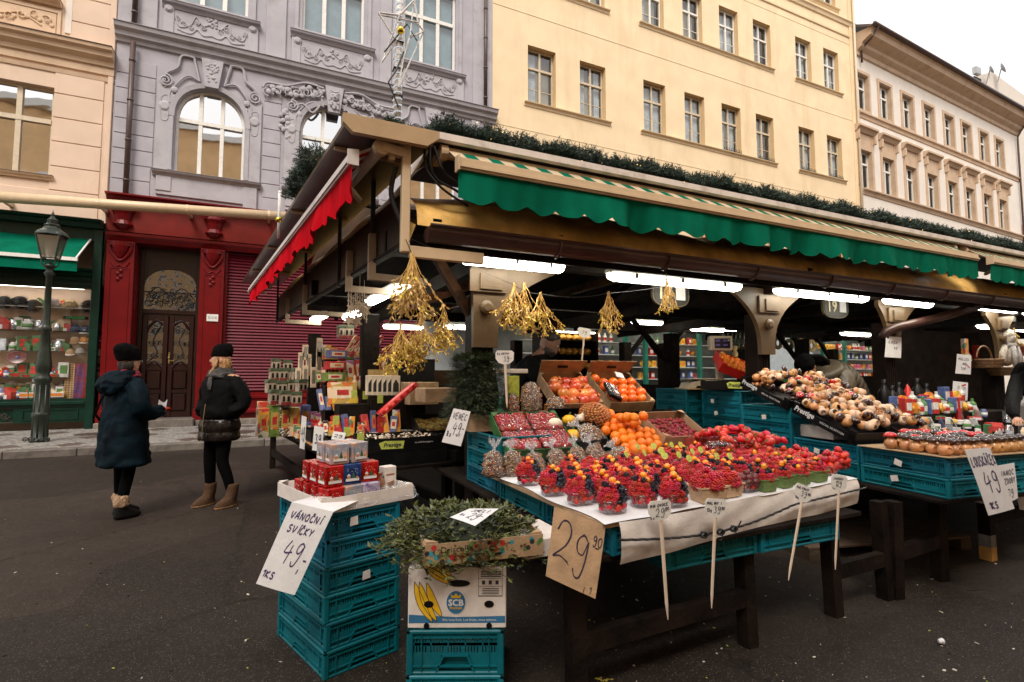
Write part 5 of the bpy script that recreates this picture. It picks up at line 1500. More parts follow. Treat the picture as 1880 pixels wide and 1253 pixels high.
# stack of six with the candle tray on it
sa_=R(18.3);cxs,cys=.343,2.977
u_=Vector((cos(sa_),sin(sa_),0));v_=Vector((-sin(sa_),cos(sa_),0))
A0=Vector((.262,2.612,0))
cc=A0+u_*.2+v_*.3
for i in range(6):
 crate(cc.x+rng.uniform(-.004,.004),cc.y+rng.uniform(-.004,.004),i*.1255,sa_+R(90)+rng.uniform(-.012,.012),'turquoise crate, %s of six stacked under the Christmas candle tray'%['lowest','second from the ground','third from the ground','third from the top','second from the top','topmost'][i])
# paper scraps stuck on that stack
sc_=MB()
for(a_,z)in((.13,.70),(.2,.43)):
 q=A0+u_*a_-v_*.014;sc_.at(q.x,q.y,z,0,0,sa_).quad((-.02,0,-.02),(.022,0,-.017),(.02,0,.024),(-.018,0,.02));
sc_.at();tag(sc_.build('label_scrap',K.card_white,None),'torn pale label scraps stuck on the front of the crate stack','label')
# two taller crates under the banana box
bx,by=.70,2.36
for i in range(2):crate(.845,2.37,i*.179+.0,R(65.5),'tall turquoise crate, %s of the two under the banana box'%('lower','upper')[i],CRT)
def rot2(cx,cy,rz):
 c,s_=cos(rz),sin(rz)
 return lambda x,y,z:(cx+x*c-y*s_,cy+x*s_+y*c,z)
# ================================================================ TRESTLE TABLES
def trestle(name,label,x0,x1,y0,y1,ztop,legs,rz=0,pivot=(0,0)):
 root=thing(name,label,'table',(pivot[0],pivot[1],0),rz)
 b=MB();n=4
 for i in range(n):
  ya=y0+(y1-y0)*i/n;bq=MB();bq.bbox(x0,x1,ya+.003,y0+(y1-y0)*(i+1)/n-.003,ztop-.026,ztop,.004);bq.build('plank',K.dark_wood,root)
 for(lx,ya,yb)in legs:
  for y,sp in((ya,-.0),(yb,.0)):
   b=MB();b.bar((lx,y+sp*3,0),(lx,y,ztop-.03),.075,.075);b.build('leg',K.dark_wood,root)
  b=MB();b.bar((lx,ya,.24),(lx,yb,.24),.05,.09);b.build('stretcher',K.dark_wood,root)
  b=MB();b.bar((lx,ya-.05,ztop-.06),(lx,yb+.05,ztop-.06),.07,.06);b.build('cross_beam',K.dark_wood,root)
 for y in(y0+.05,y1-.05):
  pass
 return root
t1=trestle('trestle_table','dark trestle table carrying the berries and fruit',1.30,3.10,1.90,4.3,.625,[])
for(a_,b_)in(((1.23,1.98),(2.30,2.02)),((3.04,2.05),(3.56,2.06))):
 for(lx,ly)in(a_,b_):
  b=MB();b.bar((lx,ly,0),(lx+.0,ly+.02,.60),.072,.072,up=(0,1,0));b.build('leg',K.dark_wood,t1)
 b=MB();b.bar((a_[0],a_[1],.25),(b_[0],b_[1],.25),.05,.085);b.build('stretcher',K.dark_wood,t1)
for(lx,ly)in((1.5,3.7),(2.9,3.7)):
 b=MB();b.bar((lx,ly,0),(lx,ly,.60),.072,.072,up=(0,1,0));b.build('leg',K.dark_wood,t1)
t2=trestle('trestle_table','dark trestle table carrying the wooden nutcracker mushrooms',-.06,1.3,0.0,3.2,.625,[],R(-8),(3.86,1.84))
for(lx,ly)in((-.24,.17),(.34,.29),(.10,1.6),(1.2,1.6)):
 b=MB();b.bar((lx-.02,ly,0),(lx,ly,.60),.075,.075,up=(0,1,0));b.build('leg',K.dark_wood,t2)
b=MB();b.bar((-.24,.17,.27),(.34,.29,.27),.05,.085);b.build('stretcher',K.dark_wood,t2)
t3=trestle('trestle_table','table at the right border with paint-marked leg and white cloth',4.98,8.4,1.98,3.4,.60,[])
for(lx,ly)in((5.02,2.15),(8.2,2.2),(5.1,3.3)):
 b=MB();b.bar((lx,ly,0),(lx,ly,.58),.075,.075,up=(0,1,0));b.build('leg',K.dark_wood,t3)
b=MB();b.bar((5.02,2.15,.30),(8.2,2.2,.30),.05,.08);b.build('stretcher',K.dark_wood,t3)
b=MB();b.bar((5.02,2.15,0),(5.02,2.15,.10),.079,.079,up=(0,1,0));b.build('paint_patch',M('yellow_paint',(.50,.27,.06),.6,.15,20),t3)
b=MB();b.bar((5.02,2.15,.101),(5.02,2.15,.19),.078,.078,up=(0,1,0));b.build('paint_patch',M('grey_paint',(.18,.18,.17),.6,.2,20),t3)
t4=trestle('trestle_table','dark board table of candles and biscuits on the left stall',0,1.0,0,5.2,.66,[(.1,.3,4.6),(.9,.3,4.6)],R(8.5),(.66,4.22))
# pallets lying under the second table
pt=thing('pallet','worn wooden pallet lying on the asphalt behind the nutcracker table','pallet',(4.55,2.86,0),R(-14))
for i in range(6):
 b=MB();b.bbox(-.75,.75,-.36+i*.125,-.36+i*.125+.105,.085,.105,.003);b.build('board',M('pallet_wood',(.085,.055,.035),.8,.3,8,.3,40,stretch=(.3,1,1),rand=.25),pt)
for x in(-.7,0,.7):
 b=MB();b.box(x-.05,x+.05,-.36,.38,0,.083);b.build('runner',K.pallet_wood,pt)
# ---------------------------------------------------------------- crates that build up the displays
# under the berry table top: left side and front
for k,(y,lb)in enumerate(((2.18,'nearest the camera'),(2.79,'second along the left side of the berry table'))):
 crate(1.55,y,.626,R(90),'turquoise crate under the white paper, '+lb,CR)
crate(2.0,2.14,.49,0,'turquoise crate hanging low below the folded paper edge, nearest the handwritten cardboard sign',CR)
crate(2.62,2.12,.49,R(-2),'turquoise crate low under the table edge at the right end of the paper',CR)
for k in range(4):
 z=.626+.125*k
 if z<1.0:crate(1.56,3.42,z,R(90),'turquoise crate under the fir branches, %s of its stack'%['lowest','second','topmost','top'][k],CR)
for k in range(3):crate(2.25,3.78,.626+.125*k,0,'turquoise crate under the pomegranates, %s of its stack'%['lowest','middle','topmost'][k],CR)
for k in range(3):crate(2.87,3.78,.626+.125*k,0,'turquoise crate under the persimmons, %s of its stack'%['lowest','middle','topmost'][k],CR)
# second table, left face
T2=rot2(3.86,1.84,R(-8))
def T2P_(x,y,z):return Vector(T2(x,y,z))
def T2c(lx,ly,z,rz,label,me=CR):
 p=T2(lx,ly,z);return crate(p[0],p[1],p[2],R(-8)+rz,label,me)
for k in range(2):
 T2c(.22,.30,.626+.127*k,R(90),'turquoise crate at the near corner of the nutcracker table, '+('lower','upper')[k])
 T2c(.63,.30,.626+.127*k,R(90),'turquoise crate beside the price sign of the nutcracker table, '+('lower','upper')[k])
 T2c(.24,.92,.626+.127*k,R(90),'turquoise crate second along the nutcracker table, '+('lower','upper')[k])
for k in range(4):T2c(.24,1.54,.626+.1255*k,R(90),'turquoise crate third along the nutcracker table, %s of four'%['lowest','second','third','topmost'][k])
for k in range(5):
 T2c(.26,2.16,.626+.1255*k,R(90),'turquoise crate under the red orange box, %s of five'%['lowest','second','third','fourth','topmost'][k])
 T2c(.10,2.80,.626+.1255*k,R(90),'turquoise crate under the weighing scale, %s of five'%['lowest','second','third','fourth','topmost'][k])
b=MB();b.bbox(-.001,.001,-.026,.026,-.02,.02,.0005);stk_=b.mesh('label_scrap',K.card_white)
for i,(ly,z)in enumerate(((.30,.81),(.33,.70),(.95,.80),(1.5,1.03),(2.2,1.14),(2.85,1.16),(2.15,1.02))):
 o=put('label_scrap',stk_,None,T2P_(-.003+.05*(ly>2.6)*-1,ly,z),rot=(rng.uniform(-.3,.3),0,R(-8)));tag(o,'torn pale label scrap on the side of the turquoise crates, %s from the near corner'%ORDW[i],'label','label scraps on the nutcracker crates')
# ================================================================ MAIN TABLE: paper, cardboard, ropes
ZT=.785
pp=thing('table_paper','white paper spread under the berry punnets','paper')
b=MB();b.grid(lambda u,v:(1.285+u*(3.24-1.285)+.012*sin(v*14),1.84+.17*u*(1-v)+v*1.35+.006*sin(u*30),ZT+.003*sin(u*23)*sin(v*17)-.004*(v<.01)),40,20)
b.build('sheet',K.paper,pp,True)
b=MB();b.add([(1.29,1.86,.757),(3.2,2.02,.757),(3.2,3.2,.757),(1.29,3.2,.757),(1.29,1.86,.779),(3.2,2.02,.779),(3.2,3.2,.779),(1.29,3.2,.779)],[(0,3,2,1),(4,5,6,7),(0,1,5,4),(1,2,6,5),(2,3,7,6),(3,0,4,7)])
b.build('corrugated_board',K.card,pp)
b=MB()
def apron(u,v):
 x=1.36+u*(3.235-1.36);y=1.845+.165*u-.012*sin(v*math.pi)-.006*sin(u*7+v*3)-.003*sin(u*31+v*9);z=ZT-.004-v*(.175-.03*u)-.006*sin(u*9)
 return(x,y,z)
b.grid(apron,60,8)
b.grid(lambda u,v:(3.235+.02*u,2.01+u*.6,ZT-.004-v*.14-.02*v*u),10,3)
b.build('hanging_fold',K.card_white,pp,True)
rp=thing('rope','dark knotted cord tied across the folded paper edge of the berry table','rope')
b=MB();P=[]
for i in range(90):
 t=i/89;x=1.33+1.93*t;P.append((x+.002*sin(i*2.2),1.80+.168*t+.003*cos(i*2.2),.728-.05*sin(math.pi*min(1,t*1.6))*(t<.62)-.004-.02*t+.05*max(0,t-.45)))
b.tube(P,.0055,6)
for c_ in((1.93,1.845,.672),(1.82,1.84,.675),(2.02,1.85,.675)):
 for q in range(5):
  a=q*1.3;b.tube([(c_[0]+.016*cos(a+w_),c_[1]-.012+.01*sin(w_*2),c_[2]+.013*sin(a+w_))for w_ in[i*.7 for i in range(8)]],.0035,4)
b.tube([(1.93,1.835,.67),(1.94,1.83,.65),(1.925,1.83,.635),(1.915,1.83,.64)],.003,4);b.tube([(2.05,1.84,.68),(2.06,1.83,.71),(2.055,1.83,.70)],.003,4)
b.build('cord',K.black_metal,rp)
s29=thing('price_sign','brown cardboard sign reading 29,90 hanging from the corner of the berry table','price sign')
c0,c1,c2,c3=PY(1018,930,1.93),PY(1112,966,1.86),PY(1093,1100,1.83),PY(1002,1058,1.90)
def sheet_thing(root,c0,c1,c2,c3,m,th=.004,name='sheet',curl=0.0):
 """bent card sheet from 4 corners (top-left, top-right, bottom-right, bottom-left)"""
 b=MB();n=(c1-c0).cross(c3-c0).normalized()
 if n.y>0:n=-n
 def f(u,v,o=0):
  p=c0.lerp(c1,u).lerp(c3.lerp(c2,u),v);return tuple(p+n*(o+curl*sin(math.pi*u)*v+.6*curl*sin(math.pi*v)))
 b.grid(lambda u,v:f(u,v),6,6);b.grid(lambda u,v:f(u,v,-th),6,6)
 ed=[(i/6,0)for i in range(7)]+[(1,i/6)for i in range(1,7)]+[(1-i/6,1)for i in range(1,7)]+[(0,1-i/6)for i in range(1,7)]
 for p,q in zip(ed,ed[1:]):b.quad(f(*p),f(*q),f(*q,-th),f(*p,-th))
 b.build(name,m,root,True)
 return f
def write_on(root,f,lines,thick,m,seed=1,lift=.0015,W_=1.0,H_=1.0):
 """handwriting mapped on a sheet: text box coordinates 0..W_, 0..H_ (up) -> u, v"""
 h=handwriting(lines,thick,.02,seed)
 h.v=[f(max(0,min(1,x/W_)),max(0,min(1,1-y/H_)),lift)for(x,y,z)in h.v]
 return h.build('lettering',m,root)
f=sheet_thing(s29,c0,c1,c2,c3,K.card,.004,'card',.006)
write_on(s29,f,[('2',.05,.30,.55,.42,.1),('9',.42,.24,.52,.38,.1),('90',.79,.68,.13,.10,.1),('-',.84,.60,.1,.12)],.018,K.ink,4)
write_on(s29,f,[('2',.065,.29,.56,.42,.1),('9',.432,.235,.53,.38,.1),(',',.72,.06,.3,.1),('1',.83,.03,.09,.1)],.012,K.ink,9)
def stake_sign(u_top,v_c,u_tip,v_tip,y,label,lines,w=.115,h=.085,tip_y=None):
 """white plastic price tag on a long pointed stick"""
 root=thing('price_tag',label,'price tag')
 c=PY(u_top,v_c,y);t=PY(u_tip,v_tip,tip_y if tip_y else y)
 ax=(t-c);ax.normalize();side=Vector((.97,-.12,0));side=(side-ax*side.dot(ax)).normalized();n=side.cross(ax);
 if n.y>0:n=-n
 b=MB()
 poly=[(-.5,.32),(-.38,.5),(.38,.46),(.5,.30),(.46,-.25),(.28,-.46),(.10,-.52),(-.10,-.52),(-.34,-.4),(-.5,-.1)]
 pts=[c+side*(x*w)-ax*(z*h)for x,z in poly]
 k=len(pts);b.add([tuple(p)for p in pts]+[tuple(p-n*.003)for p in pts],[tuple(range(k)),tuple(range(2*k-1,k-1,-1))]+[(i,(i+1)%k,(i+1)%k+k,i+k)for i in range(k)])
 b.build('tag_plate',K.white_paint,root)
 b=MB();s0=c+ax*(h*.5)
 wd=.010
 P=[(s0,wd),(s0.lerp(t,.85),wd*.8),(t,.001)]
 vs=[]
 for q,w_ in P:vs+=[tuple(q-side*w_),tuple(q+side*w_),tuple(q+side*w_*.4+n*.004),tuple(q-side*w_*.4+n*.004)]
 b.add(vs,[(0,1,5,4),(4,5,9,8),(1,2,6,5),(5,6,10,9),(2,3,7,6),(6,7,11,10),(3,0,4,7),(7,4,8,11)]);b.build('stick',M('stick',(.66,.53,.42),.5,.06,20),root)
 hw=handwriting(lines,.029,.03,int(u_top))
 hw.v=[tuple(c+side*((x-.5)*w)-ax*((y_-.5)*h)+n*.0015)for x,y_,z in hw.v]
 # stroke width is in text units: rescale by w
 return root,hw,c
def stick_tag(*a,**k):
 lines=a[6]
 root,hw,c=stake_sign(*a,**k)
 hw.build('lettering',K.ink,root)
 return root
TG=[('MIX OVOCE',.08,.68,.14,.095,.1),('29',.28,.18,.40,.22,.1),('90',.70,.44,.15,.10,.1),('ks',.06,.1,.14,.1,.1)]
stick_tag(1212,937,1226,1138,1.79,'white stick tag reading MIX OVOCE 29,90 in front of the mixed punnets',TG)
stick_tag(1314,933,1306,1117,1.79,'white stick tag reading MALINY 39,90 in front of the raspberries',[('MALINY I',.08,.68,.14,.10,.1),('10g',.06,.30,.18,.11,.1),('39',.40,.24,.34,.18,.1),('90',.76,.42,.14,.09,.1)])
stick_tag(1475,906,1447,1066,1.80,'white stick tag reading MIX FRUIT 39,90 in front of the green cartons',[('MIX FRUIT',.08,.70,.12,.09,.1),('39',.36,.30,.32,.18,.1),('90',.74,.46,.14,.09,.1),('10g',.06,.1,.13,.09,.1)])
stick_tag(1541,887,1533,1046,1.83,'white stick tag reading JAHODY 129 at the right end of the berry table',[('JAHODY',.10,.68,.15,.11,.1),('129',.25,.28,.32,.16,.1),('ks',.1,.08,.13,.09,.1)])
stick_tag(927,656,931,750,3.42,'white stick tag reading 39,- beside the fir branches',[('KLUKVA',.08,.68,.15,.11,.1),('39',.40,.2,.36,.18,.1),('-',.78,.3,.2,.12,.1)],w=.14,h=.10)
stick_tag(1073,611,1068,668,4.1,'white stick tag behind the pomegranate boxes',[('79',.3,.3,.36,.2,.1)],w=.14,h=.09)
stick_tag(1412,643,1403,700,4.0,'white stick tag standing in the red orange box',[('49',.3,.3,.36,.2,.1)],w=.10,h=.13)
# ================================================================ FRUIT
M('raspberry',(.50,.010,.016),.32,.2,40,.3,200,rand=.2,spec=.5,coat=.15)
M('strawberry',(.66,.016,.006),.28,.2,30,.5,240,rand=.2,coat=.3)
M('blackberry',(.012,.008,.016),.25,.2,60,.6,260,spec=.5)
M('blueberry',(.012,.015,.032),.38,.2,40,rand=.3)
M('currant',(.74,.014,.012),.12,.1,30,coat=.5,rand=.15)
M('physalis',(.90,.30,.012),.22,.1,20,coat=.3,rand=.12)
M('orange',(.86,.21,.006),.38,.08,12,.35,260,rand=.10,coat=.15)
M('apricot',(.72,.20,.10),.6,.3,20,rand=.2)
M('pomegranate',(.55,.045,.02),.28,.5,6,.1,60,rand=.25,coat=.2,col2=(.72,.25,.06))
M('persimmon',(.85,.15,.012),.25,.1,8,rand=.12,coat=.3)
M('lychee',(.30,.022,.035),.6,.3,60,.7,200,rand=.2)
M('stem_green',(.06,.13,.02),.6,.3,40)
M('wood_turned',(.56,.26,.09),.38,.18,5,.1,60,rand=.18,stretch=(1,1,5),coat=.3)
M('wood_pale',(.72,.50,.34),.45,.12,5,.1,60,rand=.12,stretch=(1,1,5))
M('cap_dark',(.045,.016,.010),.22,.3,10,rand=.2,coat=.6)
M('cap_red',(.55,.012,.015),.25,.1,10,coat=.6)
M('pulp_carton',(.62,.42,.26),.85,.1,30,.3,120)
M('green_carton',(.16,.24,.075),.85,.1,30,.3,120)
M('lime_label',(.50,.55,.10),.6,.2,60)
glass_mat('clear_plastic',.16,(.90,.90,.92),.08,.5,40)
def berry_mesh(kind):
 b=MB()
 if kind=='raspberry':
  for i in range(4):
   z=-.006+.0055*i;r=(.0085,.0105,.0095,.0055)[i];n=(8,9,8,5)[i]
   for j in range(n):
    a=2*math.pi*(j+.5*(i%2))/n;b.ball((r*cos(a),r*sin(a),z),.0042,5,3)
  b.ball((0,0,.013),.004,5,3);b.ball((0,0,0),.009,6,4)
 elif kind=='blackberry':
  for i in range(4):
   z=-.006+.0055*i;r=(.0075,.0095,.0085,.005)[i];n=(7,8,7,4)[i]
   for j in range(n):
    a=2*math.pi*(j+.5*(i%2))/n;b.ball((r*cos(a),r*sin(a),z),.0042,5,3)
 elif kind=='blueberry':
  b.ball((0,0,0),.0085,8,6);b.lathe([(.0035,.0078),(.0042,.0092),(.003,.0082)],6)
 elif kind=='currant':b.ball((0,0,0),.0055,7,5)
 elif kind=='physalis':b.ball((0,0,0),.0125,10,8)
 elif kind=='strawberry':
  b.lathe([(0,-.021),(.006,-.017),(.012,-.007),(.0155,.003),(.0145,.011),(.008,.016),(0,.0165)],10,0)
  for j in range(6):
   a=j*math.pi/3;b.add([(.002*cos(a+1.5),.002*sin(a+1.5),.0165),(-.002*cos(a+1.5),-.002*sin(a+1.5),.0165),(.012*cos(a),.012*sin(a),.0175+.002*(j%2))],[(0,1,2)],1)
  b.tube([(0,0,.016),(.002,0,.023)],.0012,4,1)
 return b
bm={}
for k in('raspberry','blackberry','blueberry','currant','physalis'):bm[k]=berry_mesh(k).mesh(k,MATS[k],True)
bm['strawberry']=berry_mesh('strawberry').mesh('strawberry',[K.strawberry,K.stem_green],True)
b=MB();b.add([(-.02,0,0),(0,-.008,.004),(.022,0,.002),(0,.008,.004),(0,0,0)],[(0,1,4),(1,2,4),(2,3,4),(3,0,4)]);bm['mint_leaf']=b.mesh('mint_leaf',K.stem_green)
b=MB();b.lathe([(0,0),(.014,.0)],12);b.lathe([(.0135,-.001),(.0145,.0)],12);bm['lime_slice']=b.mesh('lime_slice',K.lime_label)
def punnet_mesh(kind):
 b=MB();w,d,h=(.062,.045,.058)
 if kind=='clear':
  r0,r1=.82,1.0
  n=20
  def ring(s_,z,off=0):return[((w*s_+off)*math.copysign(abs(cos(a))**.55,cos(a)),(d*s_+off)*math.copysign(abs(sin(a))**.55,sin(a)),z)for a in[2*math.pi*i/n for i in range(n)]]
  rg=[ring(r0,0),ring(r0+.04,.006),ring(.94,.05),ring(1,.058),ring(1,.058,.006),ring(1,.054,.007)]
  vs=[p for q in rg for p in q]
  F=[(i*n+j,i*n+(j+1)%n,(i+1)*n+(j+1)%n,(i+1)*n+j)for i in range(len(rg)-1)for j in range(n)]+[tuple(range(n))]
  b.add(vs,F)
  for i in range(n):
   if i%1==0:
    p,q=Vector(rg[1][i]),Vector(rg[2][i]);b.bar(p*1.01,q*1.01,.0016)
  return b.mesh('tray',K.clear_plastic,False)
 m_=K.pulp_carton if kind=='pulp' else K.green_carton
 if kind=='green':w,d=.048,.042
 def R4(s_,z):return[(-w*s_,-d*s_,z),(w*s_,-d*s_,z),(w*s_,d*s_,z),(-w*s_,d*s_,z)]
 rg=[R4(.8,0),R4(1,h),R4(1.06,h+.002),R4(1.06,h-.004),R4(.99,h-.008),R4(.97,h-.004),R4(.78,.004)]
 vs=[p for q in rg for p in q]
 F=[(i*4+j,i*4+(j+1)%4,(i+1)*4+(j+1)%4,(i+1)*4+j)for i in range(len(rg)-1)for j in range(4)]+[(0,1,2,3),(24,25,26,27)]
 b.add(vs,F);return b.mesh('tray',m_)
pun={k:punnet_mesh(k)for k in('clear','pulp','green')}
def heap_pts(w,d,z0,hh,step,rr):
 """points over a rounded heap, outer shell first"""
 P=[]
 nz=max(2,int(hh/(step*.75)))
 for k in range(nz+1):
  t=k/nz;s_=(1-t**1.6)**.5 if t<1 else 0
  R0=s_;n=max(1,int(2*math.pi*max(w,d)*.85*R0/step))if R0>.15 else 1
  for j in range(n):
   a=2*math.pi*(j+.5*(k%2))/n+rr.uniform(-.1,.1)
   P.append((w*R0*cos(a),d*R0*sin(a),z0+hh*t,a,t))
 return P
def fill(root,kind,seed,box='clear',low=False):
 rr=random.Random(seed)
 w,d=(.056,.040)if box!='green' else(.044,.038)
 def put_b(k,x,y,z,s_=1.0):
  o=bpy.data.objects.new(k,bm[k]);o.parent=root;o.location=(x,y,z)
  o.rotation_euler=(rr.uniform(-1.2,1.2),rr.uniform(-1.2,1.2),rr.uniform(0,6))if k!='currant' else(0,0,0)
  sc=s_*rr.uniform(.9,1.12);o.scale=(sc,sc,sc);COL.objects.link(o)
 if box=='clear':
  for(x,y)in((-.035,-.022),(0,-.028),(.035,-.022),(-.038,.01),(.038,.01),(0,.02),(-.018,-.012),(.018,-.01)):
   put_b('strawberry' if kind!='apricot' else 'raspberry',x,y,.026+rr.uniform(-.003,.006),1.15)
 hh=.075 if not low else .04
 if kind=='mix':
  for(x,y,z,a,t)in heap_pts(w,d,.056,hh,.0225,rr):
   ca=cos(a)
   if t>.9:k='physalis'
   elif t>.62:k=rr.choice(('currant','currant','raspberry','blackberry'))
   elif ca>.15:k=rr.choice(('blueberry','blueberry','blackberry'))
   else:k='raspberry'
   put_b(k,x,y,z,1.22 if k!='blueberry' else 1.45)
   if k=='blueberry':put_b('blueberry',x+rr.uniform(-.008,.008),y+rr.uniform(-.008,.008),z+.008)
  for q in range(12):put_b('currant',rr.uniform(-.028,.028),rr.uniform(-.022,.022),.056+hh*rr.uniform(.72,1.08))
  put_b('physalis',rr.uniform(-.01,.01),rr.uniform(-.028,-.015),.056+hh*.80);
  if rr.random()<.6:put_b('physalis',rr.uniform(.01,.022),rr.uniform(-.02,-.005),.056+hh*.85)
  put_b('mint_leaf',-w*.9,rr.uniform(-.02,.02),.07,.9);put_b('mint_leaf',w*.9,rr.uniform(-.02,.02),.075,.9)
 elif kind=='raspberry':
  for(x,y,z,a,t)in heap_pts(w,d,.056,.055,.023,rr):put_b('raspberry',x,y,z,1.25)
 elif kind=='strawberry':
  for(x,y,z,a,t)in heap_pts(w,d,.056,.065,.030,rr):put_b('strawberry',x,y,z,1.25)
 elif kind=='apricot':
  for(x,y,z,a,t)in heap_pts(w,d,.050,.035,.030,rr):put_b('plum',x,y,z)
 elif kind=='fruitmix':
  for(x,y,z,a,t)in heap_pts(w*.9,d*.9,.056,.055,.019,rr):
   k='raspberry' if sin(a)<-.1 and t<.6 else rr.choice(('blackberry','blueberry','physalis','strawberry','raspberry'))
   put_b(k,x,y,z,1.0)
  put_b('physalis',.0,0,.118);put_b('lime_slice',.02,-.0,.112,.8)
b=MB();b.ball((0,0,0),.019,9,7);bm['plum']=b.mesh('plum',M('plum',(.16,.022,.02),.45,.3,20,rand=.2),True)
PLACED=[]
def punnet(x,y,kind,box,rz,label,seed,group,sc=1.0,z=None):
 root=thing('punnet',label,'punnet',(x,y,(ZT+.004)if z is None else z),rz,group,sc=sc)
 put('tray',pun[box],root);fill(root,kind,seed,box);PLACED.append((x,y))
MIXL='clear punnet of heaped mixed berries, '
front=[((970,893),'mix','clear',MIXL+'farthest of four along the left table edge'),((1015,913),'mix','clear',MIXL+'second farthest along the left table edge'),
 ((1065,930),'mix','clear',MIXL+'third along the left edge'),((1125,947),'mix','clear',MIXL+'standing at the near corner of the table'),
 ((1182,934),'mix','clear',MIXL+'right of the near corner one'),((1238,933),'mix','clear',MIXL+'behind the MIX OVOCE tag'),
 ((1299,924),'raspberry','pulp','pale pulp carton of raspberries behind the MALINY tag'),((1336,914),'raspberry','pulp','smaller pale pulp carton of raspberries beside the plum punnet'),
 ((1372,905),'apricot','clear','clear low punnet of dark plums between the pale and green cartons'),
 ((1404,904),'fruitmix','green','leftmost green carton of raspberries and physalis'),((1436,897),'fruitmix','green','second green carton from the left'),
 ((1468,892),'fruitmix','green','third green carton from the left, behind the MIX FRUIT tag'),((1499,886),'fruitmix','green','rightmost green carton of raspberries'),
 ((1519,874),'strawberry','clear','small clear punnet of strawberries right of the green cartons'),((1541,866),'strawberry','clear','last clear punnet of strawberries at the right end of the table')]
for i,(p,kind,box,lb)in enumerate(front):
 q=PZ(p[0],p[1],ZT+.002)
 n=math.atan2(q.y-0,q.x-0)
 rz=R(90-28)+rng.uniform(-.1,.1)-R(60)if i<4 else rng.uniform(-.12,.12)
 q2=q+Vector((q.x,q.y,0)).normalized()*.045
 punnet(q2.x,q2.y,kind,box,rz,lb,100+i,None,1.08 if box!='pulp' else(1.28 if i==6 else 1.12))
# the rows behind
k=0
y=2.16
row=0
while y<3.02:
 x=1.50+.04*(row%2)+(.0 if y<2.6 else .12);col_=0
 while x<3.28:
  lim=2.02+.0*x
  if all((x-px_)**2+(y-py_)**2>.118**2 for px_,py_ in PLACED)and y>lim+.03 and not(y>2.74 and x<2.45):
   if x<2.05:kind=rng.choice(('mix','mix','raspberry'))if y<2.5 else rng.choice(('mix','raspberry'))
   elif x<2.5:kind=rng.choice(('raspberry','mix','mix','apricot'))
   elif x<2.95:kind=rng.choice(('fruitmix','fruitmix','raspberry'))if y<2.6 else rng.choice(('fruitmix','strawberry'))
   else:kind='strawberry'
   lb={'mix':'heaped mixed berry punnet in the inner rows of the berry table','raspberry':'raspberry punnet in the inner rows of the berry table','apricot':'plum punnet in the inner rows of the berry table',
     'fruitmix':'punnet of berries with yellow physalis in the inner rows','strawberry':'strawberry punnet piled towards the right rear of the table'}[kind]
   lb=lb.split(' in the')[0].split(' piled')[0]+', %s inner row from the front, %s from the left'%(ORDW[row],ORDW[col_]);col_+=1
   punnet(x,y,kind,'clear',rng.uniform(-.15,.15),lb,300+k,kind+' punnets in the inner rows',1.05)
   k+=1
  x+=.135
 y+=.125;row+=1
# big strawberries piled at the right rear, standing on the punnets
for i in range(46):
 x,y=rng.uniform(2.85,3.25),rng.uniform(2.45,2.95)
 z=ZT+.17+.07*math.exp(-((x-3.05)**2+(y-2.75)**2)/.03)+rng.uniform(-.01,.012)
 o=put('strawberry',bm['strawberry'],None,(x,y,z),rot=(rng.uniform(-1.5,1.5),rng.uniform(-1.5,1.5),rng.uniform(0,6)),sc=rng.uniform(1.4,1.9))
 tag(o,'large red strawberry in the loose pile at the right rear of the berry table','strawberry','large strawberries in the loose pile')
# lime-yellow round labels standing among the rear punnets
b=MB();b.at(0,0,0,R(70)).lathe([(0,0),(.021,0),(.021,.002),(0,.002)],12);b.at();b.bar((0,0,-.03),(0,0,0),.003);lm=b.mesh('round_label',K.lime_label)
for i,(u,v)in enumerate(((1171,820),(1183,832),(1200,819),(1213,828),(1220,837),(1233,817),(1249,817),(1246,835),(1271,829),(1286,826),(1265,842),(1150,835),(1316,838),(1340,838))):
 p=PZ(u,v,ZT+.15);o=put('round_label',lm,None,p,rng.uniform(-.5,.5));tag(o,'small round lime label standing among the rear punnets','label','round lime labels among the punnets')
# two clear boxes of dark berries lying flat
for i,(u,v)in enumerate(((1318,822),(1362,816))):
 p=PZ(u,v,ZT+.14);t_=thing('berry_box','flat clear lidded box of dark berries, %s of the two behind the punnets'%('left','right')[i],'fruit box',p,R(-10+8*i))
 b=MB();b.bbox(-.07,.07,-.05,.05,0,.035,.008);b.bbox(-.073,.073,-.053,.053,.02,.026,.003);b.bbox(-.055,.055,-.038,.038,.035,.04,.004);b.build('box',K.clear_plastic,t_)
 b=MB()
 for q in range(26):b.ball((rng.uniform(-.058,.058),rng.uniform(-.04,.04),rng.uniform(.008,.026)),.009,6,4)
 b.build('berries',K.blueberry,t_,True,kind='stuff')
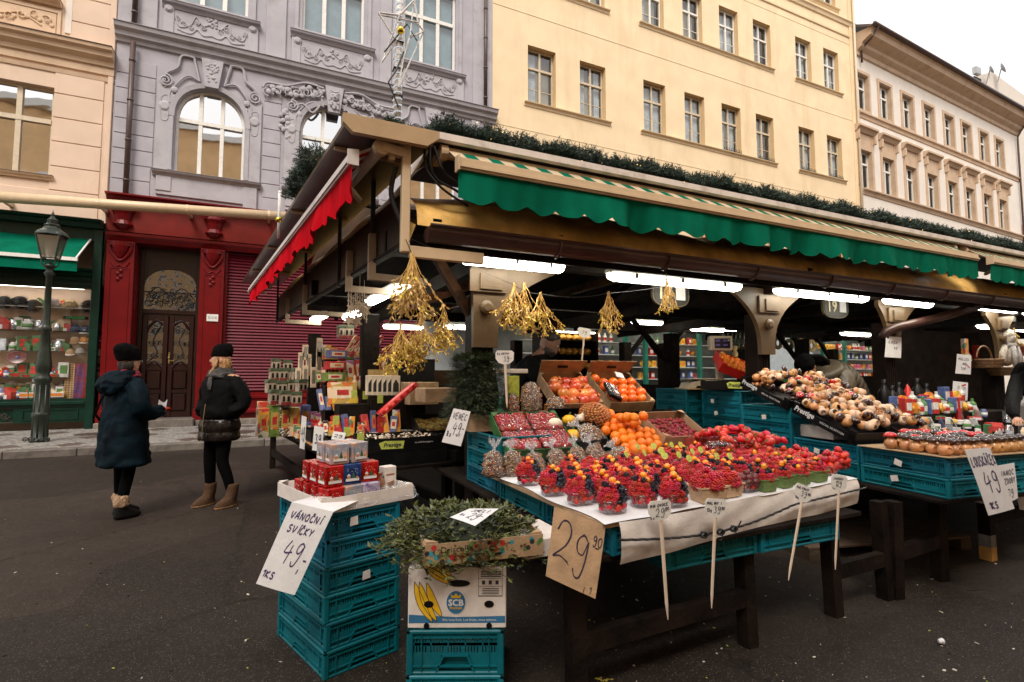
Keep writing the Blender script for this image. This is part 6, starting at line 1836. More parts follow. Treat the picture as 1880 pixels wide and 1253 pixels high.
# ================================================================ SLOPED TRAYS ON THE BERRY TABLE (y 3.0 - 3.5) AND THE ROW ABOVE
vor_mat('nut_mix',[(.40,.17,.055),(.55,.30,.12),(.28,.10,.04),(.62,.42,.22),(.18,.07,.03),(.70,.52,.34)],75,.45,1.0,(.05,.02,.01),dist=.02)
film_mat('film',.06,.10)
film_mat('film_tuft',.34,.22,bscale=120)
film_mat('film_light',.10,.14,bscale=50)
SLP=lambda y:ZT+.03+(y-3.02)*.60
def open_box(root,w,d,h,wall='card',inner=None,th=.004,ends=1.0,name='box',notch=True):
 b=MB();k=0
 b.box(-w/2,w/2,-d/2,d/2,0,th)
 b.box(-w/2,w/2,-d/2,-d/2+th,th,h);b.box(-w/2,w/2,d/2-th,d/2,th,h)
 b.box(-w/2,-w/2+th,-d/2+th,d/2-th,th,h*ends);b.box(w/2-th,w/2,-d/2+th,d/2-th,th,h*ends)
 for sx in(-1,1):
  for sy in(-1,1):
   x,y=sx*(w/2-th),sy*(d/2-th);b.add([(x,y,th),(x-sx*.05,y,th),(x,y-sy*.05,th),(x,y,h*1.12),(x-sx*.05,y,h*1.1),(x,y-sy*.05,h*1.1)],[(0,1,4,3),(0,3,5,2),(3,4,5)])
 return b.build(name,MATS[wall],root)
def tilted(name,label,cat,cx,cy,cz,slope,rz=0,group=None):
 return thing(name,label,cat,(cx,cy,cz),group=group,rot=(slope,0,rz))
SA=math.atan(.60)
# green-sided tray with four clear raspberry packs
rb=tilted('raspberry_tray','green-sided tray leaning back with clear packs of raspberries','tray',1.66,3.25,SLP(3.25)+.0,SA,R(-4))
M('green_card',(.035,.13,.03),.5,.15,10)
open_box(rb,.50,.42,.09,'green_card')
b=MB();b.box(-.246,.246,-.206,.206,.004,.03);b.build('liner',K.card,rb)
for i in range(4):
 t_=thing('raspberry_pack','clear lidded pack of raspberries, %s of the four in the green-sided tray'%('upper left','upper right','lower left','lower right')[i],'fruit pack')
 t_.parent=None
 lx,ly=(-.122,.122)[i%2],(.10,-.105)[i//2]
 m4=Matrix.Translation(rb.location)@rb.rotation_euler.to_matrix().to_4x4()@Matrix.Translation((lx,ly,.05))
 t_.matrix_world=m4;t_.location=m4.translation;t_.rotation_euler=m4.to_euler()
 b=MB();b.bbox(-.115,.115,-.095,.095,0,.05,.012);b.build('pack',K.clear_plastic,t_)
 for q in range(8):
  bx_=MB();bx_.bbox(-.105+q*.027,-.083+q*.027,-.0975,-.0955,.01,.022,.001);
  if q==0:st_me=bx_.mesh('label_mark',M('label_pink',(.75,.08,.18),.5,.1))
  o=put('label_mark',st_me,t_,(q*.027,0,0))
 for qx in range(9):
  for qy in range(7):
   o=bpy.data.objects.new('raspberry',bm['raspberry']);o.parent=t_;o.location=(-.098+qx*.0245+rng.uniform(-.004,.004),-.078+qy*.026+rng.uniform(-.004,.004),.036+rng.uniform(-.006,.006));o.rotation_euler=(rng.uniform(-1,1),rng.uniform(-1,1),rng.uniform(0,6));o.scale=(1.1,1.1,1.1);COL.objects.link(o)
# tray of little gourds
M('gourd_white',(.78,.66,.52),.45,.15,12,.15,30);M('gourd_yellow',(.80,.42,.02),.35,.15,12,.1,30)
gt=tilted('gourd_tray','black tray of small ornamental gourds leaning back','tray',2.05,3.30,SLP(3.30),SA,R(-4));open_box(gt,.30,.40,.08,'black_card')
def gourd(p,r,m,label,hump=8,flat=.8,neck=0,rot=(0,0,0)):
 b=MB();n=24;prof=[(0,-.95),(.55,-.85),(.9,-.4),(1,0),(.9,.45),(.5,.85),(.18,.95),(0,.9)]
 if neck:prof=[(0,-.95),(.6,-.8),(.95,-.3),(.9,.2),(.55,.7),(.35,1.1),(.28,1.5),(.1,1.6),(0,1.6)]
 vs=[]
 for q,z in prof:
  for j in range(n):
   a=2*math.pi*j/n;s_=q*(1+.09*cos(a*hump));vs.append((r*s_*cos(a),r*s_*sin(a),r*flat*z))
 b.add(vs,[(i*n+j,i*n+(j+1)%n,(i+1)*n+(j+1)%n,(i+1)*n+j)for i in range(len(prof)-1)for j in range(n)])
 t_=thing('gourd',label,'gourd',p,rot=rot);b.build('flesh',MATS[m],t_,True)
 b=MB();zt=r*flat*(.9 if not neck else 1.55);b.tube([(0,0,zt),(r*.1,0,zt+r*.25),(r*.25,0,zt+r*.4)],[r*.13,r*.09,r*.07],6);b.build('stalk',K.stem_green,t_)
for(u,v,dy,r,m,lb,kw)in((1019,778,0,.052,'gourd_white','pale whitish gourd at the left of the gourd tray',{}),(1052,800,-.03,.058,'gourd_yellow','yellow ribbed gourd, lower of the two',{}),
 (1045,772,.06,.052,'gourd_yellow','yellow gourd behind, beside the striped one',{}),(1066,768,.05,.034,'gourd_white','long-necked pale green gourd',dict(neck=1,rot=(.5,.3,0)))):
 p=PY(u,v,3.25+dy);gourd(p,r,m,lb,**kw)
# net of nuts
nb=thing('nut_net','big bulging orange net bag of hazelnuts','nut bag',PY(1093,763,3.36),rot=(.5,.2,.1))
M('hazelnut',(.36,.14,.045),.42,.3,30,rand=.3,coat=.2)
b=MB();b.ball((0,0,0),.012,7,5);hz=b.mesh('hazelnut',K.hazelnut,True)
cnt=0
for i in range(260):
 a=i*2.39996;zz=1-2*(i+.5)/260;rr_=(1-zz*zz)**.5
 if zz<-.35:continue
 o=bpy.data.objects.new('hazelnut',hz);o.parent=nb;o.location=(.125*rr_*cos(a),.10*rr_*sin(a),.085*zz);o.scale=(1.15,)*3;COL.objects.link(o)
b=MB();b.ball((0,0,0),.115,12,8,sc=(1,.8,.66));b.build('filling',K.nut_mix,nb,True)
b=MB();n=16
for q in range(n):
 ph=2*math.pi*q/n
 for sg in(-1,1):
  b.tube([(.140*cos(ph+sg*t*2.2)*sin(math.pi*(.12+.76*t)),.113*sin(ph+sg*t*2.2)*sin(math.pi*(.12+.76*t)),.099*cos(math.pi*(.12+.76*t)))for t in[i/12 for i in range(13)]],.0014,3)
b.build('net',M('net_orange',(.75,.20,.02),.5,.1),nb)
# oranges in a sloping heap
b=MB();b.ball((0,0,0),.036,16,11,sc=(1,1,.93));b.lathe([(.005,.0335),(.004,.035),(0,.0352)],6);om=b.mesh('orange',K.orange,True)
OL=[]
def orange_at(x,y,z,r=1.0,lb='ripe orange perched on top of the sloping heap',g='oranges in the sloping heap'):
 o=put('orange',om,None,(x,y,z),rot=(rng.uniform(-1.5,1.5),rng.uniform(-1.5,1.5),rng.uniform(0,6)),sc=r);tag(o,lb,'orange',g)
for row in range(8):
 n=(4,5,6,6,5,5,4,3)[row]
 for q in range(n):
  y=3.00+.058*row;x=2.28+.072*q+(.036 if row%2 else 0)+.015*row*0+rng.uniform(-.006,.006)-.02*(row>5)
  orange_at(x,y,SLP(y)+.045+.045*sin(math.pi*(q+.5)/n)*.7+rng.uniform(-.006,.006),rng.uniform(1.0,1.12),'ripe orange in the sloping heap, %s row from the bottom, %s from the left'%(ORDW[row],ORDW[q]))
for q in range(9):orange_at(2.36+rng.uniform(0,.30),3.12+rng.uniform(0,.26),SLP(3.25)+.115+rng.uniform(-.02,.03),rng.uniform(.96,1.05))
b=MB();b.box(2.24,2.70,2.98,3.50,.626,.80);o=b.build('box',K.card,None);tag(o,'plain cardboard box under the heap of oranges','box')
# lychee box
lb_=tilted('lychee_box','wooden-sided box of dark red lychees leaning back at the right','fruit box',2.88,3.22,SLP(3.22)+.005,R(27),R(-3))
open_box(lb_,.42,.36,.10,'card');b=MB();b.box(-.21,.21,-.185,-.178,.0,.035);b.build('front_rail',M('crate_red',(.32,.05,.03),.5,.2),lb_)
b=MB();b.ball((0,0,0),.0165,8,6);lym=b.mesh('lychee',K.lychee,True)
for qx in range(12):
 for qy in range(9):
  o=bpy.data.objects.new('lychee',lym);o.parent=lb_;o.location=(-.185+qx*.033+rng.uniform(-.006,.006),-.155+qy*.036+rng.uniform(-.006,.006),.04+rng.uniform(-.008,.016));COL.objects.link(o)
l2=thing('lychee_box','low red-edged box of lychees in front of the leaning one','fruit box',(3.02,2.98,ZT+.05),R(-6));open_box(l2,.36,.16,.10,'crate_red')
for i in range(46):
 o=bpy.data.objects.new('lychee',lym);o.parent=l2;o.location=(rng.uniform(-.165,.165),rng.uniform(-.065,.065),.085+rng.uniform(-.008,.016));COL.objects.link(o)
b=MB();b.box(2.68,3.10,3.05,3.45,.626,.82);o=b.build('box',K.card,None);tag(o,'plain brown box supporting the leaning lychee box','box')
b=MB();b.box(1.45,2.2,3.12,3.42,.626,.80);o=b.build('box',K.card,None);tag(o,'brown box supporting the raspberry and gourd trays','box')
# bags of nuts
def nut_bag(p,w,h,d,label,rot=(0,0,0),tuft=True,seed=0,col='nut_mix',group=None):
 rr=random.Random(seed);root=thing('nut_bag',label,'nut bag',p,rot=rot,group=group)
 ph=[rr.uniform(0,6)for _ in range(8)]
 def shape(off):
  prof=[(0,0),(.80,.0),(.98,.08),(1.0,.3),(.95,.55),(.8,.78),(.45,.92),(.0,.96)];n=18;vs=[]
  for q,z in prof:
   for j in range(n):
    a=2*math.pi*j/n;s_=q*(1+.06*sin(3*a+ph[0]+z*4)+.05*sin(5*a+ph[1]+z*9));e=.7
    vs.append(((w/2*s_+off*(q>0))*math.copysign(abs(cos(a))**e,cos(a)),(d/2*s_+off*(q>0))*math.copysign(abs(sin(a))**e,sin(a)),h*z+(off if z>.5 else 0)))
  return vs,[(i*n+j,i*n+(j+1)%n,(i+1)*n+(j+1)%n,(i+1)*n+j)for i in range(len(prof)-1)for j in range(n)]
 b=MB();b.add(*shape(0));b.build('nuts',MATS[col],root,True)
 b=MB();b.add(*shape(.0035));b.build('film',K.film,root,True)
 if tuft:
  b=MB();n=22;vs=[]
  for i,(q,z)in enumerate([(.55,.86),(.22,.96),(.13,1.02),(.30,1.12),(.52,1.24),(.62,1.30)]):
   for j in range(n):
    a=2*math.pi*j/n;f=1+(.30*sin(a*5+ph[2])+.22*sin(a*9+ph[3]))*(i>2)*(i/5)
    vs.append((w/2*q*f*cos(a),d/2*q*f*sin(a)*1.1,h*z+.012*sin(a*7+ph[4])*(i>3)+.02*rr.uniform(-1,1)*(i>4)))
  b.add(vs,[(i*n+j,i*n+(j+1)%n,(i+1)*n+(j+1)%n,(i+1)*n+j)for i in range(5)for j in range(n)])
  b.build('gathered_neck',K.film_tuft,root)
 # loose halves of nuts pressed against the film give it relief
 b=MB()
 for q in range(70):
  a=rr.uniform(0,6.28);z=rr.uniform(.05,.8);s_=(1.0 if z<.55 else .85)
  b.ball((w/2*s_*.99*math.copysign(abs(cos(a))**.7,cos(a)),d/2*s_*.99*math.copysign(abs(sin(a))**.7,sin(a)),h*z),rr.uniform(.006,.010),6,4,sc=(1.3,.8,.8))
 b.build('loose_nuts',K.hazelnut,root,True,kind='stuff')
 return root
for i,(u,v,w,h,rot,lb)in enumerate(((905,868,.125,.155,(-.1,.12,.2),'bag of mixed nuts at the left end of the row on the paper'),(946,872,.125,.15,(-.1,-.15,.1),'bag of mixed nuts second from the left, leaning'),
 (985,850,.12,.13,(-.25,-.1,0),'nut bag third from the left behind the berry punnets'),(1030,846,.12,.145,(-.25,-.28,0),'nut bag fourth from the left, tilted'),
 (1066,842,.11,.15,(-.25,-.15,.1),'nut bag fifth from the left'),(1103,838,.13,.16,(-.25,-.35,0),'nut bag sixth from the left, strongly tilted'),(1145,834,.17,.13,(-.3,-.45,0),'rightmost wide nut bag below the oranges'))):
 p=PY(u,v,2.93);p.z=ZT+.004;nut_bag(p,w,h*1.08,.085,lb,rot,True,10+i)
nut_bag(PY(1100,815,3.12),.15,.19,.09,'large tilted nut bag lying between the gourds and the oranges',(-.5,-.75,0),True,31)
# ---- upper row: cardboard flats with bags, pomegranates, persimmons
UZ=1.125
fl=thing('cardboard_flat','long brown cardboard flat under the fir branches and nut bags','box',(1.82,3.66,1.0));open_box(fl,1.02,.30,.115,'card')
b=MB()
for x in(-.28,.0,.26):b.ball((x,-.152,.10),.014,8,5,sc=(1,.15,1.4))
b.build('notch',K.black_card,fl)
f2=thing('cardboard_flat','black-edged flat under the pomegranates and persimmons','box',(2.72,3.62,1.0),R(-2));open_box(f2,.80,.30,.11,'black_card')
nut_bag((1.68,3.60,UZ),.10,.15,.08,'dark nut bag with a red label beside the fir branches',(0,0,0),False,41)
nut_bag((1.84,3.58,UZ),.155,.24,.11,'tall shiny nut bag standing before the pomegranates',(0,-.06,0),False,42)
nut_bag((2.03,3.55,UZ),.17,.12,.09,'low blocky nut bag lying before the pomegranates',(0,.05,0),False,43)
b=MB();b.bbox(1.66,1.78,3.68,3.70,1.15,1.40,.003);o=b.build('leaflet',M('lime_card',(.36,.38,.05),.5,.2,40),None);tag(o,'lime green card standing behind the nut bags','card')
for(cx_,w_,lb,nm,m_,r_)in((2.27,.40,'cardboard box of red pomegranates leaning back with open flap','pomegranate','pomegranate',.056),(2.78,.44,'cardboard box of persimmons and oranges leaning back','persimmon','persimmon',.046)):
 t_=tilted('fruit_box',lb,'fruit box',cx_+.02,3.80,1.22,R(33),R(-3));open_box(t_,w_,.46,.10,'card')
 b=MB();b.add([(-w_/2,.23,.10),(w_/2,.23,.10),(w_/2+.02,.20,.24),(-w_/2-.02,.20,.24),(-w_/2,.235,.10),(w_/2,.235,.10),(w_/2+.02,.205,.24),(-w_/2-.02,.205,.24)],[(0,1,2,3),(7,6,5,4),(0,4,5,1),(1,5,6,2),(2,6,7,3),(3,7,4,0)])
 b.build('flap',K.card,t_);b=MB();b.bbox(-.05,.05,.205,.212,.16,.185,.003);b.build('hand_hole',K.black_card,t_)
 b=MB();b.ball((0,0,0),r_,16,11,sc=(1,1,.9))
 if nm=='pomegranate':b.lathe([(.012,r_*.85),(.010,r_*1.05),(.016,r_*1.2),(.011,r_*1.18),(.006,r_*1.0)],7)
 fm=b.mesh(nm,MATS[m_],True)
 for q in range(16 if nm=='pomegranate' else 17):
  lx=-w_/2+.055+(q%4)*.095+(.045 if(q//4)%2 else 0);ly=-.17+(q//4)*.085
  M4=Matrix.Translation(t_.location)@t_.rotation_euler.to_matrix().to_4x4()
  P=M4@Vector((min(lx,w_/2-.05),ly,.075+rng.uniform(-.01,.025)))
  o=put(nm,fm,None,P,rot=(rng.uniform(-.9,.9),rng.uniform(-.9,.9),rng.uniform(0,6)));tag(o,{'pomegranate':'red and yellow pomegranate in the leaning cardboard box','persimmon':'glossy orange persimmon in the right leaning box'}[nm],nm,nm+'s in the leaning box')
bk=thing('berry_box','black clear-lidded berry box with white stickers lying on the persimmons','fruit box',PY(1122,722,3.62),rot=(.75,.35,.15))
b=MB();b.bbox(-.07,.07,-.085,.085,0,.035,.01);b.build('box',K.black_card,bk);b=MB();b.bbox(-.072,.072,-.087,.087,.03,.045,.01);b.build('lid',K.clear_plastic,bk)
b=MB();b.box(-.03,.015,.02,.06,.0455,.047);b.box(-.015,.03,-.045,-.005,.0455,.047);b.build('sticker',K.paper,bk)
o=MB().bbox(-.05,.05,-.03,.03,0,.008,.002).build('price_card',K.paper,None,loc=PY(1137,690,3.72));o.rotation_euler=(.9,.2,.2);tag(o,'small white card resting on the persimmon box','card')
wb=MB();wb.bbox(1.66,2.02,4.0,4.2,1.42,1.46,.006);o=wb.build('counter_edge',K.board_white,None);tag(o,'short pale counter edge behind the nut bags','counter')
ct=thing('counter','dark inner counter behind the fruit displays','counter',(2.6,4.55,0));b=MB();b.box(-.95,1.1,-.25,.3,0,1.0);b.build('body',K.dark_wood,ct);b=MB();b.bbox(-1.0,1.15,-.3,.35,1.0,1.03,.01);b.build('top',K.black_card,ct)
# fir branches
def fir_bundle(root,w,d,h,n,seed,ln=(.03,.05),m=('fir','fir_pale')):
 rr=random.Random(seed);b=MB()
 for i in range(n):
  t=rr.random();a=rr.uniform(0,6.28)
  z=h*t;bul=(1-.35*t)*(1+.10*sin(t*30+a*2))
  x,y=w/2*bul*cos(a),d/2*bul*sin(a)
  s_=rr.uniform(.82,1.04);p=Vector((x*s_,y*s_,z+rr.uniform(-.015,.015)+(h*.10*(1-s_))))
  if rr.random()<.25:q_=rr.random()**.5;p=Vector((w/2*q_*.66*cos(a),d/2*q_*.66*sin(a),h+rr.uniform(-.02,.015)))
  dirn=Vector((cos(a)*.9+rr.uniform(-.5,.5),sin(a)*.9+rr.uniform(-.5,.5),-.25+rr.uniform(-.45,.45)+.5*t)).normalized()
  L_=rr.uniform(*ln)*1.3;side=dirn.cross(Vector((0,0,1))).normalized()
  b.k=1 if rr.random()<.18 else 0
  b.add([p-side*.0015,p+side*.0015,p+dirn*L_],[(0,1,2)])
  for q in range(7):
   e=p+dirn*L_*(q+.5)/7
   for sg in(-1,1):
    o=(dirn*.55+side*sg*.8+Vector((0,0,rr.uniform(-.3,.4)))).normalized()*.016;ww=dirn*.0013
    b.add([e-ww,e+ww,e+o],[(0,1,2)])
 return b
fr=thing('fir_bundle','dense bundle of dark fir branches on the cardboard flat at the left corner','fir branches',(1.42,3.66,1.10))
fir_bundle(fr,.46,.40,.44,5200,3).build('needles',[M('fir_dark',(.05,.072,.032),.6,.4,30),M('fir_mid',(.11,.15,.07),.6,.4,30)],fr,kind='stuff')
b=MB();b.lathe([(0,.0),(.15,.01),(.17,.15),(.14,.34),(.0,.41)],14,None,1,.85);b.build('core',M('fir_core',(.012,.017,.008),.9,.3),fr,True)
vn=thing('price_sign','white paper sign reading VENEC 49,- below the fir bundle','price sign')
f=sheet_thing(vn,PY(833,750,3.34),PY(864,756,3.33),PY(846,820,3.30),PY(811,812,3.31),K.paper,.002,'sheet',.004)
write_on(vn,f,[('VENEC',.10,.72,.17,.16,.15),('49',.30,.30,.32,.24,.1),(',',.72,.3,.3,.1),('-',.78,.42,.1,.15),('1ks',.05,.2,.14,.12,.1)],.03,K.ink,21)
# ================================================================ BANANA BOX, MISTLETOE HEAP
BZ=.362
bb_=thing('banana_box','white cardboard banana box with blue oval emblem and yellow bananas printed on it','box',(.545,2.185,BZ),R(-24.5))
W_,H_,D_=.405,.245,.34
b=MB();b.bbox(0,W_,0,D_,0,H_,.004);b.build('carton',K.card_white,bb_)
M('print_yellow',(.75,.44,.01),.6,.1,20);M('print_blue',(.03,.15,.30),.6,.1,20);M('print_ink',(.03,.03,.03),.6,.1)
def flat(poly,m,nm='print',y=-.0008,th=None):
 b=MB();n=len(poly);b.add([(x,y,z)for x,z in poly],[tuple(range(n))]);return b.build(nm,m,bb_)
flat([(0.004,.022),(W_-.004,.022),(W_-.004,.050),(.2,.046),(.004,.056)],K.print_blue)
def ell(cx,cz,rx,rz_,n=24):return[(cx+rx*cos(2*math.pi*i/n),cz+rz_*sin(2*math.pi*i/n))for i in range(n)]
def banana(cx,cz,r,a0,a1,w):
 n=10;o=[(cx+r*cos(a0+(a1-a0)*i/n),cz+r*sin(a0+(a1-a0)*i/n))for i in range(n+1)]
 q=[(cx+(r-w*sin(math.pi*i/n)**.6)*cos(a0+(a1-a0)*i/n),cz+(r-w*sin(math.pi*i/n)**.6)*sin(a0+(a1-a0)*i/n))for i in range(n+1)]
 return o,q
def put_banana(cx,cz,r,a0,a1,w,y):
 o,q=banana(cx,cz,r,a0,a1,w);b=MB()
 for i in range(len(o)-1):b.quad((o[i][0],y,o[i][1]),(o[i+1][0],y,o[i+1][1]),(q[i+1][0],y,q[i+1][1]),(q[i][0],y,q[i][1]))
 b.build('print',K.print_yellow,bb_)
 b=MB();b.tube([(x,y-.0004,z)for x,z in o],.0012,4);b.tube([(x,y-.0004,z)for x,z in q],.0012,4);b.build('print',K.print_ink,bb_)
for(r_,dz)in((.17,0),(.165,.018),(.155,.034)):put_banana(.20,.345+dz*.6,r_,R(212),R(262),.030,-.001-.0004*dz*50)
for(cx_,r_)in((.19,.165),(.205,.16),(.215,.14)):put_banana(cx_,.165,r_,R(172),R(238),.030,-.0012-.02*(r_<.165)*.02)
flat(ell(.198,.105,.042,.049),K.paper,y=-.0018);flat(ell(.198,.105,.039,.046),K.print_blue,y=-.0026)
put('lettering',text_mesh('SCB',.036,0,bold=.0012,mt=K.paper),bb_,(.198,-.0036,.103),rot=FACE_FRONT)
put('lettering',text_mesh('Premium',.014,0,bold=.0004,mt=K.print_yellow),bb_,(.198,-.0036,.083),rot=FACE_FRONT)
flat([(.18,.123),(.216,.123),(.220,.140),(.208,.130),(.198,.143),(.188,.130),(.176,.140)],K.print_yellow,y=-.0036)
put('lettering',text_mesh('We love fruit. Los fruits, nous aimons.',.0145,0,mt=K.paper),bb_,(.255,-.0022,.035),rot=FACE_FRONT)
for(cx_,cz_,rx_,rz_)in((.21,.182,.046,.014),(.086,.098,.020,.014),(.335,.098,.020,.014),(.078,.012,.012,.012),(.335,.012,.012,.012)):flat(ell(cx_,cz_,rx_,rz_),K.black_card,'hand_hole',y=-.0032)
b=MB()
for q in range(4):b.box(.29,.39,-.0012,-.0004,[.130,.168,.200,.128][q],[.1315,.1695,.2015,.13][q])
b.box(.29,.2915,-.0012,-.0004,.13,.235);b.box(.3885,.39,-.0012,-.0004,.13,.235)
for q in range(4):b.box(.305+(q%2)*.003,.375,-.0012,-.0004,.137+q*.007,.140+q*.007)
for q in range(4):b.box(.30,.385,-.0012,-.0004,.206+q*.007,.210+q*.007)
for q in range(3):b.box(.305+q*.028,.318+q*.028,-.0012,-.0004,.176,.192)
b.build('print',K.print_ink,bb_)
db=thing('fruit_carton','low brown berry carton with printed red and green fruit under the mistletoe','box',(.845,2.17,.645),R(-8))
open_box(db,.50,.30,.085,'card')
cols_=[M('p_red',(.5,.03,.03),.6),M('p_green',(.10,.22,.06),.6),M('p_blue',(.05,.3,.38),.6),M('p_dark',(.04,.03,.03),.6)]
for q in range(34):
 cx_,cz_=rng.uniform(-.245,.245),rng.uniform(.012,.075)
 b=MB();r_=rng.uniform(.008,.013);b.add([(cx_+r_*cos(i*.785),-.1508,cz_+r_*sin(i*.785))for i in range(8)],[tuple(range(8))]);b.build('print',cols_[q%4],db)
for q in range(14):
 cy_,cz_=rng.uniform(-.14,.14),rng.uniform(.012,.075);b=MB();r_=.012;b.add([(-.2508,cy_+r_*cos(i*.785),cz_+r_*sin(i*.785))for i in range(8)],[tuple(range(8))]);b.build('print',cols_[q%4],db)
put('lettering',text_mesh("Driscoll's",.036,0,mt=K.print_ink),db,(-.12,-.1516,.058),rot=FACE_FRONT)
b=MB();b.bbox(.60,.78,2.2,2.62,.607,.665,.004);o=b.build('carton',K.card,None);tag(o,'brown carton lying on the banana box under the mistletoe','box')
b=MB();b.bbox(1.00,1.22,2.02,2.3,.62,.70,.004);o=b.build('carton',K.card_white,None);tag(o,'pale carton end poking out right of the mistletoe heap','box')
ms=thing('mistletoe_heap','big loose heap of green mistletoe on the banana box','mistletoe',(.815,2.29,.70))
def mistletoe(n,seed,rx,ry,rz_,leaf=.024):
 rr=random.Random(seed);st=MB();lf=MB()
 for i in range(n):
  a=rr.uniform(0,6.283);el=rr.random()**.75*1.45
  d=Vector((cos(a)*cos(el),sin(a)*cos(el),sin(el)))
  s_=rr.uniform(.62,1.03)*(1+.13*sin(a*3+1)*cos(a*5))
  p=Vector((d.x*rx*s_,d.y*ry*s_,d.z*rz_*s_-.05-.06*(1-d.z)**2*rr.random()))
  dr=(Vector((d.x,d.y,d.z*.3))*.6+Vector((rr.uniform(-1,1),rr.uniform(-1,1),rr.uniform(-.5,.6)))).normalized()
  q=p+dr*rr.uniform(.02,.045)
  if i%2==0:
   st.tube([p-dr*.05,p,q],.0016,3)
  for sg in(-1,1):
   sd=dr.cross(Vector((rr.uniform(-.6,.6),rr.uniform(-.6,.6),1))).normalized()
   ld=(dr*.75+sd*sg*.65).normalized();L_=leaf*rr.uniform(.5,1.4);w_=L_*.25
   nn=ld.cross(sd);b0=q;c_=sd*1.0;c_=(c_-ld*c_.dot(ld)).normalized()
   lf.k=rr.choice((0,0,1,1,2))
   lf.add([b0,b0+ld*L_*.45+c_*w_+nn*.002,b0+ld*L_,b0+ld*L_*.45-c_*w_+nn*.002,b0+ld*L_*.5-nn*.002],[(0,4,1),(1,4,2),(2,4,3),(3,4,0)])
 return st,lf
st_,lf_=mistletoe(4000,5,.33,.32,.13,.030)
st_.build('stems',M('mist_stem',(.13,.13,.04),.6,.2,30),ms,kind='stuff')
lf_.build('leaves',[M('mist_a',(.055,.07,.015),.42,.3,30),M('mist_b',(.115,.125,.026),.42,.3,30),M('mist_c',(.018,.026,.008),.5,.3,30)],ms,kind='stuff')
b=MB();b.ball((0,0,0),.25,14,8,sc=(1,.95,.40));b.build('core',K.fir_core,ms,True)
b=MB()
for i in range(40):
 a=rng.uniform(0,6.28);q=rng.uniform(.3,.95);b.ball((.31*cos(a)*q,.30*sin(a)*q,.11*(1-q*q)**.5-.045),.0038,5,4)
b.build('berries',K.paper,ms,True,kind='stuff')
sp2=thing('price_sign','white paper reading JMELI 29,- lying on the mistletoe heap','price sign')
f=sheet_thing(sp2,PZ(862,934,.885),PZ(916,934,.865),PZ(872,966,.85),PZ(826,950,.87),K.paper,.0015,'sheet',.003)
write_on(sp2,f,[('JMELI',.22,.70,.18,.13,.1),('29',.38,.22,.38,.2,.1),('-',.76,.4,.1,.14),('1ks',.08,.3,.16,.08,.1)],.028,K.ink,23)
# ================================================================ CANDLE TRAY ON THE SIX CRATES
CT=rot2(cc.x+.03,cc.y-.02,sa_)
tr=thing('cardboard_tray','white cardboard tray holding the boxed Christmas candles','tray',(cc.x+.025,cc.y-.02,.755),sa_)
open_box(tr,.50,.56,.07,'card_white',ends=1.0)
b=MB();b.grid(lambda u,v:(-.26+.54*u,-.20-.09*v,.075-.06*v+.012*sin(u*30+v*8)),16,4);b.build('plastic_wrap',K.film_light,tr,True)
cd=[M('cd_blue',(.02,.05,.18),.25,.4,30),M('cd_dusk',(.16,.26,.40),.25,.4,20,col2=(.60,.34,.20)),M('cd_red',(.45,.010,.008),.25,.4,40),M('cd_purple',(.16,.08,.26),.25,.5,35,col2=(.62,.58,.66)),M('cd_wood',(.30,.13,.06),.5,.2)]
def candle_box(k,w=.092,d=.085,h=.098):
 b=MB();b.bbox(-w/2,w/2,-d/2,d/2,0,h,.003,0)
 b.lathe([(w*.44,.012),(w*.48,.03),(w*.48,h-.02),(w*.42,h-.004)],14,1)
 # printed scene: snow ground, fir tree, little houses and stars, each a flat shape on the faces
 for s_ in(0,1):
  b.at(0,0,0,0,0,s_*-math.pi/2);y=-d/2-.0008-(.004 if s_==0 else .0045)
  b.box(-w*.36,w*.36,y,y+.001,h*.16,h*.80,2);b.box(-w*.36,w*.36,y-.0006,y,h*.16,h*.30,3)
  b.add([(-.006,y-.001,h*.3),(.014,y-.001,h*.3),(.004,y-.001,h*.66)],[(0,1,2)],4)
  b.box(-.026,-.012,y-.001,y,h*.28,h*.42,5);b.add([(-.029,y-.0012,h*.42),(-.009,y-.0012,h*.42),(-.019,y-.0012,h*.54)],[(0,1,2)],3)
  b.box(.018,.028,y-.001,y,h*.27,h*.38,5)
  for q in range(7):
   x_,z_=rng.uniform(-.028,.028),rng.uniform(h*.5,h*.78);b.box(x_-.0012,x_+.0012,y-.001,y,z_-.0012,z_+.0012,3)
 b.at()
 sky_=[cd[0],cd[1],cd[2],cd[3]][k]
 return b.mesh('candle_box',[sky_,K.clear_plastic,[cd[0],M('cd_sky',(.12,.28,.42),.3,.3,12,col2=(.80,.42,.25)),cd[2],cd[3]][k],K.paper,M('cd_fir',(.03,.10,.05),.5),M('cd_house',(.55,.25,.08),.5)])
cbm=[candle_box(k)for k in range(4)]
lay=[]
for lv,(nx,ny)in enumerate(((4,4),(3,3),(2,2))):
 for i in range(nx):
  for j in range(ny):
   if lv==0 and i>2 and j<1:continue
   lay.append((-.20+.096*i+(.02,.03,.07)[lv],-.22+.10*j+(.0,.03,.05)[lv],.012+lv*.100,lv,i,j))
cnm=['dark blue','dusk coloured','red','purple']
for(x,y,z,lv,i,j)in lay:
 if z>.2 and j>1:continue
 k=1 if lv==2 else(2 if(lv==1 and i==2 and j==0)or i==0 else rng.choice((0,1,3,1,1,0)))
 p=CT(x,y,.755+z);o=put('candle_box',cbm[k],None,p,sa_+rng.uniform(-.22,.22))
 tag(o,'%s boxed candle, %s layer, %s row from the front, %s from the left'%(cnm[k],('bottom','middle','top')[lv],ORDW[j],ORDW[i]),'candle','boxed Christmas candles')
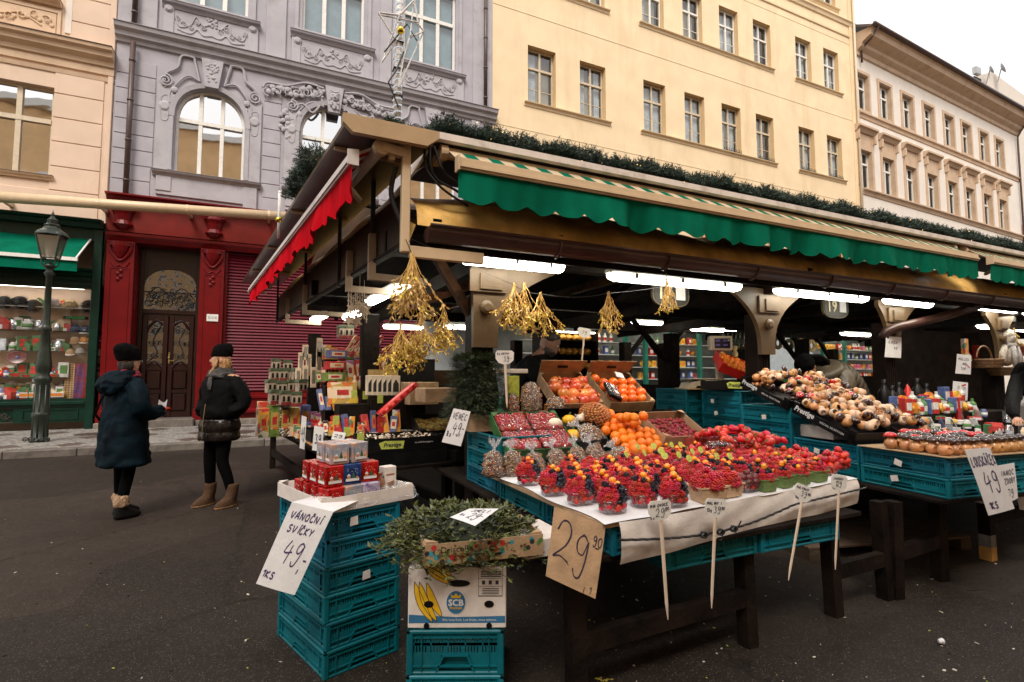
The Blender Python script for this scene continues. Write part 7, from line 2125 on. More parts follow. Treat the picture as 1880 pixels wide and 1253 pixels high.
for i,(x,y)in enumerate(((.06,-.245),(.15,-.245),(.0,-.25),(-.09,-.25))):
 p=CT(x,y,.765);o=MB().bbox(-.042,.042,-.028,.028,0,.035,.003).build('tealight_box',K.card_white,None,loc=p,rz=sa_+.03*i);tag(o,'small plain box at the front of the candle tray','box','small plain boxes in the candle tray')
p=CT(.10,-.17,.80);c=MB();c.lathe([(0,0),(.030,.0),(.037,.03),(.032,.055),(.018,.07),(.020,.085),(.024,.09),(0,.09)],14)
tag(c.build('wooden_jug',cd[4],None,True,p),'small brown jug-shaped candle beside the white cinnamon box','candle')
p=CT(.17,-.14,.77);o=MB().bbox(-.036,.036,-.03,.03,0,.145,.003).build('cinnamon_box',K.card_white,None,loc=p,rz=sa_);tag(o,'white box with brown cinnamon sticks printed on it','box')
c=MB();
for q in range(4):c.bar((-.02+.004*q,-.0315,.06-.006*q),(.022,-.0315,.07-.006*q),.005,.0015)
c.box(-.024,.024,-.0315,-.030,.10,.108);c.build('print',cd[4],o)
vs_=thing('price_sign','large white paper reading VÁNOČNÍ SVÍČKY 49,- 1KS hanging from the candle tray','price sign')
f=sheet_thing(vs_,PY(536,922,2.58),PY(612,940,2.52),PY(541,1093,2.50),PY(470,1072,2.56),K.paper,.0015,'sheet',.006)
write_on(vs_,f,[('VÁNOČNÍ',.10,.82,.085,.115,.15),('SVÍČKY',.16,.66,.085,.115,.15),('49',.30,.33,.24,.24,.15),(',',.78,.26,.2,.1),('-',.82,.33,.1,.12),('1',.02,.10,.075,.14,.1),('KS',.12,.10,.075,.12,.1)],.020,K.ink_blue,31)
b=MB();q0,q1,q2,q3=PY(536,922,2.58),PY(612,940,2.52),PZ(690,905,.80),PZ(600,905,.80)
b.quad(tuple(q0),tuple(q1),tuple(q2),tuple(q3));b.build('folded_edge',K.paper,vs_)
# ================================================================ NUTCRACKER TABLE
M('shadow_hole',(.06,.024,.010),.6,.2,20)
def nut_body(cap):
 """turned wooden mushroom nutcracker: round body with a hollow, and a cap"""
 b=MB()
 b.lathe([(.022,0),(.030,.004),(.040,.022),(.041,.036),(.034,.054),(.020,.068),(.017,.080)],14,0)
 b.at(0,-.034,.032,R(90));b.lathe([(.020,-.004),(.022,.004),(.017,.010),(.013,-.001)],12,0);b.lathe([(.0,.002),(.014,.002)],12,2);b.at()
 b.lathe([(.015,.078),(.036,.079),(.042,.084),(.038,.096),(.024,.106),(.0,.110)],14,1)
 if cap=='cap_red':
  for i in range(9):
   a=i*2.4;r=.012+.018*(i%3)/2;b.ball((r*cos(a)*1.1,r*sin(a)*1.1,.103-.25*r),.0045,5,3,3)
 return b.mesh('nutcracker',[K.wood_turned,MATS[cap],K.shadow_hole,K.paper],True)
nbd,nbr=nut_body('cap_dark'),nut_body('cap_red')
b=MB()
b.lathe([(.010,-.038),(.026,-.034),(.038,-.016),(.040,.008),(.034,.026),(.027,.034)],14,0);b.lathe([(.027,.034),(.0235,.0355),(.021,.030)],12,0);b.lathe([(.021,.031),(.018,.012),(0,.010)],12,1)
bulb=b.mesh('nutcracker',[K.wood_pale,K.shadow_hole],True)
b2_=MB();b2_.v,b2_.f,b2_.mi=list(b.v),list(b.f),list(b.mi);bulb2=b2_.mesh('nutcracker',[K.wood_turned,K.shadow_hole],True)
b=MB();b.ball((0,0,0),.040,12,8,sc=(1,1,.55));capd=b.mesh('mushroom_cap',K.cap_dark,True)
b=MB();b.ball((0,0,0),.036,12,8,0,(1,1,.65))
for i in range(14):
 a=i*2.4;e_=.3+.9*((i*7)%10)/10;b.ball((.034*cos(a)*cos(e_),.034*sin(a)*cos(e_),.023*sin(e_)),.0048,5,3,1)
capr=b.mesh('mushroom_cap',[K.cap_red,K.paper],True)
def T2P(lx,ly,z):return Vector(T2(lx,ly,z))
# the leaning black boxes
def prestige_face(root,w,y,z,s_=1.0,green=False,rz=0):
 """lettering on the long side of a black fruit box"""
 if green:
  b=MB();b.add([(-w*.34,y-.001,z-.03),(-w*.06,y-.001,z-.034),(-w*.04,y-.001,z+.028),(-w*.30,y-.001,z+.036),(-w*.37,y-.001,z+.02)],[(0,1,2,3,4)]);b.build('print',K.lime_label,root)
  put('lettering',text_mesh('Prestige',.05*s_,0,.25,mt=K.print_ink,bold=.0012),root,(-w*.20,y-.0025,z),rot=FACE_FRONT)
  put('lettering',text_mesh('ve světě fine yogurtu',.020*s_,0,.2,mt=K.paper),root,(w*.22,y-.0025,z+.008),rot=FACE_FRONT)
 else:
  put('lettering',text_mesh('Prestige',.062*s_,0,.3,mt=K.paper,bold=.0014),root,(-w*.30,y-.0025,z+.008),rot=FACE_FRONT)
  put('lettering',text_mesh('SPECIAL SELECTION',.023*s_,0,0,mt=K.paper,spacing=1.1),root,(w*.16,y-.0025,z-.008),rot=FACE_FRONT)
def leaning_box(p,rz,slope,lb,w=.60,d=.42,h=.09):
 """box whose long side (w) descends towards the camera; its lettered side faces the berry table"""
 root=thing('fruit_box',lb,'fruit box')
 m4=Matrix.Translation(p)@Matrix.Rotation(rz-R(90),4,'Z')@Matrix.Rotation(slope,4,'Y')
 root.location=m4.translation;root.rotation_euler=m4.to_euler()
 b=MB();th=.004
 b.box(-w/2,w/2,-d/2,d/2,0,th);b.box(-w/2,w/2,-d/2,-d/2+th,th,h*.8);b.box(-w/2,w/2,d/2-th,d/2,th,h*.8);b.box(-w/2,-w/2+th,-d/2,d/2,th,h);b.box(w/2-th,w/2,-d/2,d/2,th,h)
 for sx in(-1,1):
  for sy in(-1,1):b.box(min(sx*w/2,sx*(w/2-.06)),max(sx*w/2,sx*(w/2-.06)),min(sy*d/2,sy*(d/2-.008)),max(sy*d/2,sy*(d/2-.008)),th,h*1.15)
 b.build('carton',K.black_card,root)
 return root,m4
# rz: box x axis runs along the table's depth; slope lowers the near end
SLN=R(20)
bx1,m1=leaning_box(T2P(.22,1.53,1.205),R(-8),SLN,'black fruit box of wooden nutcrackers leaning down, farther one')
bx2,m2=leaning_box(T2P(.22,.92,.99),R(-8),SLN,'black fruit box of wooden nutcrackers leaning down, nearer one')
for bx_ in(bx1,bx2):prestige_face(bx_,.60,-.2102,.045,1.0)
c=MB();c.bbox(-.1,.1,-.2,.2,0,.10,.004);o=c.build('box',K.card_white,None,loc=T2P(.25,1.13,.882),rz=R(-8));tag(o,'white box wedged under the leaning nutcracker boxes','box')
c=MB();c.bbox(-.2,.45,-.5,.5,0,.12,.004);o=c.build('box',K.black_card,None,loc=T2P(.55,1.35,.885),rz=R(-8));tag(o,'dark box supporting the heap of wooden nutcrackers from below','box')
def heap_z(lx,ly):return 1.085+(ly-.93)*.37+.06*math.exp(-((lx-.45)**2)/.08)
n=0
for i in range(285):
 lx=rng.uniform(.08,.92);ly=rng.uniform(.64,1.78)-.10*max(0,lx-.5)
 z=heap_z(lx,ly)+rng.uniform(-.03,.035)
 k=rng.random()
 far=(ly>1.15)
 me,nm,lb,g=(bulb,'nutcracker','pale round wooden nutcracker tumbled in the leaning heap','round wooden nutcrackers in the heap')
 face=k<.5 and me is bulb
 if k<.32:me=bulb2
 elif k<.66:me,nm,lb,g=(capd,'mushroom_cap','dark glossy mushroom cap lying in the nutcracker heap','dark caps in the heap')
 elif k<.80 and far:me,nm,lb,g=(capr,'mushroom_cap','red cap with white dots lying in the nutcracker heap','red dotted caps in the heap')
 o=put(nm,me,None,T2P(lx,ly,z),rot=((rng.uniform(.8,1.9),0,rng.uniform(-1.2,.5))if nm=='nutcracker' and rng.random()<.6 else(rng.uniform(-1.6,1.6),rng.uniform(-1.6,1.6),rng.uniform(0,6))),sc=rng.uniform(.78,.98));tag(o,lb,'nutcracker' if nm=='nutcracker' else 'mushroom cap',g)
for q in range(26):
 o=put('walnut',hz,None,T2P(rng.uniform(.06,.2),rng.uniform(1.6,1.82),1.30+rng.uniform(0,.03)),sc=1.5);tag(o,'small brown nut in the farther leaning box','nut','brown nuts in the farther leaning box')
cbd=thing('cardboard_sheet','cardboard sheet under the standing rows of mushroom nutcrackers','cardboard');c=MB();c.bbox(0,.84,-.02,.60,0,.008,.002);c.build('sheet',K.card,cbd);cbd.location=T2P(.0,.0,.884);cbd.rotation_euler=(0,0,R(-8))
for i in range(9):
 for j in range(7):
  if j>4 and i<4:continue
  lx,ly=.055+.090*i+.02*(j%2),.04+.085*j
  p=T2P(lx+rng.uniform(-.008,.008),ly,.893)
  red=(i+j>9)and rng.random()<.6 or(j in(3,4)and rng.random()<.5)
  lying=rng.random()<.10
  o=put('nutcracker',nbr if red else nbd,None,p+Vector((0,0,.04 if lying else 0)),rot=((1.5 if lying else rng.uniform(-.08,.08)),rng.uniform(-.08,.08),rng.uniform(-.9,.9)),sc=rng.uniform(.95,1.05))
  tag(o,'%s-capped mushroom nutcracker on the cardboard sheet, %s row from the front, %s from the left'%('red' if red else 'dark',ORDW[j],ORDW[i]),'nutcracker','mushroom nutcrackers in standing rows')
ls=thing('price_sign','white paper sign reading LOUSKÁČEK 49, 1KS at the corner of the nutcracker crates','price sign')
f=sheet_thing(ls,PY(1771,826,1.67),PY(1817,822,1.67),PY(1863,934,1.66),PY(1815,947,1.66),K.paper,.0015,'sheet',.004)
write_on(ls,f,[('LOUSKÁČEK',.06,.74,.14,.105,.1),('49',.25,.36,.28,.30,.1),('1KS',.12,.08,.10,.13,.1)],.026,K.ink_blue,41)
l2s=thing('price_sign','smaller white paper with handwriting behind the LOUSKÁČEK sign','price sign')
f=sheet_thing(l2s,PY(1828,856,1.74),PY(1862,850,1.74),PY(1869,915,1.73),PY(1846,925,1.73),K.paper,.0015,'sheet',.003)
write_on(l2s,f,[('VANOC',.1,.70,.14,.16,.1),('OZDOBY',.08,.48,.14,.14,.1),('79',.3,.12,.2,.2,.1)],.026,K.ink,43)
# weighing scale on the farther crates
sq=T2P(.18,2.60,1.262)
sc_=thing('weighing_scale','beige shop weighing scale with a tall display column','scale',sq,R(-25))
M('scale_beige',(.50,.43,.33),.45,.08,12);M('scale_screen',(.025,.02,.035),.2,.1)
b=MB();b.bbox(-.24,.36,-.22,.24,-.012,.0,.004);b.build('board',M('board_yellow',(.40,.26,.08),.6,.15,10),sc_)
b=MB();b.prism([(-.22,.0),(.16,.0),(.16,.085),(-.05,.095),(-.19,.06)],-.16,.14,'y');b.bbox(-.20,.14,-.17,.15,.098,.112,.006);b.box(.14,.3,-.12,.12,0,.06);b.prism([(-.17,-.001),(.10,-.001),(.08,.025),(-.13,.025)],-.164,-.16,'y');b.build('body',K.scale_beige,sc_)
b=MB();b.prism([(-.14,.003),(.08,.003),(.06,.03),(-.11,.03)],-.1665,-.1642,'y');b.build('shadow_gap',K.black_card,sc_)
b=MB();b.bbox(.16,.235,-.03,.03,.05,.42,.006);b.build('column',K.scale_beige,sc_)
b=MB();b.bbox(.08,.33,-.06,.04,.42,.585,.012);b.build('display',K.scale_beige,sc_)
b=MB();b.bbox(.125,.30,-.066,-.059,.445,.555,.004,0)
for(x_,z_)in((.135,.52),(.22,.52),(.135,.47),(.22,.47)):b.box(x_,x_+.05,-.069,-.066,z_,z_+.022,1)
b.box(.275,.29,-.069,-.066,.525,.545,2);b.build('screen',[K.scale_screen,M('digit_violet',(.10,.08,.30),.3),K.lime_label],sc_)
b=MB();b.bbox(.165,.22,-.034,-.03,.06,.075,.002);b.build('badge',K.print_blue,sc_)
pbx=thing('fruit_box','black box with lime green emblem between the scale and the red orange box','fruit box',T2P(.20,2.12,1.262),R(-18));open_box(pbx,.52,.40,.085,'black_card');prestige_face(pbx,.52,-.2012,.045,.9,True)
ob=thing('orange_box','red cardboard box of clementines leaning on a black box','fruit box',T2P(.50,2.42,1.44),rot=(R(34),R(20),R(-22)));open_box(ob,.52,.30,.10,'crate_red2' if 'crate_red2' in MATS else 'crate_red')
M('box_red',(.60,.02,.015),.4,.1,20);ob.children[0].data.materials[0]=K.box_red
b=MB();b.box(-.252,.252,-.142,.146,.005,.04);b.build('liner',K.card,ob)
b=MB();b.add([(.09+.075*cos(i*.42),-.1515,.048+.038*sin(i*.42))for i in range(15)],[tuple(range(15))]);b.build('print',K.black_card,ob)
put('lettering',text_mesh('Adelina',.036,0,.3,mt=K.lime_label),ob,(.09,-.1530,.05),rot=FACE_FRONT)
OM=Matrix.Translation(ob.location)@ob.rotation_euler.to_matrix().to_4x4()
for q in range(34):
 P=OM@Vector((-.22+.055*(q%9)+.02*(q//9%2),-.11+.065*(q//9),.085+rng.uniform(-.01,.015)))
 o=put('clementine',om,None,P,rot=(rng.uniform(-1,1),rng.uniform(-1,1),0),sc=.88);tag(o,'small clementine in the red box','clementine','clementines in the red box')
gb=thing('fruit_box','small box of striped yellow gourds right of the red orange box','fruit box',T2P(.80,2.06,1.30),rot=(R(15),R(10),R(-15)));open_box(gb,.26,.2,.09,'green_card')
for q in range(3):gourd(T2P(.73+.09*q,2.04,1.39),.055,'gourd_yellow' if q%2 else 'gourd_white',('yellow striped gourd in the small box, %s'%('left','middle','right')[q]),9,.7)
# candles wrapped in gold paper behind the scale
for q in range(2):
 c=MB();c.lathe([(.03,0),(.035,.1),(.02,.13),(.04,.17),(.03,.19)],9);tag(c.build('wrapped_sweet',M('kraft_gold',(.55,.38,.16),.5,.2,20),None,True,PY(1325+25*q,662,4.9)),'gold paper wrapped bundle behind the clementines, %s'%('left','right')[q],'bundle')
# ================================================================ LEFT STALL
L4=rot2(.66,4.22,R(7))
def L4P(x,y,z):return Vector(L4(x,y,z))
def black_box(x,y,z,w,d,h,lb,rz=0,fill=None,face=True,tilt=0.0):
 root=thing('fruit_box',lb,'fruit box',L4P(x,y,z),rot=(tilt,0,R(7)+rz));open_box(root,w,d,h,'black_card')
 if face:prestige_face(root,w,-d/2-.0012,h*.5,.85*w/.6,True)
 if fill:
  b=MB();b.grid(lambda u,v:(-w*.47+w*.94*u,-d*.46+d*.92*v,h*.62+.012*sin(u*17)*cos(v*13)),12,8);b.build('contents',MATS[fill],root,True)
 return root
vor_mat('cookies',[(.62,.50,.38),(.70,.66,.60),(.16,.08,.04),(.45,.26,.12),(.75,.72,.68),(.10,.06,.05)],26,.5,1.0,(.04,.03,.02),dist=.03)
vor_mat('white_bits',[(.75,.70,.62),(.68,.62,.55),(.80,.78,.74)],40,.6,1.0,(.1,.08,.06),dist=.02)
vor_mat('gold_bits',[(.55,.38,.06),(.40,.28,.05),(.65,.5,.2),(.3,.1,.03)],40,.5,1.0,(.06,.04,.01),dist=.02)
black_box(.42,.30,.66,.70,.48,.115,'lower empty black box in front of the left stall goods',face=False)
black_box(.42,.32,.776,.66,.46,.11,'black box with lime emblem full of chocolate-dipped pieces',fill='cookies')
for q in range(60):
 p=L4P(rng.uniform(.14,.70),rng.uniform(.14,.52),.865+rng.uniform(0,.02))
 if q==0:
  c=MB();c.bbox(-.03,.03,-.010,.010,-.006,.006,.004,0);c.box(-.014,.014,-.0105,.0105,-.0065,.0065,1);ck=c.mesh('choc_stick',[K.gourd_white,K.cap_dark])
 o=put('wrapped_sweet',ck,None,p,rot=(rng.uniform(-.4,.4),rng.uniform(-.4,.4),rng.uniform(0,3)),sc=rng.uniform(.8,1.2));tag(o,'small wrapped sweet in the lime-emblem black box','sweet','wrapped sweets in the black box')
for k in range(3):
 black_box(.16-.0*k,.86+.52*k,.70,.40,.46,.12,'black box on the left edge of the left stall, %s from the front'%('first','second','third')[k],face=False,fill=('white_bits','cookies','cookies')[k])
black_box(.60,.88,.79,.62,.40,.11,'black box of white marzipan bits behind the sweets',fill='white_bits',face=False,tilt=R(12))
black_box(.98,.66,.84,.52,.42,.12,'dark leaning box of gold-foil pieces near the fir bundle',fill='gold_bits',face=False,tilt=R(18),rz=R(-8))
black_box(1.02,.62,.68,.56,.44,.12,'dark closed box below the leaning gold-foil box',face=False,rz=R(-8))
black_box(1.05,.10,.664,.5,.3,.09,'low black box with thin red line right of the sweets',face=False)
rs=thing('red_tray','long glossy red box leaning diagonally across the left stall','tray',PY(733,737,4.55),rot=(R(-4),R(-39),R(5)))
b=MB();b.bbox(-.21,.21,-.06,.06,0,.05,.012);
for q in range(6):b.at(-.17+.068*q,-.061,.027,R(90)).lathe([(.0,.002),(.016,.004),(.02,0)],10);b.at()
b.build('box',K.box_red,rs,True)
for i,(u,v,y,w_,h_,m_)in enumerate(((803,738,4.75,.34,.13,'card'),(770,742,5.2,.30,.22,'card'),(752,700,5.9,.5,.25,'black_card'))):
 b=MB();b.bbox(-w_/2,w_/2,-.15,.15,0,h_,.004);o=b.build('carton',MATS[m_],None,loc=PY(u,v,y),rz=R(4));tag(o,('small brown carton left of the fir bundle','taller brown carton behind the red tray','dark carton farther back under the gold mistletoe')[i],'box')
# lime labels hanging on the box fronts
b=MB();b.bbox(-.028,.028,-.002,0,-.04,.04,.001);tlm=b.mesh('price_label',K.lime_label)
for i,(u,v,y)in enumerate(((617,772,5.0),(637,793,4.7),(662,804,4.4),(650,724,5.4),(671,726,5.3),(698,733,5.1))):
 o=put('price_label',tlm,None,PY(u,v,y),R(7));tag(o,'lime green price label clipped to the left stall boxes','price label','lime labels on the left stall')
for i,(u0,v0,u1,v1,y,tx)in enumerate(((552,763,561,826,4.75,'49'),(575,782,593,830,4.5,'39'),(610,792,633,810,4.3,'29'))):
 ps=thing('price_sign','white paper price strip hanging from the left stall edge, %s of three'%('leftmost','middle','right')[i],'price sign')
 f=sheet_thing(ps,PY(u0+2,v0,y),PY(u1+2,v0+3,y),PY(u1-2,v1,y-.03),PY(u0-2,v1-3,y-.03),K.paper,.0015,'sheet',.003);write_on(ps,f,[(tx,.15,.3,.35,.35,.1)],.06,K.ink,i+50)
# red-and-white balls, candle tubes, gift boxes: the stepped display
vor_mat('giftpaper',[(.62,.06,.04),(.72,.30,.04),(.70,.62,.50),(.10,.22,.10),(.55,.40,.10),(.35,.10,.25)],14,.35,.2,None,dist=.003)
vor_mat('calendar',[(.65,.42,.05),(.60,.15,.04),(.70,.50,.35),(.45,.30,.08),(.75,.62,.30)],9,.3,.1,None,dist=.002)
M('vanilla',(.74,.58,.40),.5,.1,20)
M('gift_red',(.5,.03,.03),.35,.3,30);M('gift_green',(.16,.24,.05),.35,.3,30);M('gift_blue',(.12,.14,.30),.35,.3,30)
M('chopped',(.30,.05,.03),.3,.3,30)
GM=['giftpaper','calendar','gift_red','gift_green','gift_blue','vanilla']
def block(name,w,d,h,m,p,rot,lb,cat,g=None,extra=None):
 b=MB();b.bbox(-w/2,w/2,-d/2,d/2,0,h,.003,0);b.box(-w*.34,w*.34,-d/2-.0015,-d/2,h*.25,h*.8,1);b.box(-w*.2,w*.2,-d/2-.003,-d/2-.0015,h*.4,h*.65,2)
 o=b.build(name,[MATS[m],MATS[extra or 'vanilla'],MATS['gift_red' if m!='gift_red' else 'calendar']],None,loc=p);o.rotation_euler=rot;return tag(o,lb,cat,g)
for k in range(4):
 for q in range(5):
  block('chocolate_bar',.035,.10,.20,GM[(k*2+q)%5],L4P(.06+.06*q+.12*k,2.1+.45*k,.70+.055*k),(0,R(28),R(7)),'leaning long gift packet in the rack on the left stall','packet','gift packets in the left stall rack')
block('calendar',.30,.02,.22,'calendar',PY(630,742,5.5),(R(-12),0,R(12)),'yellow picture box with bananas behind the red sweets','box')
for q in range(7):block('chocolate_bar',.09,.03,.26,('gift_red','calendar','giftpaper')[q%3],PY(612+q*16,706-q*1.5,6.1)+Vector((0,0,0)),(R(-15),0,R(8)),'upright red and yellow gift box on the middle step','box','red and yellow boxes on the middle step')
for q in range(5):block('chocolate_bar',.05,.05,.30,('calendar','gift_red','giftpaper')[q%3],PY(632+q*12,655,6.6),(0,R(30),R(8)),'tall slanting bar standing on the upper step','packet','slanting bars on the upper step')
def house_box(p,s_,lb,g):
 b=MB();b.bbox(-.05,.05,-.04,.04,0,.09,.003,0);b.box(-.035,-.012,-.042,-.04,.03,.07,1);b.box(.012,.035,-.042,-.04,.03,.07,1);b.prism([(-.058,.09),(.058,.09),(.045,.115),(-.045,.115)],-.045,.045,'y',2);b.box(-.05,.05,-.043,-.0405,0,.025,3)
 o=b.build('candle_house',[M('tin_cream',(.34,.27,.20),.5,.3,20),K.black_card,M('tin_roof',(.07,.09,.045),.5,.3,20),M('tin_red',(.22,.02,.02),.5,.3,20)],None,loc=p,rz=R(10)+rng.uniform(-.3,.3));o.scale=(s_*1.15,s_*1.15,s_*1.5);return tag(o,lb,'candle house',g)
for i,(u,v,y)in enumerate(((503,700,7.6),(520,700,7.6),(538,700,7.6),(506,682,7.7),(528,684,7.7),(545,700,7.4),(497,722,7.2),(516,724,7.2),(536,722,7.2),(553,722,7.0),(640,622,6.9),(628,622,6.9),(503,742,6.9),(523,744,6.8),(545,746,6.7))):
 house_box(PY(u,v,y),1.0,'little red and cream house-shaped tin at the far left of the stall','house-shaped tins at the far left')
for q in range(10):
 block('gift_box',.12,.24,.34+.03*(q%3),('giftpaper','gift_green','cookies','calendar','gift_blue')[q%5],Vector((-.06+.115*(q%5),7.0+.45*(q//5),.67)),(0,0,R(8)),'patterned gift box under the house-shaped tins, %s row, %s from the left'%(('front','rear')[q//5],ORDW[q%5]),'box',None,'calendar')
for i,(u,v,y,h)in enumerate(((560,712,7.2,.28),(552,690,7.3,.30),(566,690,7.3,.28),(560,662,7.3,.2),(585,690,7.1,.36),(586,664,7.1,.3),(575,712,7.1,.26),(547,712,7.2,.25))):
 b=MB();b.bbox(-.035,.035,-.03,.03,0,h,.004,0);b.box(-.02,.02,-.0315,-.03,h*.2,h*.85,1);o=b.build('candle_tin',[K.vanilla,K.steel],None,loc=PY(u,v,y));tag(o,'tall pale candle packet in the stack before the pink shutter','packet','tall pale packets before the pink shutter')
for i in range(6):
 b=MB();w_=.10;b.bbox(-w_/2,w_/2,-.03,.03,0,.17,.003,0);b.prism([(-.032,.03),(.032,.03),(.032,.10),(0,.14),(-.032,.10)],-.032,-.03,'y',1);b.box(-.03,.03,-.01,.01,.17,.22,2)
 p=PY(680+i*9.0 if i<4 else 680+i*9,726,5.25);o=b.build('gift_bag',[K.gourd_white,K.room_dark,K.straw],None,loc=p,rz=R(6));o.scale=(.9,.9,1.15);tag(o,'white gift packet with arched window and straw bow in the row','gift packet','white arched gift packets in the row')
for i in range(7):
 b=MB();b.lathe([(0,0),(.03,.0),(.035,.05),(.028,.09),(.012,.11),(.02,.14),(0,.15)],8);o=b.build('gift_bag',M('sack',(.50,.36,.22),.7,.2,30),None,True,PY(651+i*11,716,5.6));tag(o,'little beige sack with a bow beside the arched gift packets','gift packet','small beige sacks in the row')
for i in range(26):
 b=None
 if i==0:c=MB();c.ball((0,0,0),.022,9,7);rbm=c.mesh('red_ball',M('ball_red',(.62,.02,.015),.15,.1,coat=.5),True)
 o=put('red_ball',rbm,None,L4P(.05+rng.uniform(0,.35),1.75+rng.uniform(0,.3),.83+rng.uniform(0,.02)));tag(o,'shiny red wrapped ball in the left stall tray','ball','red balls in the left stall tray')
for i in range(3):block('gift_box',.22,.12,.09,('gift_green','gift_red','gift_blue')[i],PY(612+i*3,700-i*21,5.9+.2*i),(0,0,R(12)),'flat %s gift box on the left stall steps'%('green','red','blue')[i],'box')
for z,y,x0,x1,lb in((1.12,5.25,.62,.9,'lowest'),(1.20,5.2,.905,1.45,'under the arched gift packets'),(1.29,6.0,.56,1.3,'middle'),(1.60,6.6,.60,1.25,'highest')):
 b=MB();b.box(x0,x1,y,y+.45,.66,z);o=b.build('display_step',K.dark_wood,None);tag(o,'dark wooden display step of the left stall, '+lb,'step')
for q in range(34):
 row=q//12;x_=.48+.062*(q%12)+rng.uniform(-.012,.012);h_=(.24,.22,.2)[row]
 block('packet',rng.uniform(.045,.075),.04,h_*rng.uniform(.45,1.1),rng.choice(('giftpaper','gift_red','gift_green','calendar','cookies','gift_blue','chopped')),Vector((x_+(.05 if row else 0),(5.13,5.88,6.5)[row],(.84,1.03,1.32)[row])),(R(-14)+rng.uniform(-.15,.1),rng.uniform(-.12,.12),R(7)+rng.uniform(-.4,.4)),'bright packet leaning on the %s step of the left stall, %s from the left'%(('lowest','middle','highest')[row],ORDW[q%12]),'packet','packets leaning on the left stall steps',rng.choice(('giftpaper','calendar','vanilla','gift_red')))
for q in range(110):
 k_=q%4;p_=L4P(.0-.02*(q//40)+.095*k_+rng.uniform(-.01,.01),.95+.155*(q//4),.665)
 block('packet',.08,.10,rng.uniform(.04,.12)+.035*k_+.04*(q//40),GM[(q*3+k_)%6],p_,(0,0,R(7)+rng.uniform(-.2,.2)),'small bright box in the clutter along the outer edge of the left stall','box','small boxes along the outer table edge')
for i in range(7):block('candle_tin',.09,.06,rng.uniform(.12,.22),GM[i%6],Vector((.64+.088*i,6.85,1.60)),(0,0,R(5)),'small packet on the highest step of the left stall','packet','packets on the highest step')
# hanging straw stars
for i,(u,v,s_)in enumerate(((668,570,1.0),(654,590,.8),(640,588,.7),(660,560,.6),(645,566,.6))):
 b=MB();pts=[]
 for q in range(12):
  a=math.pi/2+q*math.pi/6;r=.075 if q%2==0 else .036;pts.append((r*cos(a)*s_,r*sin(a)*s_))
 b.prism(pts,-.006,.006,'y');b.tube([(0,0,.07*s_),(0,0,.26)],.0015,4)
 o=b.build('straw_star',M('star_wood',(.62,.50,.38),.6,.15,20),None,loc=PY(u,v,4.55),rz=rng.uniform(-.3,.3));tag(o,'pale wooden star hanging under the red awning corner','star','wooden stars hanging under the roof')
for i in range(9):
 p=PY(640+i*4.2,536+3*(i%3),4.5);b=MB();b.tube([(0,0,.0),(0,0,-.20-.02*(i%3))],.004,5)
 for q in range(5):b.ball((0,0,-.03-.045*q),.010,6,4)
 o=b.build('bead_string',K.star_wood,None,loc=p);tag(o,'string of pale wooden beads hanging beside the stars','bead string','bead strings beside the stars')
# ================================================================ GOLDEN MISTLETOE
M('gold_stem',(.78,.48,.14),.42,.2,30,metal=.15);M('gold_leaf',(.92,.62,.08),.32,.3,20,metal=.25);M('gold_pale',(.80,.54,.22),.35,.2,20,metal=.1)
def gold_bunch(name,label,top,h,spread,n,seed,leaf=.030,depth=4,m=('gold_leaf','gold_pale')):
 rr=random.Random(seed);root=thing(name,label,'mistletoe',top,group=None)
 st=MB();lf=MB()
 st.tube([(0,0,.0),(0,0,-h*.10)],[.010,.007],6)
 for i in range(n):
  a=6.283*i/n+rr.uniform(-.3,.3);s_=spread*rr.uniform(.3,1)
  P=[Vector((rr.uniform(-.008,.008),rr.uniform(-.008,.008),rr.uniform(-.0,.02)))]
  tgt=Vector((cos(a)*s_,sin(a)*s_*.75,-h*rr.uniform(.55,.85)))
  for q in range(1,5):
   t=q/4;P.append(Vector((tgt.x*t**1.15,tgt.y*t**1.15,tgt.z*t))+Vector((rr.uniform(-.012,.012),rr.uniform(-.012,.012),0)))
  st.tube(P,[.0028,.0025,.0022,.002,.0016],4)
  def sub(p,d,lev):
   L_=rr.uniform(.03,.055)*(h/.45)
   q=p+d*L_;st.tube([p,p.lerp(q,.5)+Vector((rr.uniform(-.006,.006),)*3),q],.0019,3)
   for sg in(-1,1):
    nd=(d+Vector((rr.uniform(-.8,.8),rr.uniform(-.8,.8),rr.uniform(-.6,.3)))).normalized()
    if lev>0 and rr.random()<.8:sub(q,nd,lev-1)
    if rr.random()<.9:
     sd=nd.cross(Vector((rr.uniform(-1,1),rr.uniform(-1,1),rr.uniform(-1,1)))).normalized();l_=leaf*rr.uniform(.7,1.3);w_=l_*.26;nn=nd.cross(sd)
     lf.k=1 if rr.random()<.25 else 0
     lf.add([q,q+nd*l_*.5+sd*w_+nn*.003,q+nd*l_,q+nd*l_*.5-sd*w_+nn*.003,q+nd*l_*.5-nn*.003],[(0,4,1),(1,4,2),(2,4,3),(3,4,0)])
   if rr.random()<.25:lf.ball(tuple(q),.0045,5,3,1)
  for q in(2,3,4):
   if q==2 and rr.random()<.3:continue
   d=(P[q]-P[q-1]).normalized();sub(P[q],(d+Vector((rr.uniform(-.7,.7),rr.uniform(-.7,.7),-.2))).normalized(),depth-3 if q<4 else depth-2)
 st.build('stems',K.gold_stem,root,kind='stuff');lf.build('leaves',[MATS[m[0]],MATS[m[1]]],root,kind='stuff')
 return root
gold_bunch('golden_mistletoe','largest bronze-gold mistletoe bunch hanging from the corner rail',PY(757,468,3.25),.37,.16,26,1,.034,4,('gold_pale','gold_leaf'))
gold_bunch('golden_mistletoe','bright gold mistletoe cloud below, left part',PY(735,598,3.55),.27,.13,20,2,.024,5)
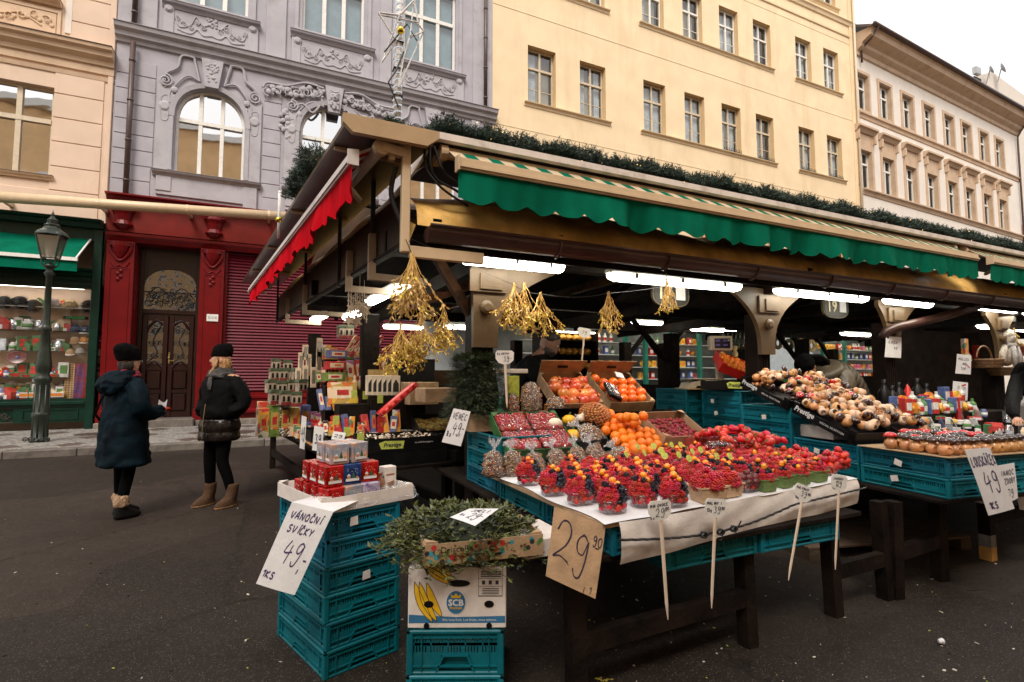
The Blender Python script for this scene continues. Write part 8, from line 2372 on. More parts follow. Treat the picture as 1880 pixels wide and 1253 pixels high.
gold_bunch('golden_mistletoe','bright gold mistletoe cloud below, middle part',PY(772,580,3.6),.27,.12,20,3,.024,5)
gold_bunch('golden_mistletoe','bright gold mistletoe cloud below, right part',PY(815,570,3.65),.25,.10,16,4,.024,5)
gold_bunch('golden_mistletoe','pale gold bunch on the line, first from the left of the three close ones',PY(944,524,3.55),.30,.13,16,5,.028,4,('gold_pale','gold_leaf'))
gold_bunch('golden_mistletoe','gold bunch on the line, middle of the three close ones',PY(963,524,3.55),.32,.13,16,6,.022,4)
gold_bunch('golden_mistletoe','loose sprawling gold bunch on the line, right of the three close ones',PY(992,540,3.55),.30,.15,14,7,.022,5)
gold_bunch('golden_mistletoe','single small gold bunch hanging alone left of the long lamp end',PY(1117,539,3.45),.30,.10,16,8,.020,4)
gold_bunch('golden_mistletoe','small gold bunch hanging over the number 17 plate',PY(1224,513,3.30),.27,.09,16,9,.016,4)
ln=thing('hanging_line','thin dark string from which the golden mistletoe hangs','string')
b=MB();pts=[PY(745,440,3.25),PY(757,468,3.25)];b.tube(pts,.003,4)
for A_,B_,sag in((PY(757,440,3.25),PY(944,524,3.55),.0),(PY(944,524,3.55),PY(992,540,3.55),.02),(PY(992,540,3.55),PY(1117,539,3.45),.03),(PY(1117,539,3.45),PY(1300,505,3.5),.03),(PY(1222,490,3.3),PY(1224,513,3.3),0),(PY(640,500,3.9),PY(757,440,3.25),.0)):
 b.tube([A_.lerp(B_,t/6)-Vector((0,0,sag*sin(math.pi*t/6)))for t in range(7)],.0022,4)
b.build('string',K.cable,ln)
# ================================================================ RIGHT STALL GOODS
cl=thing('table_cloth','white cloth hanging over the table at the right border','tablecloth')
b=MB();b.grid(lambda u,v:(4.98+3.3*u,1.96-.03*v*(1+sin(u*40)*.5)+.0,.628-.20*v-.02*sin(u*25)),70,5);b.grid(lambda u,v:(4.98+3.3*u,1.96+1.4*v,.628+.004*sin(u*19+v*7)),30,12);b.grid(lambda u,v:(4.975-.02*v,1.96+1.3*u,.628-.18*v-.02*sin(u*12)),20,4);b.build('cloth',M('cloth_white',(.62,.63,.68),.85,.06,6,.1,40),cl,True)
M('silver',(.55,.56,.58),.2,.2,20,metal=.8);M('pine_green',(.05,.16,.06),.5,.2,30)
kinds=[]
for q in range(7):
 b=MB()
 if q==0:b.bbox(-.05,.05,-.035,.035,0,.04,.004,0);b.box(-.04,.04,-.036,-.035,.008,.032,1)
 elif q==1:b.lathe([(.03,0),(.034,.01),(.034,.06),(.022,.075),(.022,.085),(0,.086)],10,0);b.lathe([(.0345,.018),(.0345,.05)],10,1)
 elif q==2:b.lathe([(.0,0),(.045,.005),(.03,.05),(.034,.05),(.018,.09),(.022,.09),(0,.14)],9,0)
 elif q==3:b.ball((0,0,.03),.03,9,7,0);b.lathe([(.008,.058),(.008,.07),(0,.071)],6,1)
 elif q==4:b.prism([(-.05,0),(.05,0),(.05,.05),(0,.085),(-.05,.05)],-.035,.035,'y',0);b.box(-.015,.015,-.0365,-.035,0,.03,1)
 elif q==5:b.bbox(-.03,.03,-.02,.02,0,.11,.003,0);b.box(-.02,.02,-.0212,-.02,.03,.09,1)
 else:b.at(0,0,.02,0,R(60)).bbox(-.05,.05,-.03,.03,0,.01,.004,0);b.at()
 kinds.append(b)
cm=[['pk_red','paper'],['pk_white','gift_red'],['pine_green','gift_red'],['ball_red','gold_bauble'],['pk_white','pk_green'],['pk_yellow','pk_red'],['silver','silver'],['vanilla','pk_green'],['gift_blue','paper']]
gm=[kinds[q%7].mesh('souvenir',[MATS[cm[(q*4+q//7)%9][0]],MATS[cm[(q*4+q//7)%9][1]]],q%7 in(1,2,3))for q in range(21)]
for i in range(150):
 x,y=5.05+rng.random()**1.3*3.0,rng.uniform(2.02,3.3)
 z=.63+max(0,(y-2.3))*.28
 q=rng.randrange(21)if y>2.3 else rng.choice((6,13,20,0,4))
 o=put('souvenir',gm[q],None,(x,y,z),rng.uniform(-.6,.6));o.scale=(1.1,)*3;tag(o,'small Christmas trinket on the crowded table at the right border','trinket','trinkets on the right border table')
for i in range(34):
 p=Vector((6.3+.078*(i%17)*1.1+rng.uniform(-.02,.02),3.35+.12*(i//17),.97+.08*(i//17)))
 o=put('gift_bag',pms[(0,3,7,2,5,4)[i%6]],None,p,rng.uniform(-.6,.6));o.scale=(.8,.8,rng.uniform(.5,1));tag(o,'little golden card packet in the row behind the trinkets','packet','golden packets in the row behind the trinkets')
b=MB();b.box(4.9,8.6,3.3,4.6,.3,.965);o=b.build('display_step',K.dark_wood,None);tag(o,'broad dark display step behind the right border table','step')
# dark bottle bags behind the mushrooms
for i,(u,v,h)in enumerate(((1625,755,.30),(1652,752,.26),(1686,752,.30),(1703,758,.28),(1718,765,.24),(1730,770,.22),(1663,770,.20),(1684,775,.22),(1710,776,.20),(1755,775,.2),(1772,778,.18),(1640,758,.26))):
 p=PY(u,v,3.75-.05*(i%5));b=MB();b.lathe([(0,0),(.045,0),(.055,.03),(.05,h*.6),(.02,h*.78),(.012,h*.85),(.02,h),(0,h*.99)],9,0)
 if i>5:b.box(-.02,.02,-.056,-.05,.05,.1,1)
 o=b.build('bottle_bag',[K.black_card,K.paper],None,True,p);o.scale=(1.3,1.3,1.25);tag(o,'dark wrapped bottle standing behind the mushroom nutcrackers','bottle','dark bottles behind the nutcrackers')
gn=thing('santa_hat','red dotted cone hat ornament among the dark bottles','ornament',PY(1668,742,3.65));b=MB();b.lathe([(.075,0),(.07,.03),(.045,.12),(.02,.2),(.0,.24)],10);b.build('cone',K.box_red,gn,True);b=MB();b.lathe([(.0,-.04),(.06,-.035),(.078,0),(.06,.012)],10);b.build('brim',K.paper,gn,True)
c=MB()
for q in range(20):c.ball((.06*cos(q*2.4)*(1-q/22),.06*sin(q*2.4)*(1-q/22),.01+.011*q),.006,5,3)
c.build('dots',K.paper,gn)
tbx=thing('counter','low inner counter with pale cloth behind the bottles','counter',(7.0,5.05,0));b=MB();b.box(-1.4,1.3,-.25,.35,0,.93);b.build('body',K.dark_wood,tbx);b=MB();b.grid(lambda u,v:(-1.4+2.7*u,-.27-.02*sin(u*30),.96-.3*v),40,3);b.box(-1.4,1.3,-.26,.36,.94,.965);b.build('cloth',K.card,tbx)
# baskets, pouches and plush toy at the right
def basket(p,r,h,lb):
 root=thing('wicker_basket',lb,'basket',p);b=MB()
 for q in range(6):b.lathe([(r*(.8+.04*q),h*q/6),(r*(.84+.04*q),h*(q+.5)/6),(r*(.8+.04*q),h*(q+1)/6)],16)
 b.build('bowl',K.straw if False else M('wicker',(.22,.11,.045),.6,.3,40,.5,80),root,True)
 b=MB();b.tube([(r*cos(math.pi*i/12),0,h+r*.9*sin(math.pi*i/12))for i in range(13)],.012,6);b.build('handle',K.wicker,root,True)
basket(PY(1808,676,3.7),.20,.12,'brown wicker basket with a hooped handle beside the stall post')
basket(PY(1850,690,3.7),.24,.12,'wide wicker basket under the plush toy')
pz=thing('plush_toy','pale plush figure with shaggy hat and scarf at the right border','plush toy',PY(1848,676,3.75))
M('plush_white',(.62,.56,.50),.9,.15,60,.8,160)
b=MB();b.ball((0,0,.20),.14,14,10,sc=(1,.8,1.25));b.ball((0,-.02,.42),.105,14,10);b.lathe([(.115,.44),(.12,.48),(.08,.54),(.03,.58),(0,.6)],12);b.tube([(-.1,-.02,.3),(-.22,-.05,.2),(-.26,-.06,.08)],[.05,.045,.04],8);b.tube([(.1,-.02,.3),(.22,-.05,.2),(.26,-.06,.08)],[.05,.045,.04],8)
b.build('body',K.plush_white,pz,True)
b=MB();b.ball((0,-.085,.41),.06,10,8,sc=(1.1,.6,.8));b.build('face',M('plush_face',(.50,.30,.20),.9,.1,30),pz,True)
b=MB();b.tube([(-.09,-.06,.33),(0,-.11,.31),(.09,-.06,.33)],.03,8);b.tube([(-.06,-.11,.3),(-.07,-.13,.15),(-.06,-.12,.0)],.03,6);b.tube([(.04,-.11,.3),(.06,-.13,.15),(.05,-.12,.02)],.03,6);b.build('scarf',M('scarf_grey',(.36,.34,.34),.9,.2,30),pz,True)
b=MB();b.ball((-.035,-.115,.43),.010,6,4);b.ball((.035,-.115,.43),.010,6,4);b.build('eyes',K.black_card,pz)
for i,(u,v,k)in enumerate(((1822,655,0),(1835,650,1),(1866,655,2),(1815,660,1),(1872,670,0),(1800,650,2),(1826,668,1),(1868,640,1))):
 o=put('packet',pms[(i*3+1)%8],None,PY(u,v+14,4.4),rng.uniform(-.3,.3));o.scale=(1.3,)*3;tag(o,'bright packet on the wall behind the plush toy','packet','packets behind the plush toy')
sh_=MB();sh_.box(8.0,11.5,4.55,4.6,.9,2.1);o=sh_.build('partition',K.dark_wood,None);tag(o,'dark back board behind the plush toy','board')
for i,(u,v,s_)in enumerate(((1817,628,.9),(1862,622,.9),(1840,612,.8))):
 gold_bunch('golden_mistletoe' if i!=2 else 'hanging_greenery','small dried bunch hanging above the plush toy, %s'%('left','right','middle')[i],PY(u,v-18,3.9),.26*s_,.10,10,20+i,.02,4,('gold_leaf','gold_pale')if i!=2 else('pine_green','gold_pale'))
st_=thing('christmas_stocking','small red and green stocking hanging on the post','stocking',PY(1772,650,3.7));b=MB();b.prism([(-.05,.2),(.05,.2),(.05,.02),(.12,-.04),(.10,-.1),(.0,-.08),(-.05,0)],-.02,.02,'y');b.build('sock',K.giftpaper,st_)
for(u0,v0,u1,v1,y,lb,lines)in((1757,650,1783,688,3.62,'white printed card with a red and blue logo, upper one on the post',[('MULLED',.12,.70,.12,.12,0),('WINE',.25,.45,.12,.12,0),('TOP',.3,.2,.12,.12,0)]),(1750,700,1777,736,3.60,'white printed card reading MULLED, lower one on the post',[('MULLED',.08,.20,.18,.13,0),('CZECH',.3,.6,.14,.11,0)]),(1627,617,1655,658,3.70,'creased white note hanging on the middle post',[('KASA',.15,.65,.12,.15,.1),('49',.5,.4,.12,.12,.1)])):
 ps=thing('paper_sign',lb,'sign');f=sheet_thing(ps,PY(u0,v0,y),PY(u1,v0+3,y),PY(u1-1,v1,y-.02),PY(u0-3,v1-2,y-.02),K.paper,.0015,'sheet',.004);write_on(ps,f,lines,.024,K.ink,int(u0),)
 if u0>1700:
  b=MB();s1=((.42,.62),(.52,.72),(.60,.66),(.86,.84))if v0>690 else((.62,.5),(.7,.42),(.8,.4),(.9,.3))
  a_,b_,c_,d_=[Vector(f(u,1-v,.002))for u,v in s1];w_=Vector((0,0,.02));b.quad(tuple(a_),tuple(b_),tuple(b_+w_),tuple(a_+w_));b.build('emblem',K.gift_blue,ps);b=MB();b.quad(tuple(b_),tuple(d_),tuple(d_+w_),tuple(b_+w_));b.build('emblem',K.box_red,ps)
# poster and hanging goods between the posts
po=thing('poster','bright patchwork poster hanging between the right posts','poster',PY(1667,640,6.0));b=MB();b.box(-.28,.28,0,.01,-.5,.1);b.build('sheet',K.giftpaper,po)
for i in range(16):
 b=MB();b.tube([(0,0,0),(0,0,-.22)],.012,5);b.ball((0,0,-.26),.05,7,5,sc=(1,.5,1.3));
 o=b.build('hanging_pouch',K.fir_mid if i%3 else K.wicker,None,True,PY(1322+i*7.5 if i<12 else 1440+(i-12)*12,612,7.2));tag(o,'dark pouch hanging from the rail behind the clementines','pouch','dark pouches hanging behind the clementines')
# ================================================================ SHOP WINDOW GOODS
def PS(u,v,dy=.5):return PY(u,v,YF+dy)
fur=[M('fur_black',(.015,.013,.013),.9,.3,60,1,120),M('fur_grey',(.34,.30,.29),.9,.4,60,1,120),M('fur_gold',(.55,.40,.20),.9,.3,60,1,120),M('fur_brown',(.05,.03,.02),.9,.3,60,1,120)]
for i,(u,v,k,lb)in enumerate(((8,556,0,'black fur hat at the far left of the shop window'),(37,556,0,'square black fur hat in the shop window'),(62,562,0,'black fur hat half hidden behind the lamp post'),(97,560,1,'grey fox fur hat right of the lamp post'),(129,562,2,'golden fur hat in the shop window'),(163,563,3,'dark brown fur hat at the right of the shop window'))):
 p=PS(u,v,.35);rr=random.Random(i);b=MB();b.ball((0,0,0),.15,14,10,sc=(1,.8,.85));b.ball((0,-.02,.07),.12,10,7,sc=(1,.8,.7));core=b
 t_=thing('fur_hat',lb,'hat',p);core.build('crown',fur[k],t_,True);b=MB()
 for q in range(420):
  a,e_=rr.uniform(0,6.28),rr.uniform(-1.3,1.5);d=Vector((cos(a)*cos(e_),sin(a)*cos(e_)*.8,sin(e_)*.85));pp_=d*.145;s_=d.cross(Vector((rr.uniform(-1,1),1,rr.uniform(-1,1)))).normalized()*.006;b.add([pp_-s_,pp_+s_,pp_+d*.05+Vector((rr.uniform(-.02,.02),)*3)],[(0,1,2)])
 b.build('fur',fur[k],t_,kind='stuff')
fabs={'tan':M('hat_tan',(.35,.22,.12),.9,.2,40),'navy':M('hat_navy',(.02,.035,.08),.9,.2,40),'red':M('hat_red',(.28,.02,.03),.9,.3,40),'white':M('hat_white',(.62,.58,.54),.9,.2,40),'grey':M('hat_grey',(.30,.28,.27),.9,.2,40),'orange':M('hat_orange',(.5,.2,.04),.9,.2,40)}
for i,(u,v,c_,nm)in enumerate(((139,608,'navy','cap'),(158,610,'navy','cap'),(140,628,'tan','cap'),(157,628,'orange','cap'),(180,606,'red','knit_hat'),(180,626,'red','knit_hat'),(180,637,'red','knit_hat'),(183,652,'white','knit_hat'),(178,666,'grey','knit_hat'),(173,678,'tan','knit_hat'),(176,692,'grey','knit_hat'),(172,706,'white','knit_hat'),(148,648,'grey','knit_hat'),(130,652,'tan','knit_hat'))):
 p=PS(u,v,.3);b=MB()
 if nm=='cap':b.lathe([(.12,0),(.12,.04),(.09,.12),(.03,.15),(0,.155)],12,0);b.at(0,-.11,.0,R(-8)).lathe([(0,0),(.11,.0),(.11,.012),(0,.014)],12,1,1,.8);b.at();b.ball((0,-.1,.075),.025,6,4,1,(1,.3,1))
 else:b.lathe([(.10,0),(.105,.045),(.10,.05),(.085,.11),(.04,.15),(0,.16)],12,0);b.lathe([(.108,.0),(.112,.02),(.106,.045)],12,1)
 o=b.build(nm,[fabs[c_],fabs['white' if i%2 else c_]],None,True,p);o.rotation_euler=(R(20),0,0);tag(o,'%s %s hanging at the right side of the shop window'%({'tan':'tan','navy':'navy','red':'dark red','white':'white','grey':'grey','orange':'orange'}[c_],nm.replace('_',' ')),'hat','%s hats in the shop window'%c_)
for i,(u,m_,lb)in enumerate(((129,'tartan','beige checked scarf hanging in the shop window'),(147,'scarf_blue','blue and red striped scarf in the shop window'),(162,'hat_red','dark red scarf in the shop window'))):
 if m_=='tartan':
  mm,nt,bs_=nodes_of('tartan');N=nt.nodes;L=nt.links;tc=N.new('ShaderNodeTexCoord');ck_=N.new('ShaderNodeTexBrick');ck_.offset=0;ck_.inputs['Color1'].default_value=(.48,.30,.14,1);ck_.inputs['Color2'].default_value=(.42,.24,.10,1);ck_.inputs['Mortar'].default_value=(.04,.03,.04,1);ck_.inputs['Scale'].default_value=9;ck_.inputs['Mortar Size'].default_value=.05;ck_.inputs['Row Height'].default_value=.5;ck_.inputs['Brick Width'].default_value=.5
  mp_=N.new('ShaderNodeMapping');mp_.inputs['Rotation'].default_value=(R(90),0,0);L.new(tc.outputs['Object'],mp_.inputs[0]);L.new(mp_.outputs[0],ck_.inputs[0]);L.new(ck_.outputs[0],bs_.inputs['Base Color']);bs_.inputs['Roughness'].default_value=.9;K.tartan=mm;mt_=mm
 elif m_=='scarf_blue':mt_=M('scarf_blue',(.02,.04,.20),.9,.1,3,stretch=(1,1,9),col2=(.25,.03,.04))
 else:mt_=MATS[m_]
 p0,p1=PS(u,668,.25),PS(u,738,.25);b=MB();b.grid(lambda s_,t:(p0.x-.10+.2*s_,p0.y+.012*sin(s_*9+t*5),p0.z+(p1.z-p0.z)*t),8,8);o=b.build('scarf',mt_,None,True);tag(o,lb,'scarf')
si=thing('souvenir_sign','green lettered souvenir board above the caps in the shop window','sign',PS(142,584,.28));b=MB();b.bbox(-.28,.22,0,.02,-.04,.04,.004);b.build('board',K.black_card,si);put('lettering',text_mesh('I PRAGUE',.085,.001,bold=.002,mt=M('sign_green',(.06,.45,.10),.5)),si,(-.03,-.003,0),rot=FACE_FRONT)
dish=MB();dish.at(0,0,0,R(80)).lathe([(0,.0),(.09,.004),(.15,.02),(.17,.035),(.155,.03),(.09,.012),(0,.008)],20,0,1.15,.9);dish.at();dish.ball((0,-.02,0),.04,8,6,1,(1,.3,1))
o=dish.build('plate',[M('plate_brown',(.16,.05,.05),.3,.3,9),K.pk_blue],None,True,PS(32,657,.15));tag(o,'brown decorated oval plate in the shop window left of the lamp post','plate')
trink=[gm[q]for q in(1,3,4,5,7,8,10,11,12,14,15,18,19)]
for(v0,zz,n_,u0,u1,yy)in((730,.86,20,2,118,.5),(690,1.36,14,2,120,.22),(655,2.0,12,2,110,.28),(618,2.5,12,2,110,.28),(560,3.08,14,2,120,.55),(730,.86,22,2,118,.3),(712,1.0,18,2,118,.5),(690,1.36,20,2,120,.4),(655,2.0,20,2,120,.45),(618,2.5,16,2,122,.45),(600,2.5,9,70,128,.4),(672,1.36,10,80,120,.5)):
 for i in range(n_):
  u=u0+(u1-u0)*(i+.5)/n_;p=PS(u,v0,yy);x_=p.x
  o=put('souvenir',rng.choice(trink),None,(x_,YF+yy+rng.uniform(-.1,.1),zz),rng.uniform(-.6,.6));s_=rng.uniform(1.9,3.4);o.scale=(s_,)*3;tag(o,'small colourful souvenir on the shelves of the shop window','souvenir','souvenirs in the shop window')
for i in range(22):
 p=PS(3+i*5.2,722,.18);b=None
 if i==0:c=MB();c.bbox(-.05,.05,-.03,.03,0,.10,.006,0);c.box(-.035,.035,-.0315,-.03,.02,.08,1);mgm=c.mesh('mug_box',[K.paper,K.pk_orange])
 o=put('mug_box',mgm,None,(p.x,YF+.2,1.0-.12));o.scale=(1.1,1.1,1.3);tag(o,'small white souvenir box in the bottom row of the shop window','box','white boxes in the bottom row')
glow=emat('candle_glow',(1.0,.55,.15),5.0)
for i in range(9):
 p=PS(22+i*5,682-(i%3)*5,.3);c=MB();c.prism([(-.03,0),(.03,0),(.03,.07),(0,.11),(-.03,.07)],-.02,.02,'y',0);c.box(-.018,.018,-.0215,-.02,.015,.05,1);o=c.build('light_house',[K.pk_orange,glow],None,loc=(p.x,YF+.3,1.36));o.scale=(1.4,1.4,1.5);tag(o,'tiny glowing clay house lit from inside in the shop window','light house','glowing clay houses in the shop window')
c=MB();c.bbox(-.14,.14,-.05,.05,0,.3,.01,0);c.box(-.09,.09,-.052,-.05,.09,.21,1);o=c.build('gift_box',[K.vanilla,K.wicker],None,loc=(PS(117,618,.4).x,YF+.4,2.5));tag(o,'cream gift box with arched window right of the lamp post in the shop','box')
c=MB();c.lathe([(.12,0),(.12,.9)],14);o=c.build('white_column',K.paper,None,True,(PS(62,640,.6).x,YF+.75,1.36));o.scale=(1,1,1.9);tag(o,'round white column inside the shop window','column')
# ================================================================ PEOPLE
M('skin',(.52,.27,.17),.5,.08,20,.05,80);M('skin_dark',(.22,.11,.07),.5,.08,20)
M('coat_teal',(.0015,.0085,.015),.7,.4,5,.8,9,spec=.10);M('coat_black',(.003,.003,.0035),.8,.3,6,.5,10,spec=.10);M('puffer',(.010,.006,.005),.3,.3,6,.5,10,spec=.4)
M('trousers',(.0025,.0025,.003),.9,.2,10,spec=.06);M('boot_black',(.005,.005,.005),.6,.2,10,spec=.2);M('suede',(.07,.032,.012),.9,.2,30,.3,60);M('fleece',(.42,.27,.17),.95,.2,40,.9,90)
M('knit_black',(.005,.0045,.005),.95,.2,50,.7,110,spec=.05);M('hair_blond',(.42,.22,.085),.55,.4,6,.6,40,stretch=(6,6,1));M('hair_dark',(.02,.012,.008),.6,.3,20)
M('scarf_dark',(.05,.045,.045),.95,.4,12,.5,60);M('scarf_red',(.22,.01,.03),.9,.4,14,.4,60);M('quilt',(.065,.048,.028),.55,.2,8,.15,20);M('glove_red',(.55,.03,.01),.9,.2,40)
from mathutils import noise
FOLDS={'coat':(.020,5,11),'jacket':(.018,5,12),'sleeve':(.016,7,16),'hood':(.022,8,14),'scarf':(.014,9,26),'quilted_hem':(.008,12,8),'beanie':(.006,14,20),'hair':(.010,26,6),'boot_cuff':(.010,22,22)}
def skin_body(root,V,E,mats,assign,name='body',sub=2):
 """V: name -> (x, y, z, rx[, ry]); one skinned surface, materials by face centre"""
 names=list(V);idx={n:i for i,n in enumerate(names)}
 me=bpy.data.meshes.new(name);me.from_pydata([V[n][:3]for n in names],[(idx[a],idx[b_])for a,b_ in E],[])
 o=bpy.data.objects.new(name,me);COL.objects.link(o)
 md=o.modifiers.new('skin','SKIN');md.use_smooth_shade=True;md.branch_smoothing=.6
 lay_=me.skin_vertices[0].data
 for n in names:
  v=V[n];lay_[idx[n]].radius=(v[3],v[4]if len(v)>4 else v[3])
 lay_[0].use_root=True
 ss=o.modifiers.new('sub','SUBSURF');ss.levels=sub;ss.render_levels=sub
 dg=bpy.context.evaluated_depsgraph_get();dg.update()
 m2=bpy.data.meshes.new_from_object(o.evaluated_get(dg));bpy.data.objects.remove(o);m2.name=name
 m2.materials.clear()
 for m in mats:m2.materials.append(MATS[m])
 mi=[assign(p.center)for p in m2.polygons];m2.polygons.foreach_set('material_index',mi);m2.polygons.foreach_set('use_smooth',[True]*len(m2.polygons))
 return put(name,m2,root)
def loft(b,rings,n=20,cap=True,wr=0.0,seed=0):
 """rings: (cx, cy, z, rx, ry[, rot])"""
 rr=random.Random(seed);ph=[rr.uniform(0,6)for _ in range(4)];vs=[]
 for k,r in enumerate(rings):
  cx,cy,z,rx,ry=r[:5];ro=r[5]if len(r)>5 else 0
  for j in range(n):
   a=2*math.pi*j/n;w_=1+wr*(sin(a*3+ph[0]+z*9)+.6*sin(a*7+ph[1]-z*13))
   x,y=rx*cos(a)*w_,ry*sin(a)*w_
   vs.append((cx+x*cos(ro)-y*sin(ro),cy+x*sin(ro)+y*cos(ro),z+wr*.12*sin(a*5+ph[2])))
 F=[(k*n+j,k*n+(j+1)%n,(k+1)*n+(j+1)%n,(k+1)*n+j)for k in range(len(rings)-1)for j in range(n)]
 if cap:F+=[tuple(range(n))[::-1],tuple(range((len(rings)-1)*n,len(rings)*n))]
 b.add(vs,F);return b
def smooth_mesh(b,name,m,root,lv=1):
 me=b.mesh(name,m,True);o=bpy.data.objects.new(name,me);COL.objects.link(o);md=o.modifiers.new('s','SUBSURF');md.levels=2 if name in FOLDS else lv
 dg=bpy.context.evaluated_depsgraph_get();dg.update();m2=bpy.data.meshes.new_from_object(o.evaluated_get(dg));bpy.data.objects.remove(o);m2.name=name
 if name in FOLDS:
  amp,fx_,fz_=FOLDS[name]
  for v in m2.vertices:
   c=v.co;q=noise.noise(Vector((c.x*fx_,c.y*fx_,c.z*fz_+c.x*4)))+.5*noise.noise(Vector((c.x*fx_*2.3+5,c.y*fx_*2.3,c.z*fz_*2.1)))
   v.co=c+v.normal*amp*(abs(q)*1.6-.35)
 return put(name,m2,root)
def head(root,c,yaw,s_=1.0,skin='skin',pitch=0.0):
 """head with nose, lips, chin, eyes, ears; looks along local -Y turned by yaw"""
 h=put('head',None,root,c,rot=(pitch,0,yaw));h.scale=(s_,)*3
 b=MB();n=20;vs=[]
 prof=[(-.115,.030,.038,-.030),(-.100,.045,.055,-.022),(-.075,.056,.074,-.010),(-.045,.064,.085,-.003),(-.010,.070,.090,.0),(.025,.073,.094,.002),(.060,.070,.092,.004),(.090,.058,.078,.006),(.112,.034,.048,.008),(.120,.006,.008,.008)]
 for z,rx,ry,cy in prof:
  for j in range(n):
   a=2*math.pi*j/n;x=rx*cos(a);y=cy+ry*sin(a)
   f=max(0,-sin(a))**6
   if-.06<z<.0:y-=f*.020*math.exp(-((z+.022)/.018)**2)
   if abs(z-.012)<.03:y+=.006*max(0,-sin(a))**3*math.exp(-((abs(x)-.03)/.012)**2)
   vs.append((x,y,z))
 b.add(vs,[(k*n+j,k*n+(j+1)%n,(k+1)*n+(j+1)%n,(k+1)*n+j)for k in range(len(prof)-1)for j in range(n)]+[tuple(range(n))[::-1],tuple(range(9*n,10*n))])
 b.tube([(0,-.088,.018),(0,-.106,-.015),(0,-.100,-.028)],[.008,.012,.009],8);b.ball((-.010,-.094,-.026),.007,6,4);b.ball((.010,-.094,-.026),.007,6,4)
 for sg in(-1,1):b.ball((sg*.072,.01,-.01),.026,8,6,None,(.3,.7,1.1))
 b.tube([(0,.02,-.18),(0,.015,-.08)],[.052,.050],12)
 b.build('face',MATS[skin],h,True)
 b=MB()
 for sg in(-1,1):b.ball((sg*.030,-.080,.012),.011,8,6,0,(1.1,.7,.8));b.ball((sg*.030,-.0875,.012),.005,6,4,1);b.tube([(sg*.015,-.090,.030),(sg*.032,-.090,.034),(sg*.046,-.080,.028)],.0028,4,1)
 b.build('eyes',[K.paper,K.hair_dark],h,True)
 b=MB();b.tube([(-.024,-.084,-.056),(-.010,-.095,-.053),(0,-.097,-.055),(.010,-.095,-.053),(.024,-.084,-.056)],[.002,.0045,.0045,.0045,.002],6);b.tube([(-.018,-.086,-.061),(0,-.096,-.063),(.018,-.086,-.061)],[.002,.005,.002],6);b.build('lips',M('lip',(.40,.09,.07),.4),h,True)
 return h
def hand(root,p,d,up,m='skin',s_=1.0,curl=.5,nm='hand'):
 """palm with four unequal bent fingers and a thumb; d = direction of fingers, up = back of hand"""
 d=Vector(d).normalized();up=Vector(up);up=(up-d*up.dot(d)).normalized();sd=d.cross(up);p=Vector(p);b=MB()
 def W(x,y,z):return p+(sd*x+d*y+up*z)*s_
 vs=[]
 for(y,w_,t_)in((-.02,.024,.018),(.0,.034,.016),(.05,.040,.014),(.078,.038,.012)):
  for j in range(10):a=2*math.pi*j/10;vs.append(W(w_*cos(a),y,t_*sin(a)))
 b.add(vs,[(k*10+j,k*10+(j+1)%10,(k+1)*10+(j+1)%10,(k+1)*10+j)for k in range(3)for j in range(10)]+[tuple(range(10)),tuple(range(30,40))])
 for i,(x,L_)in enumerate(((-.029,.062),(-.010,.072),(.010,.068),(.028,.052))):
  P=[W(x,.068,0)];a=0;q=Vector((0,0,0));y,z=.068,0
  for l_,c_ in((L_*.45,.35),(L_*.32,.6),(L_*.25,.5)):
   a+=c_*curl;y+=l_*cos(a);z-=l_*sin(a);P.append(W(x,y,z))
  b.tube(P,[.0092*s_,.0088*s_,.008*s_,.0062*s_],8)
 b.tube([W(-.030,.012,-.004),W(-.050,.036,-.014),W(-.052,.060,-.026),W(-.046,.076,-.034)],[.012*s_,.0105*s_,.0095*s_,.007*s_],8)
 return b.build(nm,MATS[m],root,True)
def standing(root,hgt,stance,arms,mats):
 """continuous figure: legs, trunk, neck and arms"""
 s_=hgt/1.70
 V={'pelvis':(0,0,.92*s_,.15,.12)}
 def v(n,x,y,z,*r):V[n]=(x*s_,y*s_,z*s_,*[q*s_ for q in r])
 V['pelvis']=(0,0,.92*s_,.155*s_,.12*s_)
 v('waist',0,0,1.08,.135,.105);v('chest',0,.0,1.27,.165,.12);v('neck',0,.01,1.43,.06,.06);v('skull',0,.0,1.53,.055,.06)
 for sg,k in((-1,'l'),(1,'r')):
  (kx,ky),(fx,fy)=stance[k]
  v('hip'+k,sg*.09,0,.86,.095,.10);v('knee'+k,kx,ky,.48,.062,.066);v('calf'+k,(kx+fx)/2,(ky+fy)/2+.012,.32,.058,.060);v('ankle'+k,fx,fy+.02,.09,.042,.045);v('toe'+k,fx+stance.get('t'+k,0),fy-.12,.04,.038,.030)
  sh,el,wr=arms[k]
  v('shoulder'+k,*sh,.068,.07);v('elbow'+k,*el,.052,.054);v('wrist'+k,*wr,.034,.032)
 E=[('pelvis','waist'),('waist','chest'),('chest','neck'),('neck','skull')]
 for k in 'lr':E+=[('pelvis','hip'+k),('hip'+k,'knee'+k),('knee'+k,'calf'+k),('calf'+k,'ankle'+k),('ankle'+k,'toe'+k),('chest','shoulder'+k),('shoulder'+k,'elbow'+k),('elbow'+k,'wrist'+k)]
 return skin_body(root,V,E,mats,lambda c:0 if c.z<.95*s_ else(1 if c.z<1.40*s_ else 2))
